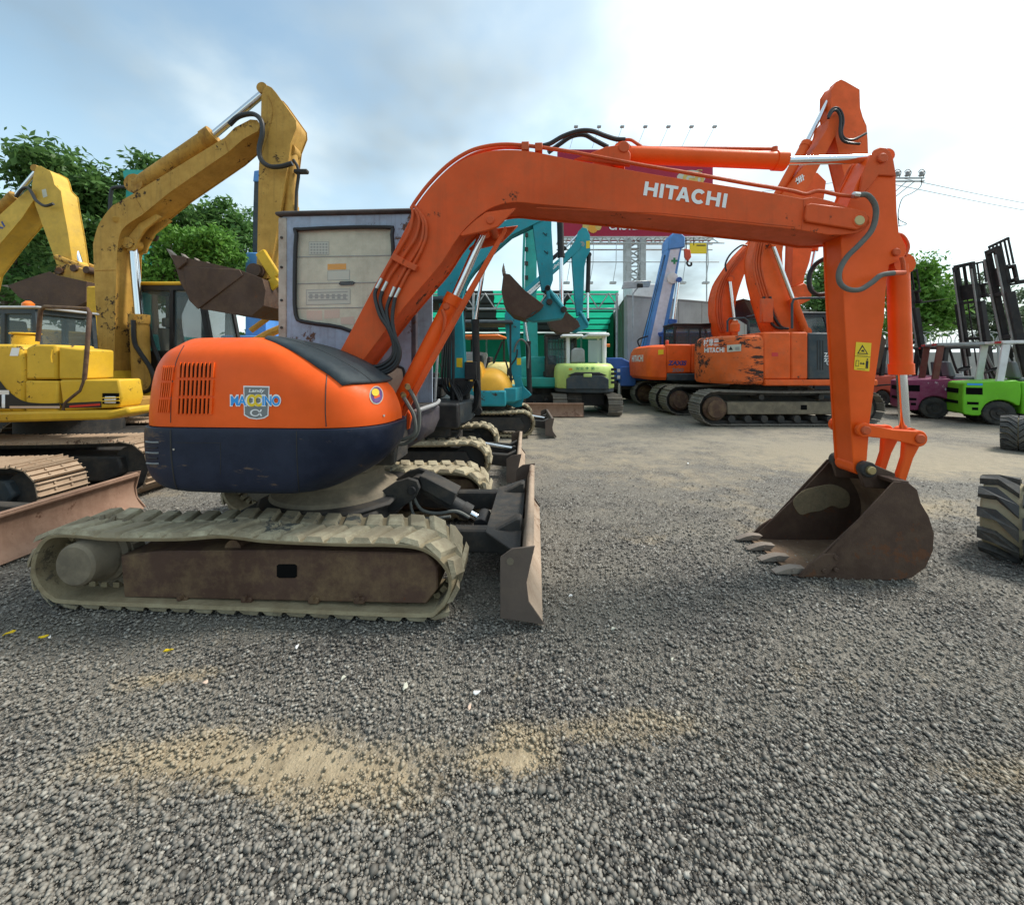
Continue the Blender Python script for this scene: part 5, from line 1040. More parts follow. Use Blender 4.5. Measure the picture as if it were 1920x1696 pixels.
bz1 = [(1460, 640), (1446, 613), (1430, 562)] + cat2([(1421, 525), (1416, 492), (1419, 465), (1431, 430), (1458, 375)], 3) + [(1516, 300), (1552, 240), (1556, 222), (1566, 212), (1576, 212), (1580, 222), (1574, 240), (1562, 262), (1537, 311), (1500, 380)] + cat2([(1478, 420), (1470, 455), (1467, 484), (1475, 536), (1506, 616), (1515, 640)], 3)
zb_ = boom_from(Z1, G1, bz1, .0, w1, 'orange_far', lip=.02)
lettering('卌', zb_, 'white', para(G1.p3(1493, 347, -w1 / 2 - .004), G1.p3(1510, 336, -w1 / 2 - .004), G1.p3(1490, 336, -w1 / 2 - .004)), .03)
for i in range(4): hose(zb_, G1, [(1419 + i * 5, 452 - i * 3), (1412 + i * 5, 490), (1416 + i * 5, 520), (1428 + i * 5, 560), (1440 + i * 5, 590), (1450 + i * 5, 612)], -w1 / 2 - .04, .028, 'orange_pipe', 'boom_pipe')
for i in range(2): hose(zb_, G1, [(1432 + i * 12, 556), (1438 + i * 12, 590), (1452 + i * 12, 612), (1468 + i * 10, 616)], -w1 / 2 - .10, .035)
MB().box(*[G1.at(1424, 0, -.3)[0], G1.at(1446, 0, -.3)[0]], -.42, -.28, G1.at(1430, 606, -.3)[1], G1.at(1430, 560, -.3)[1]).build('valve_block', 'orange_pipe', zb_, .03)
ramp3(Z1, G1, (1510, 622), (1486, 560), (1448, 458), -.42, .10, .055, 'orange_far'); ramp3(Z1, G1, (1455, 372), (1512, 268), (1566, 163), .0, .12, .06, 'orange_far')
sz1 = [(1559, 168), (1568, 154), (1577, 149), (1586, 153), (1612, 168), (1613, 202), (1618, 220), (1625, 236), (1627, 262), (1628, 292), (1634, 340), (1640, 450), (1640, 600), (1620, 615), (1606, 600), (1598, 450), (1590, 357), (1567, 262), (1558, 205)]
zs_ = boom_from(Z1, G1, sz1, .0, .42, 'orange_far', 'stick', .02)
hose(Z1, G1, [(1553, 218), (1560, 205), (1570, 203), (1578, 212), (1581, 228), (1578, 248), (1584, 260), (1600, 262), (1624, 250)], -.36, .035); hose(Z1, G1, [(1553, 222), (1561, 209), (1570, 208), (1576, 222), (1575, 250), (1584, 266), (1612, 270)], -.40, .035)
bucket(Z1, G1.poly([(1610, 600), (1640, 600), (1662, 640), (1650, 690), (1610, 700), (1590, 680), (1600, 640)], -.55), G1.poly([(1640, 600), (1662, 640), (1650, 690), (1610, 700), (1590, 680)], -.55), -.55, .55, 'bucket_steel')

G2 = Fr(6.4, 13.95, 0)
Z2 = thing('crawler_excavator', 'glossier orange excavator parked directly behind the chipped orange one', 'excavator', G2, 'big orange excavators')
big_tracks(Z2, 4.57 - 6.4, 8.8 - 6.4, -1.40, 2.1, .6, .86, 46, 'shoe_grey')
MB().box(-.9, .9, -.8, .8, .45, .80).build('car_body', 'dark_steel', Z2, .03); MB().cyl((0, 0, .78), (0, 0, 1.02), .7, n=32).build('slew_ring', 'dark_steel', Z2)
RY = 1; yb1 = -1.2; x0c, x1c = G2.at(1216, 680, yb1)[0], G2.at(1250, 680, yb1)[0]
cw2 = MB().loft([cwring(1.02, .06, x0c + .12), cwring(1.12, .0, x0c + .03), cwring(1.6, 0, x0c), cwring(1.95, .02, x0c + .06), cwring(2.10, .08, x0c + .15), cwring(2.17, .2, x0c + .3)]).build('counterweight', 'orange_far', Z2, .01, 1, 30)
x2c, x3c = G2.at(1297, 680, yb1)[0], G2.at(1400, 680, yb1)[0]
MB().box(x1c + .004, x2c - .004, yb1 + .01, -yb1 - .01, 1.24, 2.18).build('side_door', 'orange_far', Z2, .05, 2); MB().box(x2c, x3c, yb1 + .01, -yb1 - .01, 1.24, 2.18).build('side_door', 'orange_far', Z2, .05, 2); MB().box(x1c + .01, x3c, yb1 - .03, -yb1, 1.0, 1.235).build('side_sill', 'slate', Z2, .03)
yd = yb1 + .006
lettering('ZAXIS', Z2, 'navy_text', para(G2.p3(1252, 685, yd), G2.p3(1286, 685, yd), G2.p3(1254, 676, yd)), .05); lettering('200', Z2, 'decal_grey', para(G2.p3(1260, 697, yd), G2.p3(1282, 697, yd), G2.p3(1260, 690, yd)), .03); maker_name(cw2, 'white', para((x0c - .004, .55, 1.62), (x0c - .004, -.75, 1.62), (x0c - .004, .55, 1.85)))
patch('sticker', [G2.p3(a, b, yb1 - .004) for a, b in ((1234, 656), (1244, 655), (1244, 664), (1234, 665))], 'decal_yellow', cw2)
cab(Z2, x2c - .0, x2c + 1.9, .2, 1.18, 1.24, 2.92, 'black_paint', 'black_paint', .34, 'glass', lean=.3); MB().box(x1c + .1, x1c + .2, -.9, -.8, 2.17, 2.33).build('beacon', 'salmon_red', Z2, .03, 2)
bz2 = [(1356, 640), (1347, 625), (1341, 588)] + cat2([(1341, 559), (1349, 531), (1365, 505), (1388, 474), (1418, 444)], 3) + [(1470, 380), (1490, 362), (1502, 362), (1506, 372), (1490, 392), (1450, 430)] + cat2([(1420, 462), (1403, 497), (1388, 535), (1379, 570), (1377, 610), (1385, 640)], 3)
zb2 = boom_from(Z2, G2, bz2, 0, .5, 'orange_far', lip=.02)
for i in range(3): hose(zb2, G2, [(1410 + i * 4, 456), (1380 + i * 4, 488), (1358 + i * 4, 520), (1346 + i * 4, 556), (1346 + i * 4, 600), (1352 + i * 4, 622)], -.30, .03, 'orange_pipe', 'boom_pipe')
hose(zb2, G2, [(1364, 514), (1360, 496), (1370, 476), (1390, 460), (1404, 462)], -.2, .03)
ramp3(Z2, G2, (1378, 640), (1377, 604), (1368, 524), -.36, .10, .055, 'orange_far'); pin(Z2, G2.at(1370, 522, -.3)[0], -.42, .42, G2.at(1370, 522, -.3)[1], .08, 'orange_pipe')
sz2 = [(1486, 360), (1494, 336), (1506, 322), (1533, 324), (1549, 340), (1545, 370), (1530, 430), (1518, 490), (1508, 520), (1505, 545), (1488, 548), (1485, 530), (1487, 460), (1488, 400)]
boom_from(Z2, G2, sz2, 0, .4, 'orange_far', 'stick', .02)
MB().prism(G2.poly([(1483, 540), (1508, 530), (1524, 545), (1520, 562), (1500, 572), (1483, 562)], -.3), -.3, .3).build('quick_coupler', 'orange_worn', Z2, .02); bucket(Z2, G2.poly([(1394, 560), (1420, 566), (1490, 566), (1505, 585), (1480, 610), (1440, 608), (1410, 590)], -.5), G2.poly([(1490, 566), (1505, 585), (1480, 610), (1440, 608), (1410, 590), (1394, 560)], -.5), -.5, .5, 'bucket_steel')
ramp3(Z2, G2, (1535, 400), (1528, 470), (1514, 540), .1, .09, .05, 'orange_far')

# ================================================================== yellow machines on the left
# small machine whose rusty blade and far track reach into view
H0 = Fr(-6.0, 3.05, 0)
SB = thing('mini_excavator', 'small excavator at left edge with long rusty dozer blade and rust coloured steel track', 'excavator', H0, 'yellow excavators on the left')
for y0, y1 in ((-1.20, -.75), (.75, 1.20)):
    steel_track(SB, stadium(-1.2, 1.42, .035, .56, .02), y0, y1, 38, 'shoe_rust'); MB().prism([(-.8, .14), (1.0, .14), (1.12, .28), (1.05, .42), (-.8, .42)], y0 + .06, y1 - .06).build('track_frame', 'slate', SB, .02); MB().lathe([(0, -.1), (.2, -.1), (.2, .1), (0, .1)], (1.16, (y0 + y1) / 2, .30), 'y', 20).build('idler_wheel', 'dark_steel', SB)
MB().box(-.6, .6, -.78, .78, .2, .5).build('car_body', 'dark_steel', SB, .02); MB().cyl((0, 0, .48), (0, 0, .68), .45, n=24).build('slew_ring', 'dark_steel', SB)
MB().loft([[(a * k - .2, b * k, z) for a, b in ((.5, -.9), (-.6, -.95), (-1, -.5), (-1, .5), (-.6, .95), (.5, .9))] for k, z in ((.9, .68), (1, .76), (1, 1.3), (.9, 1.5))]).build('body_skirt', 'cat_yellow', SB, .03, 2)
bsb = blade(SB, 1.93, -1.2, 1.20, .03, .40, 'blade_rusty', 'blade_rusty', .17)
for s in (-1, 1): MB().prism([(.5, .22), (.5, .36), (1.85, .30), (1.92, .12), (.9, .18)], s * .5 - .05, s * .5 + .05).build('push_arm', 'dark_steel', SB, .012)

# yellow machine with black swoosh
H1 = Fr(-6.6, 5.75, 0)
CA = thing('crawler_excavator', 'bright yellow excavator with black and white lettered flank and bent hand rail, at left edge', 'excavator', H1, 'yellow excavators on the left')
for y0 in (-1.12, .56):
    y1 = y0 + .56; steel_track(CA, stadium(-1.6, 2.32, .035, .64, .03), y0, y1, 46, 'shoe_rust'); MB().prism([(-1.1, .16), (1.75, .16), (1.95, .26), (1.9, .46), (-1.1, .46)], y0 + .08, y1 - .08).build('track_frame', 'dark_steel', CA, .02); MB().lathe([(0, -.12), (.24, -.12), (.24, .12), (0, .12)], (2.0, (y0 + y1) / 2, .34), 'y', 20).build('idler_wheel', 'dark_steel', CA)
MB().box(-.8, 1.2, -.6, .6, .2, .58).build('car_body', 'dark_steel', CA, .02); MB().cyl((.2, 0, .55), (.2, 0, .84), .55, n=24).build('slew_ring', 'dark_steel', CA)
cn = -1.08; XX = lambda px, py: H1.at(px, py, cn)
flank = [XX(-140, 645), XX(25, 645), XX(38, 650), XX(44, 682), XX(44, 712), XX(44, 772), XX(-140, 772)]
fl = MB().prism(flank, cn, -.35).build('engine_housing', 'cat_yellow', CA, .03, 2)
MB().prism([XX(46, 652), XX(60, 645), XX(102, 646), XX(104, 711), XX(46, 711)], cn + .01, -.62).build('side_door', 'cat_yellow', CA, .025, 2); MB().prism([XX(106, 650), XX(157, 655), XX(157, 711), XX(106, 711)], cn + .02, -.72).build('side_door', 'cat_yellow', CA, .02, 2)
MB().prism([XX(46, 713), XX(107, 714), XX(107, 772), XX(46, 772)], cn + .005, -.5).build('lower_panel', 'cat_yellow', CA, .02, 2); tbx = MB().prism([XX(109, 712), XX(220, 711), XX(226, 746), XX(220, 764), XX(116, 770)], cn + .01, -.78).build('front_tool_box', 'cat_yellow', CA, .02, 2)
MB().prism([XX(-140, 774), XX(215, 768), XX(244, 762), XX(246, 776), XX(205, 786), XX(-140, 796)], cn - .03, -.72).build('side_sill', 'cat_yellow', CA, .03, 2)
sw = [(-40, 712), (0, 714)] + cat2([(0, 714), (18, 735), (45, 752), (80, 756), (112, 755)], 4) + [(112, 766), (-40, 766)]
patch('black_swoosh', [H1.p3(a, b, cn - .004) for a, b in sw], 'black', fl); patch('black_swoosh', [H1.p3(a, b, cn + .006) for a, b in ((112, 756), (190, 752), (190, 764), (118, 765))], 'black', tbx)
patch('red_stripe', [H1.p3(a, b, cn - .007) for a, b in ((18, 761), (112, 761), (112, 765), (18, 765))], 'decal_pink', fl); patch('red_stripe', [H1.p3(a, b, cn + .003) for a, b in ((130, 760), (188, 756), (188, 760), (130, 764))], 'red', tbx)
lettering('CAT', fl, 'white', para(H1.p3(-44, 765, cn - .008), H1.p3(17, 765, cn - .008), H1.p3(-44, 731, cn - .008)), .05, .9)
patch('sticker', [H1.p3(a, b, cn - .004) for a, b in ((22, 652), (37, 652), (34, 667), (18, 667))], 'white', fl)
MB().box(XX(192, 0)[0], XX(222, 0)[0], cn - .002, cn + .05, XX(0, 757)[1], XX(0, 737)[1]).build('lamp_recess_shade', 'hole_shade', tbx); MB().box(XX(196, 0)[0], XX(218, 0)[0], cn - .012, cn + .02, XX(0, 756)[1], XX(0, 743)[1]).build('head_lamp', 'lamp_glass', tbx, .01)  # first block is near-black colour for the shade around the lamp
for y in (746, 752): MB().tube(H1.line([(190, y), (224, y - 1)], cn - .02), .007).build('lamp_guard', 'cat_yellow', tbx)
MB().tube([H1.p3(a, b, cn + .02) for a, b in ((120, 768), (124, 755), (132, 748), (152, 732), (158, 716), (163, 660), (168, 586), (164, 579), (84, 575), (76, 582), (71, 640))], .022, 8).build('hand_rail', 'frame_brown', CA, smooth=60)
MB().tube(H1.line([(97, 655), (95, 668), (97, 680)], cn - .02), .010).build('door_handle', 'cat_yellow', CA)
MB().cyl(H1.p3(48, 648, -.6), H1.p3(48, 628, -.6), .12, n=18).build('exhaust_stack', 'cat_yellow', CA, .01); MB().cyl(H1.p3(48, 627, -.6), H1.p3(48, 624, -.6), .14, n=18).build('exhaust_rim', 'cat_yellow', CA, .005)
cx0, cx1 = H1.at(-60, 600, .15)[0], H1.at(78, 600, .15)[0]; cab(CA, cx0, cx1, .12, .98, .85, H1.at(60, 580, .15)[1], 'slate', 'grey_paint', .44, 'glass', lean=.06, roof_t=.05, seat='grey_seat')
MB().lathe([(0, 0), (.07, 0), (.07, .05), (.03, .09), (0, .09)], H1.p3(53, 575, .5), 'z', 14).build('beacon', 'amber', CA)
MB().box(-1.8, .75, -.7, 1.05, .86, 1.02).build('deck', 'ochre_dirty', CA, .02); MB().box(-1.8, .3, -.34, .1, 1.02, 1.7).build('pump_housing', 'cat_yellow', CA, .04, 2)

# big ochre excavator with raised bucket
H2 = Fr(-8.6, 7.95, 0)
OC = thing('crawler_excavator', 'large ochre excavator with high angled boom and dark bucket hanging beside the grey cab', 'excavator', H2, 'yellow excavators on the left')
for y0 in (-1.2, .62): steel_track(OC, stadium(-2.0, 2.1, .04, .85, .03), y0, y0 + .58, 44, 'shoe_dark'); MB().prism([(-1.5, .2), (1.5, .2), (1.6, .6), (-1.5, .6)], y0 + .1, y0 + .48).build('track_frame', 'dark_steel', OC, .02)
MB().box(-.9, .9, -.7, .7, .3, .8).build('car_body', 'dark_steel', OC, .02); MB().cyl((0, 0, .78), (0, 0, 1.0), .7, n=24).build('slew_ring', 'dark_steel', OC)
MB().box(-2.2, 1.3, -1.2, 1.2, 1.0, 1.25).build('deck', 'cat_yellow', OC, .03); MB().box(-2.4, .0, -1.18, 1.18, 1.25, 2.2).build('engine_housing', 'cat_yellow', OC, .05, 2)
bw2 = .52; n2 = -bw2 / 2
ob_px = [(190, 715), (187, 678), (179, 570), (176, 506)] + cat2([(174, 458), (182, 427), (195, 404), (211, 385)], 3) + [(255, 360), (421, 258), (440, 239), (469, 224), (482, 225), (488, 234), (483, 246), (456, 261), (427, 286), (319, 360)] + cat2([(265, 404), (236, 423), (224, 442), (219, 474)], 3) + [(217, 554), (214, 678), (212, 715)]
obm = boom_from(OC, H2, ob_px, 0, bw2, 'ochre', lip=.02)
for p in ([(178, 507), (217, 506)], [(255, 372), (270, 398)], [(421, 262), (428, 284)]): MB().tube(H2.line(p, n2 - .002), .008, 6).build('weld_seam', 'ochre_dirty', obm)
MB().cyl(H2.p3(217, 411, n2 - .03), H2.p3(217, 411, n2 + .01), .06, n=12).build('lifting_eye', 'ochre', obm, .01)
MB().prism(H2.poly([(236, 470), (240, 440), (258, 418), (290, 400), (300, 405), (268, 430), (256, 452), (250, 468)], n2 + .1), n2 + .12, n2 + .17).build('cylinder_bracket', 'ochre', obm, .01); MB().prism(H2.poly([(236, 470), (240, 440), (258, 418), (290, 400), (300, 405), (268, 430), (256, 452), (250, 468)], n2 + .1), -n2 - .17, -n2 - .12).build('cylinder_bracket', 'ochre', obm, .01)
MB().tube([H2.p3(a, b, -n2 + .02) for a, b in ((288, 432), (282, 438), (284, 448), (292, 450), (296, 442))], .03, 6, 4).build('shackle', 'dark_steel', obm)
ramp3(OC, H2, (268, 770), (261, 592), (249, 458), -.05, .15, .075, 'ochre'); MB().tube([H2.p3(a, b, -.22) for a, b in ((250, 600), (252, 640), (262, 660), (282, 690), (288, 715), (278, 732), (258, 736), (240, 736))], .04, 8, 5).build('hydraulic_hose', 'hose', OC); MB().tube([H2.p3(a, b, -.22) for a, b in ((252, 590), (249, 610), (251, 640))], .035, 8, 3).build('cylinder_pipe', 'ochre_dirty', OC); MB().tube([H2.p3(a, b, .12) for a, b in ((278, 610), (284, 640), (294, 665), (304, 690))], .04, 8, 4).build('hydraulic_hose', 'hose', OC)
MB().prism(H2.poly([(256, 748), (280, 740), (288, 752), (282, 778), (256, 782)], -.3), -.28, .28).build('boom_foot_bracket', 'cat_yellow', OC, .02); MB().prism(H2.poly([(176, 700), (190, 690), (204, 700), (214, 720), (250, 735), (250, 790), (170, 790)], -.4), -.40, .40).build('boom_foot', 'cat_yellow', OC, .03, 2); pin(OC, H2.at(190, 702, -.4)[0], -.48, .48, H2.at(190, 702, -.4)[1], .10, 'ochre_dirty'); pin(OC, H2.at(268, 758, -.3)[0], -.34, .34, H2.at(268, 758, -.3)[1], .07, 'dark_steel')
ost = [(490, 182), (493, 169), (501, 160), (509, 164), (517, 173), (555, 226), (556, 240), (545, 268), (540, 309), (523, 411), (509, 492), (500, 522), (484, 524), (480, 512), (482, 474), (485, 318), (488, 267)]
osk = boom_from(OC, H2, ost, 0, .42, 'ochre', 'stick', .02)
MB().tube(H2.line([(502, 178), (511, 205), (505, 240), (490, 288)], -.215), .006, 6, 4).build('weld_seam', 'ochre_dirty', osk)
ramp3(OC, H2, (262, 349), (400, 254), (498, 172), .0, .16, .07, 'ochre_dirty'); ramp3(OC, H2, (546, 285), (547, 400), (545, 520), .0, .12, .06, 'ochre')
MB().tube(H2.line([(430, 234), (445, 220), (465, 214), (480, 216), (490, 228), (492, 250), (486, 280), (490, 300), (506, 312), (528, 312), (548, 306)], -.34), .045, 8, 5).build('hydraulic_hose', 'hose', OC); MB().tube([H2.p3(a, b, -.1) for a, b in ((550, 300), (560, 320), (556, 360), (555, 395))], .03, 8, 3).build('steel_pipe', 'dark_steel', OC)
MB().box(*sorted((H2.at(552, 0, -.1)[0], H2.at(578, 0, -.1)[0])), -.15, -.05, H2.at(560, 326, -.1)[1], H2.at(560, 318, -.1)[1]).build('pipe_fitting', 'dark_steel', OC, .02)
kb2 = bucket(OC, H2.poly([(322, 480), (345, 482), (450, 506), (492, 522), (498, 545), (494, 573), (472, 592), (440, 589), (376, 579), (357, 563), (338, 530)], -.55), H2.poly([(492, 522), (498, 545), (494, 573), (472, 592), (440, 589), (376, 579), (357, 563), (338, 530), (322, 480)], -.55), -.55, .55, 'bucket_steel', 'bucket_steel', teeth=(H2.at(322, 482, -.55), (-.5, .75)), tooth_len=.2, tw=.10)
MB().prism(H2.poly([(450, 505), (456, 516), (372, 580), (355, 563), (345, 500)], -.56), -.575, -.553).build('wear_plate', 'bucket_steel', kb2, .01); MB().prism(H2.poly([(322, 478), (350, 482), (352, 492), (336, 506)], -.56), -.60, -.553).build('side_cutter', 'bucket_steel', kb2, .01)
for px, py in ((478, 508), (478, 552)): q = H2.at(px, py, -.3); pin(OC, q[0], -.36, .36, q[1], .14, 'bucket_steel', 'pin_boss')
for a, b in (((488, 472), (518, 520)), ((486, 552), (522, 524))):
    p, q = H2.at(*a, -.3), H2.at(*b, -.3); d = Vector((q[0] - p[0], q[1] - p[1])).normalized() * .10; nrm = (-d.y, d.x)
    for ya, yb in ((-.34, -.26), (.26, .34)): MB().prism([(p[0] + nrm[0], p[1] + nrm[1]), (q[0] + nrm[0], q[1] + nrm[1]), (q[0] - nrm[0], q[1] - nrm[1]), (p[0] - nrm[0], p[1] - nrm[1])], ya, yb).build('bucket_link', 'cat_yellow', OC, .02)
ccx0, ccx1 = H2.at(243, 600, .3)[0], H2.at(398, 600, .3)[0]
oc_cab = cab(OC, ccx0, ccx1, .30, 1.25, 1.25, H2.at(300, 535, .3)[1], 'black_paint', 'cat_yellow', .30, 'glass', lean=.25, seat='tan_seat', post=.10)
MB().box(H2.at(160, 0, .3)[0], H2.at(182, 0, .3)[0], .3, 1.25, 1.25, H2.at(170, 536, .3)[1]).build('cab_rear_panel', 'cat_yellow', OC, .03)

# yellow excavator at the far left whose folded arm shows
H3 = Fr(-14.6, 10.5, 0)
HY_ = thing('crawler_excavator', 'yellow excavator far left showing its folded arm and rusty bucket against the trees', 'excavator', H3, 'yellow excavators on the left')
for y0 in (-1.2, .62): steel_track(HY_, stadium(-2.0, 2.0, .04, .85, .03), y0, y0 + .58, 36, 'shoe_dark')
MB().box(-1.9, 1.6, -1.2, 1.2, .3, 2.1).build('body', 'yellow', HY_, .06, 2)
hb = boom_from(HY_, H3, [(-110, 600), (-60, 450), (0, 402), (46, 360), (56, 353), (64, 360), (65, 372), (40, 410), (0, 457), (-40, 510), (-60, 600)], 0, .5, 'yellow', lip=.02)
lettering('HYUNDAI', hb, 'navy_text', para(H3.p3(-70, 500, -.254), H3.p3(10, 424, -.254), H3.p3(-76, 490, -.254)), .02)
hsk = boom_from(HY_, H3, [(64, 322), (68, 312), (76, 311), (94, 321), (98, 330), (102, 346), (114, 358), (118, 385), (128, 439), (135, 488), (130, 500), (106, 496), (101, 481), (59, 366), (60, 345)], 0, .42, 'yellow', 'stick', .02)
patch('sticker', [H3.p3(a, b, -.214) for a, b in ((78, 356), (86, 354), (89, 368), (81, 371))], 'decal_paper', hsk)
ramp3(HY_, H3, (110, 360), (131, 437), (151, 498), 0, .14, .07, 'yellow'); ramp3(HY_, H3, (-20, 410), (30, 368), (72, 318), 0, .13, .06, 'ochre_dirty')
bucket(HY_, H3.poly([(14, 535), (50, 522), (92, 509), (108, 516), (163, 528), (160, 566), (141, 577), (71, 574), (35, 557)], -.55), H3.poly([(163, 528), (160, 566), (141, 577), (71, 574), (35, 557), (14, 535)], -.55), -.55, .55, 'bucket_steel', 'bucket_steel', teeth=(H3.at(14, 537, -.55), (-1, .2)), tooth_len=.18, tw=.1)
MB().prism(H3.poly([(106, 516), (112, 500), (136, 496), (166, 506), (164, 530), (160, 556), (112, 552)], -.35), -.45, .45).build('bucket_back', 'ochre', HY_, .02)
for px, py in ((113, 508), (140, 503), (164, 506), (130, 530)): q = H3.at(px, py, -.46); pin(HY_, q[0], -.50, .50, q[1], .09, 'bucket_steel')
for a, b in (((106, 482), (166, 505)), ((150, 530), (152, 506))):
    p, q = H3.at(*a, -.3), H3.at(*b, -.3); MB().cyl((p[0], -.3, p[1]), (q[0], -.3, q[1]), .07, n=8).build('bucket_link', 'ochre', HY_); MB().cyl((p[0], .3, p[1]), (q[0], .3, q[1]), .07, n=8).build('bucket_link', 'ochre', HY_)
hose(HY_, H3, [(30, 370), (40, 356), (52, 352), (60, 362), (68, 376), (84, 386), (100, 382)], -.34, .035)

# teal boom end and blue crane that peep out behind the ochre boom
H4 = Fr(-10.2, 15.0, 0)
TG = thing('crawler_excavator', 'green teal excavator whose boom head peeps over the bend of the ochre boom', 'excavator', H4)
boom_from(TG, H4, [(230, 322), (236, 318), (276, 319), (284, 330), (276, 350), (262, 420), (262, 680), (236, 680), (236, 350)], 0, .5, 'teal_green', 'boom', .02); MB().box(-5.2, -2.8, -1.1, 1.1, .0, 1.2).build('undercarriage', 'dark_steel', TG, .05); MB().box(-5.6, -2.6, -1.2, 1.2, 1.22, 2.6).build('body', 'teal_green', TG, .06, 2)
hose(TG, H4, [(206, 395), (208, 362), (214, 352), (240, 350), (258, 345)], -.35, .06)
H5 = Fr(-9.6, 15.6, 0)
MC = thing('crane_truck', 'dark crane mast with pale blue foot standing just behind the ochre stick', 'crane', H5)
MB().prism(H5.poly([(472, 520), (474, 400), (476, 340), (492, 340), (496, 520)], -.2), -.2, .2).build('mast', 'slate', MC, .02); MB().box(H5.at(462, 0, -.4)[0], H5.at(500, 0, -.4)[0], -.5, .5, 2.6, H5.at(0, 474, -.4)[1]).build('crane_head', 'crane_blue', MC, .05); MB().prism(H5.poly([(474, 340), (476, 320), (492, 318), (494, 340)], -.25), -.25, .25).build('mast_tip', 'crane_blue', MC, .02); MB().box(-1.2, 1.6, -1, 1, 0, 2.6).build('truck_body', 'crane_blue', MC, .06, 2)
# low yellow machine between ochre cab and grey cab
F7 = Fr(-4.9, 9.4, 20)
E7 = mini('mini_excavator', 'yellow mini excavator glimpsed low between the ochre machine\'s bucket and the grey cab', F7, 'yellow_orange', 'yellow_orange', 2.0, 1.7, .34, .55, hood_h=1.9, group='small excavators parked in a row', n=24, blade_f=False, cabm='yellow_orange')
MB().tube([F7.p3(a, b, -.3) for a, b in ((470, 620), (500, 598), (540, 560))], .06).build('boom_link', 'ochre', E7); MB().tube([F7.p3(a, b, -.4) for a, b in ((478, 640), (505, 625), (540, 610))], .09).build('boom_link', 'ochre', E7)

# ================================================================== forklifts on the right
def tyre_mesh(m, c, r, w, axis='y', n=28, rim=.55):
    m.lathe([(r * rim, -w * .42), (r * .80, -w * .5), (r * .95, -w * .44), (r, -w * .3), (r, w * .3), (r * .95, w * .44), (r * .80, w * .5), (r * rim, w * .42)], c, axis, n); return m
def wheel(o, x, y, r, w, rimm='dark_steel', sgn=-1, n=26):
    t = tyre_mesh(MB(), (x, y, r), r, w, n=n).build('wheel', 'tyre', o, smooth=30)
    k = MB()
    for i in range(n): 
        a = 2 * math.pi * i / n; c, s = math.cos(a), math.sin(a)
        k.add([Matrix.Rotation(a, 4, 'Y') @ Vector(v) + Vector((x, y, r)) for v in ((r * .985, -w * .4, -.018), (r * .985, w * .4, -.018), (r * .985, w * .4, .018), (r * .985, -w * .4, .018), (r * 1.03, -w * .36, -.012), (r * 1.03, w * .36, -.012), (r * 1.03, w * .36, .012), (r * 1.03, -w * .36, .012))], [(4, 5, 6, 7), (0, 1, 5, 4), (1, 2, 6, 5), (2, 3, 7, 6), (3, 0, 4, 7)])
    k.build('tread', 'tyre', t)
    h = MB().lathe([(0, 0), (r * .55, 0), (r * .55, .03), (r * .42, .01), (r * .36, -.03), (r * .2, -.02), (r * .16, .03), (0, .03)], (x, y + sgn * w * .44, r), (0, sgn, 0), 24).build('rim', rimm, t, smooth=30)
    for i in range(6): a = i / 6 * 6.283; MB().cyl((x + r * .30 * math.cos(a), y + sgn * w * .42, r + r * .30 * math.sin(a)), (x + r * .30 * math.cos(a), y + sgn * (w * .44 + .01), r + r * .30 * math.sin(a)), .014, n=6).build('wheel_nut', 'dark_steel', t)
    return t
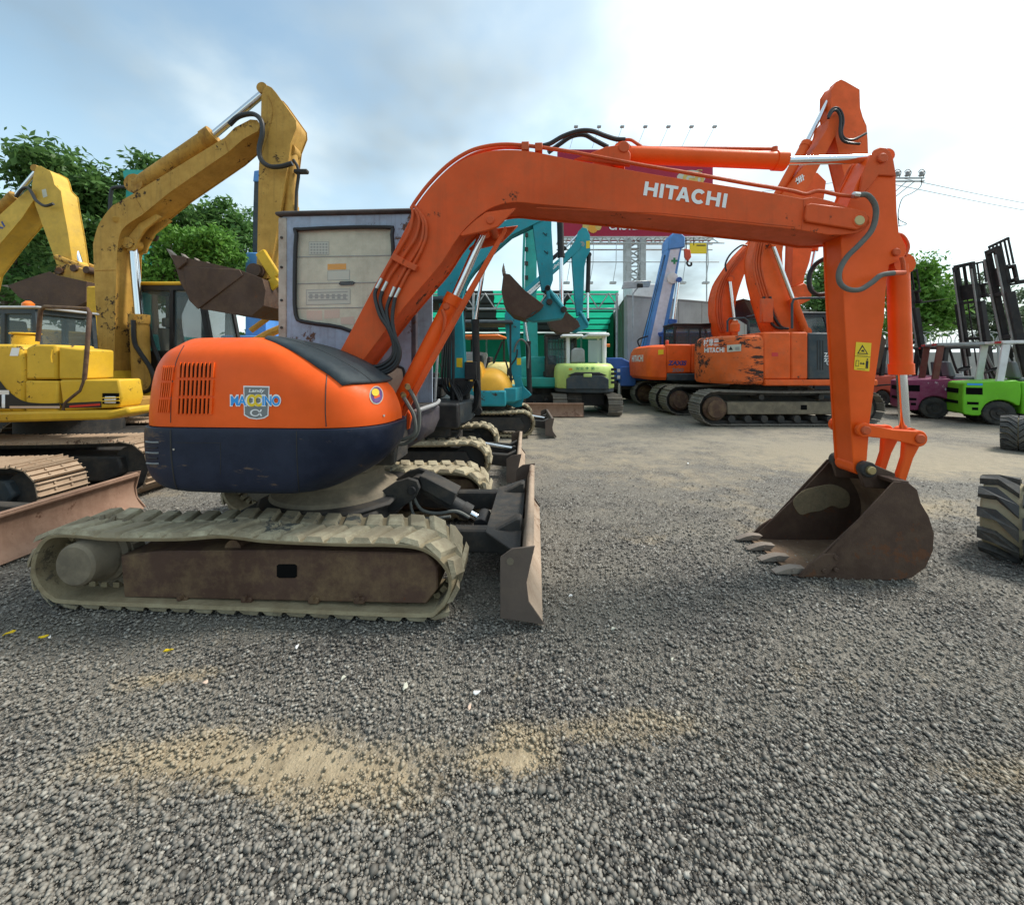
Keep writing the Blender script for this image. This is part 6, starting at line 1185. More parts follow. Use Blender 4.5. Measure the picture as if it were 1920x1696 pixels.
def forklift(label, fr, body, guard_f, guard_r, mast_h=4.0, tilt=9, vent=True, lift=2.6, logo=None, mast=True):
    """local x forwards, counterweight at the back (-x)"""
    o = thing('forklift', label, 'forklift', fr, 'forklifts parked along the fence'); hw = .56
    # counterweight: rounded block with a wheel arch
    prof = [(-1.30, .24), (-1.34, .40), (-1.33, .95), (-1.24, 1.08), (-.55, 1.12), (-.32, 1.10), (-.32, .62), (-.36, .50), (-.46, .58), (-.62, .64), (-.78, .62), (-.92, .52), (-1.0, .34), (-1.02, .22)]
    cw_ = MB().prism(cat2(prof, 2, True), -hw, hw).build('counterweight', body, o, .06, 3)
    if vent:
        for z0, z1 in ((.78, .90), (.50, .58)): MB().box(-1.36, -1.30, -.34, .34, z0, z1).build('rear_vent_shade', 'hole_shade', cw_)
        MB().box(-1.28, -.98, -hw - .004, -hw + .03, .76, .94).build('side_recess_shade', 'hole_shade', cw_); MB().box(-1.26, -1.05, -hw - .004, -hw + .03, .50, .57).build('side_recess_shade', 'hole_shade', cw_); MB().box(-1.17, -1.06, -hw - .004, -hw + .03, .36, .43).build('side_recess_shade', 'hole_shade', cw_)  # dark blocks paint in the shade of vents and recesses not cut out
    for i in range(5): MB().box(-.24, -.10, -hw - .012, -hw + .01, .78 + i * .035, .795 + i * .035).build('louvre', body, cw_)
    bd = [(-.30, .30), (-.30, 1.10), (.05, 1.12), (.35, .92), (.75, .60), (.95, .62), (1.10, .90), (1.20, .90), (1.20, .42), (1.0, .28), (.55, .24)]
    bo = MB().prism(bd, -hw + .01, hw - .01).build('body', body, o, .04, 2)
    MB().box(-.30, .9, -hw - .03, hw + .03, .20, .30).build('side_step', 'dark_steel', o, .02)
    MB().box(-.20, .30, -.26, .26, 1.10, 1.20).build('seat', 'grey_seat', o, .04, 2); MB().prism([(-.28, 1.18), (-.14, 1.18), (-.24, 1.62), (-.34, 1.62)], -.25, .25).build('seat_back', 'grey_seat', o, .04, 2)
    MB().tube([(.78, 0, .95), (.62, 0, 1.35)], .025).build('steering_column', 'black_paint', o); MB().lathe([(.17, -.012), (.185, 0), (.17, .012), (.155, 0), (.17, -.012)], (.60, 0, 1.37), (-.5, 0, .85), 20).build('steering_wheel', 'black_paint', o)
    for s in (-1, 1):
        MB().tube([(1.05, s * .47, .88), (.80, s * .47, 1.5), (.62, s * .47, 2.06)], .035, 8).build('front_post', guard_f, o); g = MB().prism([(-.72, 1.08), (-.58, 1.08), (-.46, 2.06), (-.60, 2.06)], s * .47 - .04, s * .47 + .04).build('rear_post', guard_r, o, .012)
    rf = MB(); rf.box(-.62, .66, -.54, -.46, 2.06, 2.14); rf.box(-.62, .66, .46, .54, 2.06, 2.14); rf.box(-.62, -.50, -.458, .458, 2.065, 2.135); rf.box(.54, .66, -.458, .458, 2.065, 2.135); ro = rf.build('overhead_guard', guard_f, o, .012)
    for i in range(6): MB().box(-.49 + i * .18, -.45 + i * .18, -.458, .458, 2.08, 2.12).build('guard_bar', guard_f, ro)
    for s in (-1, 1): MB().box(-.655, -.625, s * .38 - .10, s * .38 + .10, 2.07, 2.13).build('tail_lamp', 'red', ro)
    for s in (-1, 1): wheel(o, -.68, s * .44, .30, .22, sgn=s); wheel(o, .86, s * .46, .36, .24, sgn=s)
    if mast:
        m_ = bpy.data.objects.new('mast', None); C.objects.link(m_); m_.parent = o; m_.location = (1.28, 0, .20); m_.rotation_euler = (0, R(-tilt), 0)
        for s in (-1, 1):
            MB().box(-.08, .08, s * .36 - .05, s * .36 + .05, 0, mast_h * .72).build('outer_rail', 'mast_black', m_, .008); MB().box(-.06, .06, s * .25 - .04, s * .25 + .04, .25 + mast_h * .28, mast_h).build('inner_rail', 'mast_black', m_, .008); MB().cyl((-.09, s * .27, .1), (-.09, s * .27, mast_h * .95), .028).build('lift_cylinder', 'mast_steel', m_)
        for z in (.15, mast_h * .45, mast_h * .71): MB().box(-.07, .03, -.31, .31, z, z + .10).build('cross_member', 'mast_black', m_, .008)
        MB().box(-.05, .05, -.27, .27, mast_h - .12, mast_h).build('cross_member', 'mast_black', m_, .008); MB().tube([(.07, .1, .3), (.07, .1, mast_h - .1)], .02).build('lift_chain', 'mast_black', m_); MB().tube([(.07, -.1, .3), (.07, -.1, mast_h - .1)], .02).build('lift_chain', 'mast_black', m_)
        cz = .25 + lift
        MB().box(.09, .16, -.48, .48, cz, cz + .10).build('carriage', 'mast_black', m_, .008); MB().box(.09, .16, -.48, .48, cz + .38, cz + .46).build('carriage', 'mast_black', m_, .008); MB().box(.02, .10, -.30, .30, cz + .0, cz + .5).build('carriage', 'mast_black', m_, .01)
        for y in (-.30, .30): MB().prism([(.16, cz + .46), (.21, cz + .46), (.21, cz + .03), (1.30, cz - .005), (1.30, cz - .02), (.16, cz - .03)], y - .06, y + .06).build('fork', 'mast_black', m_, .004)
        for y in (-.46, -.28, -.09, .09, .28, .46): MB().box(.11, .14, y - .02, y + .02, cz + .47, cz + 1.15).build('backrest_bar', 'mast_black', m_)
        MB().box(.105, .145, -.48, .48, cz + 1.14, cz + 1.20).build('backrest_bar', 'mast_black', m_)
    return o
# places come from the wheels' contact with the ground
def fk_frame(px, py, rot, lx, ly):
    Y = CAMH * FPX / (py - HY); Xw = (px - CX) / FPX * Y; a = R(rot); return Fr(Xw - (lx * math.cos(a) - ly * math.sin(a)), Y - (lx * math.sin(a) + ly * math.cos(a)), rot)
K1f = fk_frame(1874, 797, -28, -.68, -.55); GRN = forklift('bright green forklift with white overhead guard, at right edge', K1f, 'lime_green', 'white_paint', 'white_paint', 3.6, 6, lift=2.2)
lettering('UNICARRIERS', GRN, 'white', para((-.22, -.556, .66), (.55, -.556, .50), (-.22, -.556, .72)), .01); MB().cyl((.05, -.555, .92), (.05, -.548, .92), .06, n=18).build('round_sticker', 'decal_paper', GRN); MB().cyl((.05, -.558, .92), (.05, -.5555, .92), .045, n=18).build('round_sticker', 'decal_blue', GRN)
patch('sticker', [(-1.26, -.565, 1.0), (-.98, -.565, 1.0), (-.98, -.565, 1.05), (-1.26, -.565, 1.05)], 'decal_blue', GRN)
K2f = fk_frame(1752, 785, -30, -.68, -.55); MAG = forklift('dark magenta forklift with maroon roof post, next to the green one', K2f, 'magenta', 'grey_paint', 'maroon', 4.6, 8, lift=3.3)
K3f = fk_frame(1655, 764, 2, -.68, -.55); RED = forklift('salmon red forklift half hidden behind the front machine\'s stick', K3f, 'salmon_red', 'black_paint', 'black_paint', 4.7, 9, lift=3.3)
K4f = Fr(15.2, 13.8, 0); forklift('black guarded maroon forklift behind the green one', K4f, 'magenta', 'black_paint', 'black_paint', 4.9, 8, lift=3.4)
K5f = Fr(11.6, 14.8, -30); forklift('dark forklift standing second row behind the magenta one', K5f, 'slate', 'black_paint', 'black_paint', 4.4, 8, lift=.3)

# ---- big lugged tyres at the right edge
def lug_tyre(label, fr, r, w, n=14):
    o = thing('wheel', label, 'wheel', fr, 'muddy wheels at the right edge')
    c = MB().lathe([(r * .5, -w * .40), (r * .72, -w * .5), (r * .90, -w * .46), (r * .965, -w * .30), (r * .98, 0), (r * .965, w * .30), (r * .90, w * .46), (r * .72, w * .5), (r * .5, w * .40)], (0, 0, r), 'x', 40).build('tyre_carcass', 'tyre_mud', o, smooth=40)
    for s in (-1, 1):
        k = MB(); q = [(-.02, .02), (-.06, .5), (.02, 1.0)]
        def P(u, v, h):                                      # u along the circumference, v from the centre line to the shoulder
            a = u / r; x = s * w * .52 * min(v, 1); rr = (r * .975 - (.10 * r * max(0, v - .55) ** 1.5)) + h; return (x, math.sin(a) * rr, math.cos(a) * rr)
        L = .055 * r / .33; sk = .13 * r / .33
        pts = []
        for h in (-.01, .055 * r / .33):
            sh = .82 if h > 0 else 1
            pts += [P(-L * sh, .04, h), P(L * sh, .04, h), P(sk + L * .9 * sh, .55, h), P(sk + L * .95 * sh, 1.0, h * .8), P(sk - L * .8 * sh, 1.0, h * .8), P(sk - L * .9 * sh, .55, h)]
        k.add(pts, [(0, 1, 2, 3, 4, 5)[::-1], (6, 7, 8, 9, 10, 11)] + [(i, (i + 1) % 6, (i + 1) % 6 + 6, i + 6) for i in range(6)])
        me = k.mesh('tyre_lug', 'tyre_lug', 25)
        for i in range(n):
            q = bpy.data.objects.new('tyre_lug', me); C.objects.link(q); q.parent = c; q.location = (0, 0, r); q.rotation_euler = (2 * math.pi * (i + (.5 if s > 0 else 0)) / n, 0, 0)
    for s in (-1, 1): MB().lathe([(0, 0), (r * .5, 0), (r * .52, .03), (r * .4, -.02), (r * .2, -.03), (0, .02)], (s * w * .38, 0, r), (s, 0, 0), 24).build('rim', 'dusty_steel', o)
    return o
lug_tyre('large muddy tyre with deep lugs standing at the right edge, beside the bucket', Fr(4.14, 3.20, -54), .30, .42, 11)
lug_tyre('worn muddy tyre further back at the right edge below the green forklift', Fr(9.25, 7.2, -54), .29, .40, 18)

# ================================================================== blue truck crane
T = Fr(4.9, 14.6, 0)
TR = thing('crane_truck', 'bright blue crane truck with blue and white telescopic boom and green cross', 'truck', T)
T = Fr(4.9, 16.2, 0); TR.location = (T.x, T.y, 0)
zt = lambda py, y: T.at(0, py, y)[1]; xt = lambda px, y: T.at(px, 0, y)[0]
MB().box(xt(1152, -1.1), xt(1340, -1.1), -1.0, 1.0, .55, .85).build('chassis', 'dark_steel', TR, .03)
MB().prism([(xt(1148, -1.1), .9), (xt(1420, -1.1), .9), (xt(1420, -1.1), 1.45), (xt(1190, -1.1), 1.52), (xt(1166, -1.1), 1.78), (xt(1140, -1.1), 1.78), (xt(1138, -1.1), 1.2)], -1.15, 1.15).build('carrier_body', 'truck_blue', TR, .05, 2)
MB().box(xt(1163, -1.2), xt(1192, -1.2), -1.25, -.9, .7, 1.45).build('outrigger_box', 'truck_blue', TR, .03); MB().cyl((xt(1163, -1.2), -1.1, .02), (xt(1163, -1.2), -1.1, .8), .06).build('outrigger_leg', 'silver', TR); MB().cyl((xt(1163, -1.2), -1.1, .0), (xt(1163, -1.2), -1.1, .04), .16).build('outrigger_foot', 'dark_steel', TR)
for i in range(2): MB().box(xt(1158, -1.3), xt(1163, -1.3), -1.29, -1.24, .98 + i * .25, 1.1 + i * .25).build('marker_lamp', 'white', TR)
wheel(TR, xt(1208, -.9), -.95, .52, .3, 'white_paint', n=30); wheel(TR, xt(1208, -.9) , .95, .52, .3, 'white_paint', 1, n=30); wheel(TR, xt(1400, -.9), -.95, .52, .3, 'white_paint', n=30); wheel(TR, xt(1180, -.9), .95, .52, .3, 'white_paint', 1, n=30)
cab(TR, xt(1240, -.6), xt(1345, -.6), -.7, .75, 1.5, zt(627, -.6), 'truck_blue', 'truck_blue', .34, 'glass_dark', lean=.25, roof_t=.10)
bw_ = .62
bp_ = T.poly([(1212, 640), (1228, 640), (1260, 500), (1280, 442), (1254, 438), (1248, 470)], -.3)
def strip(a0, a1, b0, b1, ya, yb, name, mat, bev=.02): return MB().prism(T.poly([a0, a1, b1, b0], ya), ya, yb).build(name, mat, tcb if name != 'crane_boom' else TR, bev)
tcb = None; tcb = strip((1208, 660), (1244, 660), (1253, 462), (1279, 462), -.30, .30, 'crane_boom', 'crane_blue')
strip((1217, 650), (1236, 650), (1257, 468), (1275, 466), -.315, -.302, 'boom_face', 'crane_white', .004)
MB().prism(T.poly([(1252, 468), (1254, 448), (1262, 436), (1276, 436), (1285, 444), (1284, 464)], -.34), -.36, .36).build('boom_head', 'crane_blue', tcb, .04)
patch('green_cross', [T.p3(x, y, -.322) for x, y in ((1262.5, 483), (1266.5, 483), (1266.5, 487), (1270.5, 487), (1270.5, 491), (1266.5, 491), (1266.5, 495), (1262.5, 495), (1262.5, 491), (1258.5, 491), (1258.5, 487), (1262.5, 487))], 'green_cross', tcb)
MB().lathe([(0, 0), (.22, 0), (.22, .08), (.12, .10), (0, .10)], T.p3(1260, 522, -.32), (0, -1, 0), 20).build('hose_reel', 'white_paint', tcb)
ramp3(TR, T, (1255, 640), (1262, 600), (1272, 525), -.40, .14, .07, 'truck_blue', 'chrome')
hk = MB(); hk.cyl(T.p3(1286, 446, -.4), T.p3(1287, 470, -.4), .02); hk.cyl(T.p3(1300, 446, -.2), T.p3(1301, 460, -.2), .015); hk.build('hoist_rope', 'dark_steel', tcb)
MB().prism(T.poly([(1283, 466), (1294, 468), (1296, 482), (1290, 490), (1284, 482)], -.45), -.48, -.36).build('hook_block', 'salmon_red', tcb, .02); MB().tube([T.p3(a, b, -.42) for a, b in ((1290, 489), (1288, 493), (1291, 498), (1296, 497), (1296, 492))], .04, 8, 4).build('hook', 'dark_steel', tcb)
for dx in (0, 5, 10): MB().tube([T.p3(1200 + dx, 650, -.2), T.p3(1246 + dx * .3, 478, -.2)], .012, 5).build('wire_rope', 'dark_steel', tcb)
MB().tube([T.p3(a, b, -.4) for a, b in ((1206, 660), (1197, 645), (1198, 636), (1215, 630))], .03, 6, 4).build('cable_loop', 'black_paint', TR)

# ================================================================== grey office block, shade roof, billboard
P0, P1, P2 = Vector((5.15, 17.6, 0)), Vector((17.6, 22.8, 0)), Vector((7.0, 29.0, 0)); ZW = 4.55
BG = thing('site_office', 'long plain grey office block behind the orange excavators', 'building', Fr(P0.x, P0.y, 0))
a1 = math.atan2(P1.y - P0.y, P1.x - P0.x)
def wall_local(Pa, Pb, t, mat, name, parent, z0=0, z1=ZW):
    d = (Pb - Pa); L = d.length; d.normalize(); n = Vector((-d.y, d.x, 0)); base = Pa - P0
    q = [base, base + d * L, base + d * L + n * t, base + n * t]; return MB().prism([(v.x, v.y) for v in q], z0, z1, 'z').build(name, mat, parent, .01), d, n, L
w1o, d1, n1_, L1 = wall_local(P0, P1, .25, 'wall_grey', 'front_wall', BG)
w2o, d2, n2_, L2 = wall_local(P0 + Vector((.03, .28, 0)), P2, -.22, 'wall_green', 'side_wall', BG, 0, ZW - .01)
def on_wall(d, n, u, z, off): v = d * u - n * off; return (v.x, v.y, z)
for i in range(1, 9): 
    v = d1 * (i * L1 / 9); MB().box(-.01, .01, -.004, .006, 0, ZW).build('wall_joint', 'dusty_steel', w1o); w1o.children[-1].location = (v.x, v.y, 0); w1o.children[-1].rotation_euler = (0, 0, a1)
for i in range(0, 14): 
    q = Vector((.03, .28, 0)) + d2 * (.6 + i * .8); MB().cyl((q.x - .02, q.y, 0), (q.x - .02, q.y, ZW - .03), .03, n=6).build('wall_batten', 'wall_green', w2o)
MB().prism([(0 - .06, 0 - .06), (d1.x * L1, d1.y * L1 - .06), (d1.x * L1 + 2, d1.y * L1 + 8), (d2.x * L2, d2.y * L2)], ZW, ZW + .06, 'z').build('roof', 'wall_grey', BG, .01)
MB().box(.5, 2.4, 1.0, 2.4, ZW + .06, ZW + .75).build('roof_tank', 'white_paint', BG, .05, 2)
LP = thing('flood_light', 'square flood light on a thin bracket at the corner of the grey office', 'lamp', Fr(5.3, 17.3, 0))
MB().tube([(.0, 0, 3.2), (.0, 0, 4.6), (.18, -.1, 4.85)], .03, 8).build('lamp_bracket', 'galv', LP); lp = MB().prism([(-.55, 4.78), (.65, 4.86), (.75, 5.15), (-.45, 5.1)], -.22, -.12).build('lamp_panel', 'galv', LP, .02); MB().box(.1, .35, -.3, -.22, 4.82, 5.0).build('lamp_driver', 'dark_steel', LP, .02); MB().tube([(0, .02, 3.2), (-.05, 0, 2.2), (.02, 0, .0)], .012, 5).build('lamp_cable', 'grey_paint', LP)
# shade roof
SH = thing('shade_roof', 'wide green netting shade roof on galvanised trusses above the teal machines', 'shelter', Fr(0, 18.5, 0))
sx0, sx1, sy1, zf, zr_ = -8.5, 5.0, 9.5, 4.95, 3.75
def netstrip(x0, x1, mat, name='net_sheet'):
    n = 10; vs = []; r = random.Random(int(x0 * 100))
    for j in range(n + 1):
        v = j / n
        for i in range(4): u = i / 3; vs.append((x0 + (x1 - x0) * u + (1.75 * v * u if x1 == sx1 else 0) + (.10 * math.sin(j * 1.7 + x0) if 0 < i < 3 else .05 * math.sin(j * 2.1)), v * sy1, zf + (zr_ - zf) * v - .07 * math.sin(math.pi * ((v * 5) % 1)) + .02 * r.random()))
    return MB().add(vs, [(j * 4 + i, j * 4 + i + 1, (j + 1) * 4 + i + 1, (j + 1) * 4 + i) for j in range(n) for i in range(3)]).build(name, mat, SH, smooth=60)
for x0, x1, mat in ((-8.5, -6.6, 'net_green'), (-6.62, -5.2, 'net_black'), (-5.22, -3.4, 'net_green'), (-3.42, -.9, 'net_black'), (-.92, 1.5, 'net_green'), (1.48, 2.85, 'net_black'), (2.83, 5.0, 'net_green')): netstrip(x0, x1, mat)
for y in [sy1 * k / 6 for k in range(7)]:
    z = zf + (zr_ - zf) * y / sy1 - .16; MB().cyl((sx0, y, z), (sx1 + 1.7 * y / sy1, y, z), .04, n=6).build('purlin', 'galv' if y == 0 else 'dark_steel', SH)
tr_ = MB(); tr_.cyl((sx0, -.05, zf - .85), (sx1, -.05, zf - .85), .05, n=6)
tro = tr_.build('truss_chord', 'galv', SH)
for i in range(14):
    xa_ = sx0 + i * (sx1 - sx0) / 14; xb_ = xa_ + (sx1 - sx0) / 14; xm = (xa_ + xb_) / 2
    MB().cyl((xa_, -.05, zf - .85), (xm, -.05, zf - .12), .032, n=5).build('truss_web', 'galv', tro); MB().cyl((xm, -.05, zf - .12), (xb_, -.05, zf - .85), .032, n=5).build('truss_web', 'galv', tro)
for x in (sx0 + .1, -1.8, sx1 - .1):
    for y in (0, sy1): MB().cyl((x, y - .05, 0), (x, y - .05, (zf if y == 0 else zr_) - .1), .06, n=8).build('column', 'galv', SH)
vs = []; nx = 40
for i in range(nx + 1):
    for j in range(3): vs.append((sx0 + (sx1 + 1.7 - sx0) * i / nx, sy1 + .1 + .12 * math.sin(i * 1.9) * (1 - j * .4), (2 - j) / 2 * (zr_ - .05)))
MB().add(vs, [(i * 3 + j, i * 3 + j + 1, (i + 1) * 3 + j + 1, (i + 1) * 3 + j) for i in range(nx) for j in range(2)]).build('rear_net', 'net_dark', SH, smooth=60)
vs = []
for i in range(13):
    for j in range(3): vs.append((sx1 + 1.72 * (.35 + .65 * i / 12) + .06 * math.sin(i * 1.6), sy1 * (.35 + .65 * i / 12), (zf + (zr_ - zf) * (.35 + .65 * i / 12)) * (1 - j * .5)))
MB().add(vs, [(i * 3 + j, i * 3 + j + 1, (i + 1) * 3 + j + 1, (i + 1) * 3 + j) for i in range(12) for j in range(2)]).build('side_net', 'net_dark', SH, smooth=60)
# billboard on lattice legs
BF = Fr(9.4, 31.0, 0)
BB = thing('billboard', 'large red roadside billboard on a lattice tower, partly hidden by the orange boom', 'billboard', BF)
bxa, bxb = BF.at(1046, 0, 0)[0], BF.at(1337, 0, 0)[0]; bzb, bzt = BF.at(0, 449, 0)[1], BF.at(0, 280, 0)[1]
bpn = MB().box(bxa, bxb, 0, .5, bzb, bzt).build('panel', 'billboard_red', BB, .02)
MB().box(bxa - .01, bxb + .01, -.04, .02, bzb - .05, bzb + .12).build('panel_edge', 'white_paint', bpn)
lettering('CHUYÊN', bpn, 'white', para(BF.p3(1142, 431, -.03), BF.p3(1205, 431, -.03), BF.p3(1142, 418, -.03)), .04); lettering('Gỗ', bpn, 'gold', para(BF.p3(1280, 346, -.03), BF.p3(1320, 346, -.03), BF.p3(1280, 318, -.03)), .06)
patch('printed_badge', [BF.p3(1296 + 27 * math.cos(a), 333 + 14 * math.sin(a), -.02) for a in np.linspace(0, 6.283, 18)[:-1]], 'decal_paper', bpn)
for i, (px, py, rx_, ry_) in enumerate(((1100, 424, 8, 10), (1112, 428, 9, 9), (1122, 424, 6, 8), (1094, 432, 6, 6))): patch('printed_shape', [BF.p3(px + rx_ * math.cos(a), py + ry_ * math.sin(a), -.02 - i * .004) for a in np.linspace(0, 6.283, 14)[:-1]], 'gold' if i % 2 == 0 else 'decal_orange', bpn)
ctr = MB(); 
for y in (-.9, .9):
    for z in (bzb - .1, bzb - .55): ctr.cyl((bxa, y, z), (bxb + .4, y, z), .06, n=5)
cto = ctr.build('catwalk_chord', 'galv', BB)
nb = 18
for i in range(nb):
    xa_, xb_ = bxa + (bxb - bxa) * i / nb, bxa + (bxb - bxa) * (i + 1) / nb; MB().cyl((xa_, -.9, bzb - .1), (xb_, -.9, bzb - .55), .04, n=4).build('catwalk_web', 'galv', cto); MB().cyl((xa_, -.9, bzb - .1), (xa_, .9, bzb - .1), .04, n=4).build('catwalk_web', 'galv', cto)
for i in range(7): x = bxa + (bxb - bxa) * (i + .5) / 7; MB().tube([(x, -.9, bzb - .5), (x - .1, -1.2, bzb - 2.2), (x - .35, -1.3, bzb - 3.6)], .03, 4).build('flood_arm', 'galv', BB); MB().box(x - .6, x - .15, -1.5, -1.2, bzb - 3.75, bzb - 3.6).build('flood_lamp', 'galv', BB)
for i in range(7): x = bxa + (bxb - bxa) * (i + .7) / 7; MB().tube([(x - .3, -.1, bzt), (x, -1.2, bzt + 1.0)], .015, 4).build('flood_arm', 'galv', BB); MB().box(x - .14, x + .14, -1.35, -1.15, bzt + .97, bzt + 1.08).build('flood_lamp', 'galv', BB)
MB().cyl((bxa, -.9, bzb - 2.0), (bxb, -.9, bzb - 2.0), .04, n=5).build('hand_rail', 'galv', BB)
lx = [BF.at(p, 0, 0)[0] for p in (1176, 1203)]
for x in lx: MB().box(x - .22, x + .22, -.4, .4, 0, bzb).build('tower_leg', 'galv', BB, .02)
for i in range(16): z = i * bzb / 16; s = i % 2; MB().cyl((lx[s], -.2, z), (lx[1 - s], -.2, z + bzb / 16), .06, n=5).build('tower_brace', 'galv', BB); MB().cyl((lx[1 - s], .2, z), (lx[s], .2, z + bzb / 16), .06, n=5).build('tower_brace', 'galv', BB); MB().cyl((lx[0], 0, z), (lx[1], 0, z), .05, n=5).build('tower_brace', 'galv', BB)
ys = thing('sign_board', 'small yellow sign board hanging beside the crane head', 'sign', Fr(BF.at(1313, 0, 0)[0] + 9.4, 30.0, 0)); ysf = Fr(ys.location.x, 30.0, 0)
MB().prism(ysf.poly([(1294, 456), (1325, 456), (1325, 475), (1294, 475)], 0), 0, .12).build('board', 'decal_yellow', ys, .01); MB().cyl(ysf.p3(1325, 456, .06), (ysf.p3(1325, 456, .06)[0], .06, 0), .05).build('post', 'galv', ys); patch('print', [ysf.p3(a, b, -.01) for a, b in ((1306, 459), (1323, 459), (1323, 461), (1306, 461))], 'black', ys)

# ================================================================== fence with razor wire, utility pole
FE = thing('fence', 'grey yard fence topped with coils of razor wire behind the forklifts', 'fence', Fr(10.5, 21.5, 0))
fw = []
Lf = 30
for i in range(16): MB().box(i * 2 - .05, i * 2 + .05, -.05, .05, 0, 3.0).build('post', 'galv', FE, .01)
for i in range(15): MB().box(i * 2 + .06, i * 2 + 1.94, -.02, .02, .05, 2.15).build('fence_panel', 'wall_grey', FE)
MB().tube([(t * .0125 * 2.2, .42 * math.cos(t * .38), 2.85 + .42 * math.sin(t * .38)) for t in range(0, 1100)], .02, 4).build('razor_wire_coil', 'galv', FE)
for z in (2.4, 2.75): MB().cyl((0, 0, z), (30, 0, z), .012, n=4).build('fence_wire', 'galv', FE)
PF = Fr(22.6, 25.0, 0)
UP = thing('utility_pole', 'concrete utility pole with insulators and wires behind the orange stick', 'utility pole', Fr(PF.at(1668, 0, 0)[0] + PF.x, 25.0, 0)); UF = Fr(UP.location.x, 25.0, 0)
ztop = UF.at(0, 318, 0)[1]; MB().cyl((0, 0, 0), (0, 0, ztop), .20, .13, n=12).build('pole_shaft', 'wall_grey', UP)
for py in (335, 341): z = UF.at(0, py, 0)[1]; MB().box(-1.0, UF.at(1730, 0, 0)[0], -.12, -.04, z - .04, z + .04).build('cross_arm', 'galv', UP)
for px in (1683, 1702, 1728): 
    q = UF.p3(px, 330, -.1); io = MB().lathe([(0, 0), (.12, 0), (.16, .08), (.08, .14), (.14, .22), (.06, .3), (0, .3)], q, 'z', 12).build('insulator', 'grey_paint', UP); MB().tube([(q[0] - .2, q[1], q[2] + .25), (q[0], q[1], q[2] + .42), (q[0] + .22, q[1], q[2] + .25), (q[0] + .1, q[1], q[2] - .1)], .02, 5, 4).build('jumper_wire', 'dark_steel', io)
for pts in ([(1728, 335), (1726, 350), (1710, 362), (1692, 372), (1684, 400), (1686, 425)], [(1700, 340), (1680, 358)], [(1715, 340), (1680, 368)], [(1684, 400), (1686, 412), (1700, 420), (1684, 424)]): MB().tube([UF.p3(a, b, -.15) for a, b in pts], .02, 5, 4).build('cable', 'dark_steel', UP)
for z in (ztop - .4, ztop - .9): MB().tube([(0, 0, z), (20, 4, z - 1.0), (45, 8, z)], .015, 4, 8).build('overhead_wire', 'dark_steel', UP); MB().tube([(0, 0, z), (-18, 3, z - .9), (-36, 6, z)], .015, 4, 8).build('overhead_wire', 'dark_steel', UP)
IN = thing('insulator_post', 'ribbed insulator post seen between the orange booms', 'insulator', Fr(G2.p3(1531, 0, 0)[0] + G2.x, 17.0, 0)); IF = Fr(IN.location.x, 17.0, 0)
MB().cyl((0, 0, 0), (0, 0, IF.at(0, 540, 0)[1]), .10, n=10).build('post_shaft', 'galv', IN); z0_, z1_ = IF.at(0, 540, 0)[1], IF.at(0, 465, 0)[1]
MB().lathe([(0, z0_)] + [(r_, z0_ + (z1_ - z0_) * i / 16) for i, r_ in enumerate([.10, .22] * 8)] + [(.12, z1_), (0, z1_)], (0, 0, 0), 'z', 14).build('insulator_sheds', 'galv', IN, smooth=20)

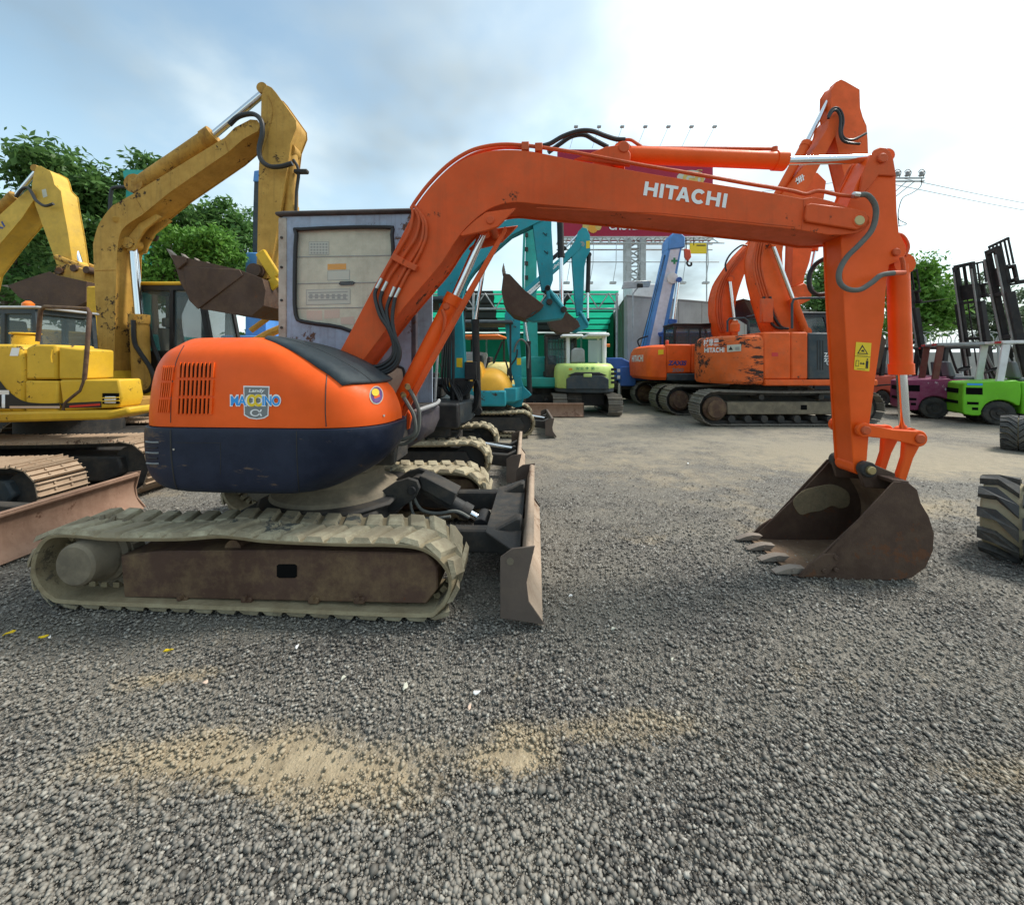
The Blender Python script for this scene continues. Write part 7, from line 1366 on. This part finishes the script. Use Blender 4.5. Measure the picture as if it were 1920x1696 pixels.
# ================================================================== trees
def tree(label, x, y, h, crown, leaf, n_leaf, size, seed, trunk_r=.18, group='trees behind the yard', clump=60, spread=.55, ang=0, kind='tree', zoff=0):
    """tapered trunk, limbs reaching the leaf clumps, leaf-sized blades gathered in uneven clumps; crown: list of (cx,cy,cz,rx,ry,rz)"""
    r = np.random.default_rng(seed); o = thing(kind, label, 'tree', Fr(x, y, 0), group)
    cc = np.array([c[:3] for c in crown]); cr = np.array([c[3:] for c in crown]); vol = cr.prod(1); vol = vol / vol.sum()
    k = r.choice(len(crown), clump, p=vol); d = r.normal(size=(clump, 3)); d /= np.linalg.norm(d, axis=1)[:, None]; rad = r.random(clump) ** .45
    cl = cc[k] + d * cr[k] * rad[:, None]
    t = MB(); top = Vector((cc[:, 0].mean(), cc[:, 1].mean(), cc[:, 2].mean())); base = Vector((0, 0, -.1)); 
    mid = base.lerp(top, .55) + Vector((r.normal() * .15, r.normal() * .15, 0))
    def taper(a, b, c, ra, rb, n=6):
        pts = catmull([Vector(a), Vector(b), Vector(c)], n); m = len(pts)
        for i in range(m - 1): t.cyl(pts[i], pts[i + 1], ra + (rb - ra) * i / (m - 1), ra + (rb - ra) * (i + 1) / (m - 1), 8, False)
    taper(base, mid, top, trunk_r, trunk_r * .35)
    for i in range(0, clump, 2):
        e = Vector(cl[i]); s = mid.lerp(top, r.random()); taper(s, s.lerp(e, .5) + Vector((0, 0, .12 * (e - s).length)), e, trunk_r * .28, trunk_r * .05, 4)
    t.build('trunk', 'bark', o)
    w = r.random(clump) * .8 + .5; w /= w.sum(); kk = r.choice(clump, n_leaf, p=w); cs = spread * (.6 + .8 * r.random(clump))
    dd = np.clip(r.normal(size=(n_leaf, 3)), -1.5, 1.5) * np.array([.55, .55, .38]) * cs[kk][:, None]; pos = cl[kk] + dd
    nrm = r.normal(size=(n_leaf, 3)) * .8 + np.array([0, 0, .7]); nrm /= np.linalg.norm(nrm, axis=1)[:, None]; u = np.cross(nrm, r.normal(size=(n_leaf, 3))); u /= np.linalg.norm(u, axis=1)[:, None]; v = np.cross(nrm, u)
    L = size * (.6 + .8 * r.random(n_leaf)); Wf = L * (.32 + .2 * r.random(n_leaf))
    a = pos - u * (L * .5)[:, None]; b = pos + v * (Wf * .5)[:, None]; c = pos + u * (L * .5)[:, None] - nrm * (L * .15)[:, None]; e = pos - v * (Wf * .5)[:, None]
    co = np.stack([a, b, c, e], 1).reshape(-1, 3); me = bpy.data.meshes.new('crown'); nf = n_leaf; me.vertices.add(nf * 4); me.vertices.foreach_set('co', co.ravel()); me.loops.add(nf * 4); me.loops.foreach_set('vertex_index', np.arange(nf * 4, dtype=np.int32)); me.polygons.add(nf); me.polygons.foreach_set('loop_start', np.arange(0, nf * 4, 4, dtype=np.int32)); me.polygons.foreach_set('loop_total', np.full(nf, 4, dtype=np.int32)); me.update(calc_edges=True)
    me.materials.append(MATS[leaf]); q = bpy.data.objects.new('crown', me); C.objects.link(q); q.parent = o; tag(q, kind='stuff'); return o
def px_tree(label, px, Y, blobs, leaf, n, size, seed, **k):
    """blobs: photo ellipses (px,py,rx,ry) at depth Y, given the same depth in y"""
    x = (px - CX) / FPX * Y; s = Y / FPX
    cr = [((bx - CX) * s - x, dy, CAMH - (by - HY) * s, rx * s, max(rx, ry) * s * .8, ry * s) for bx, by, rx, ry, dy in blobs]
    return tree(label, x, Y, 0, cr, leaf, n, size, seed, **k)
px_tree('tall dark leafy tree behind the far left yellow arm', 120, 18, [(110, 320, 70, 40, 0), (160, 370, 60, 50, 0), (60, 400, 70, 60, 1), (140, 450, 80, 70, 0), (90, 300, 40, 22, 0)], 'leaf_dark', 8000, .34, 11, clump=80, spread=.7, trunk_r=.25)
px_tree('broad mid green tree at the far left edge', 20, 20, [(0, 440, 70, 80, 0), (60, 520, 80, 70, 0), (-60, 420, 60, 90, 0), (110, 540, 70, 60, 0)], 'leaf_mid', 8500, .34, 12, clump=90, spread=.75, trunk_r=.25)
px_tree('dark tree whose top shows above the teal boom head', 295, 19, [(290, 320, 45, 28, 0), (270, 370, 60, 50, 0), (230, 430, 70, 70, 0), (320, 400, 40, 60, 1)], 'leaf_dark', 7000, .32, 13, clump=70, spread=.7, trunk_r=.25)
px_tree('bright yellow green feathery tree beyond the dark bucket', 370, 14.5, [(370, 450, 55, 40, 0), (320, 480, 55, 45, 0), (410, 490, 45, 40, 0), (350, 520, 70, 30, 0), (290, 500, 40, 60, 0)], 'leaf_light', 12000, .18, 14, clump=120, spread=.42, trunk_r=.14)
px_tree('dark tree with a branch reaching right behind the ochre stick', 430, 21, [(420, 385, 55, 24, 0), (380, 420, 50, 40, 1), (440, 450, 38, 50, 0), (460, 520, 40, 50, 0), (400, 500, 60, 60, 1)], 'leaf_mid', 6500, .32, 15, clump=66, spread=.7, trunk_r=.25)
px_tree('mid green tree filling the gap under the far left arm', 180, 22, [(150, 540, 110, 60, 0), (240, 540, 70, 70, 0), (200, 480, 70, 50, 0)], 'leaf_mid', 11000, .36, 16, clump=80, spread=.9, trunk_r=.25)
px_tree('bushy green tree right of the orange stick', 1725, 24, [(1725, 510, 34, 26, 0), (1715, 545, 40, 40, 0), (1740, 580, 40, 40, 0), (1700, 610, 40, 40, 0)], 'leaf_light', 10000, .34, 17, clump=80, spread=.8, trunk_r=.22)
px_tree('green tree between the orange boom and the stick', 1555, 23, [(1550, 520, 26, 34, 0), (1540, 570, 40, 36, 0), (1570, 600, 40, 50, 0), (1600, 560, 30, 40, 0)], 'leaf_mid', 8000, .32, 18, clump=70, spread=.7, trunk_r=.2)
px_tree('pale thin tree far behind the forklift masts', 1810, 40, [(1800, 545, 36, 30, 0), (1830, 530, 34, 20, 0), (1770, 575, 40, 22, 0), (1820, 590, 60, 26, 0)], 'leaf_far', 6000, .42, 19, clump=70, spread=.9, trunk_r=.2)
px_tree('pale tree at the far right edge behind the fence', 1905, 38, [(1905, 600, 60, 30, 0), (1880, 620, 50, 30, 0), (1940, 580, 50, 50, 0)], 'leaf_far', 6000, .42, 20, clump=60, spread=.9, trunk_r=.2)
px_tree('distant tree beyond the shade roof', 650, 34, [(640, 600, 90, 50, 0), (760, 610, 80, 40, 0), (560, 590, 60, 60, 0), (490, 600, 60, 60, 0)], 'leaf_mid', 9000, .5, 21, clump=70, spread=1.2, trunk_r=.25)

# ================================================================== litter on the gravel
LIT = ['thin yellow scrap nearest the left edge, below the track', 'thin yellow scrap below the rear of the rubber track', 'tiny white chip touching a thin yellow scrap', 'rightmost thin yellow scrap, in front of the track', 'white pebble sized scrap in front of the middle of the track', 'pale speck in front of the track, left of the blade', 'pinkish speck left of the sandy patch', 'longer pale sliver in front of the blade', 'white sliver nearest the viewer below the blade', 'pinkish speck right below the blade', 'pale scrap right of the dozer blade tip', 'white scrap on gravel beside the dozer blade', 'white scrap far back in the driving lane', 'white scrap on sand behind the bucket link', 'pale scrap below the bucket teeth', 'pale scrap on open gravel between blade and bucket']
for i, (px, py, mat, L) in enumerate(((18, 1190, 'decal_yellow', .05), (80, 1198, 'decal_yellow', .045), (93, 1199, 'white', .02), (316, 1223, 'decal_yellow', .05), (557, 1216, 'white', .03), (644, 1275, 'decal_paper', .03), (384, 1284, 'decal_pink', .03), (760, 1292, 'decal_paper', .045), (893, 1303, 'white', .035), (880, 1330, 'decal_pink', .03), (1150, 1182, 'decal_paper', .03), (1070, 1120, 'white', .03), (1290, 870, 'white', .05), (1640, 925, 'white', .06), (1480, 1150, 'decal_paper', .02), (1260, 1240, 'decal_paper', .025))):
    Y = CAMH * FPX / (py - HY); xw = (px - CX) / FPX * Y; a = random.random() * 3.1
    m = MB(); n = 7; wv = L * (.16 if mat == 'decal_yellow' else .55)
    m.loft([[(L * .5 * math.cos(t) * k * (1 + .2 * math.sin(3 * t + i)), wv * .5 * math.sin(t) * k, z + .004 * math.sin(2 * t + i)) for t in np.linspace(0, 6.283, n + 1)[:-1]] for k, z in ((.9, .003), (1, .007), (.7, .011))])
    o = m.build('litter_scrap', mat); o.location = (xw, Y, .008); o.rotation_euler = (0, 0, a)
    tag(o, LIT[i], 'litter', 'scraps of litter on the gravel')
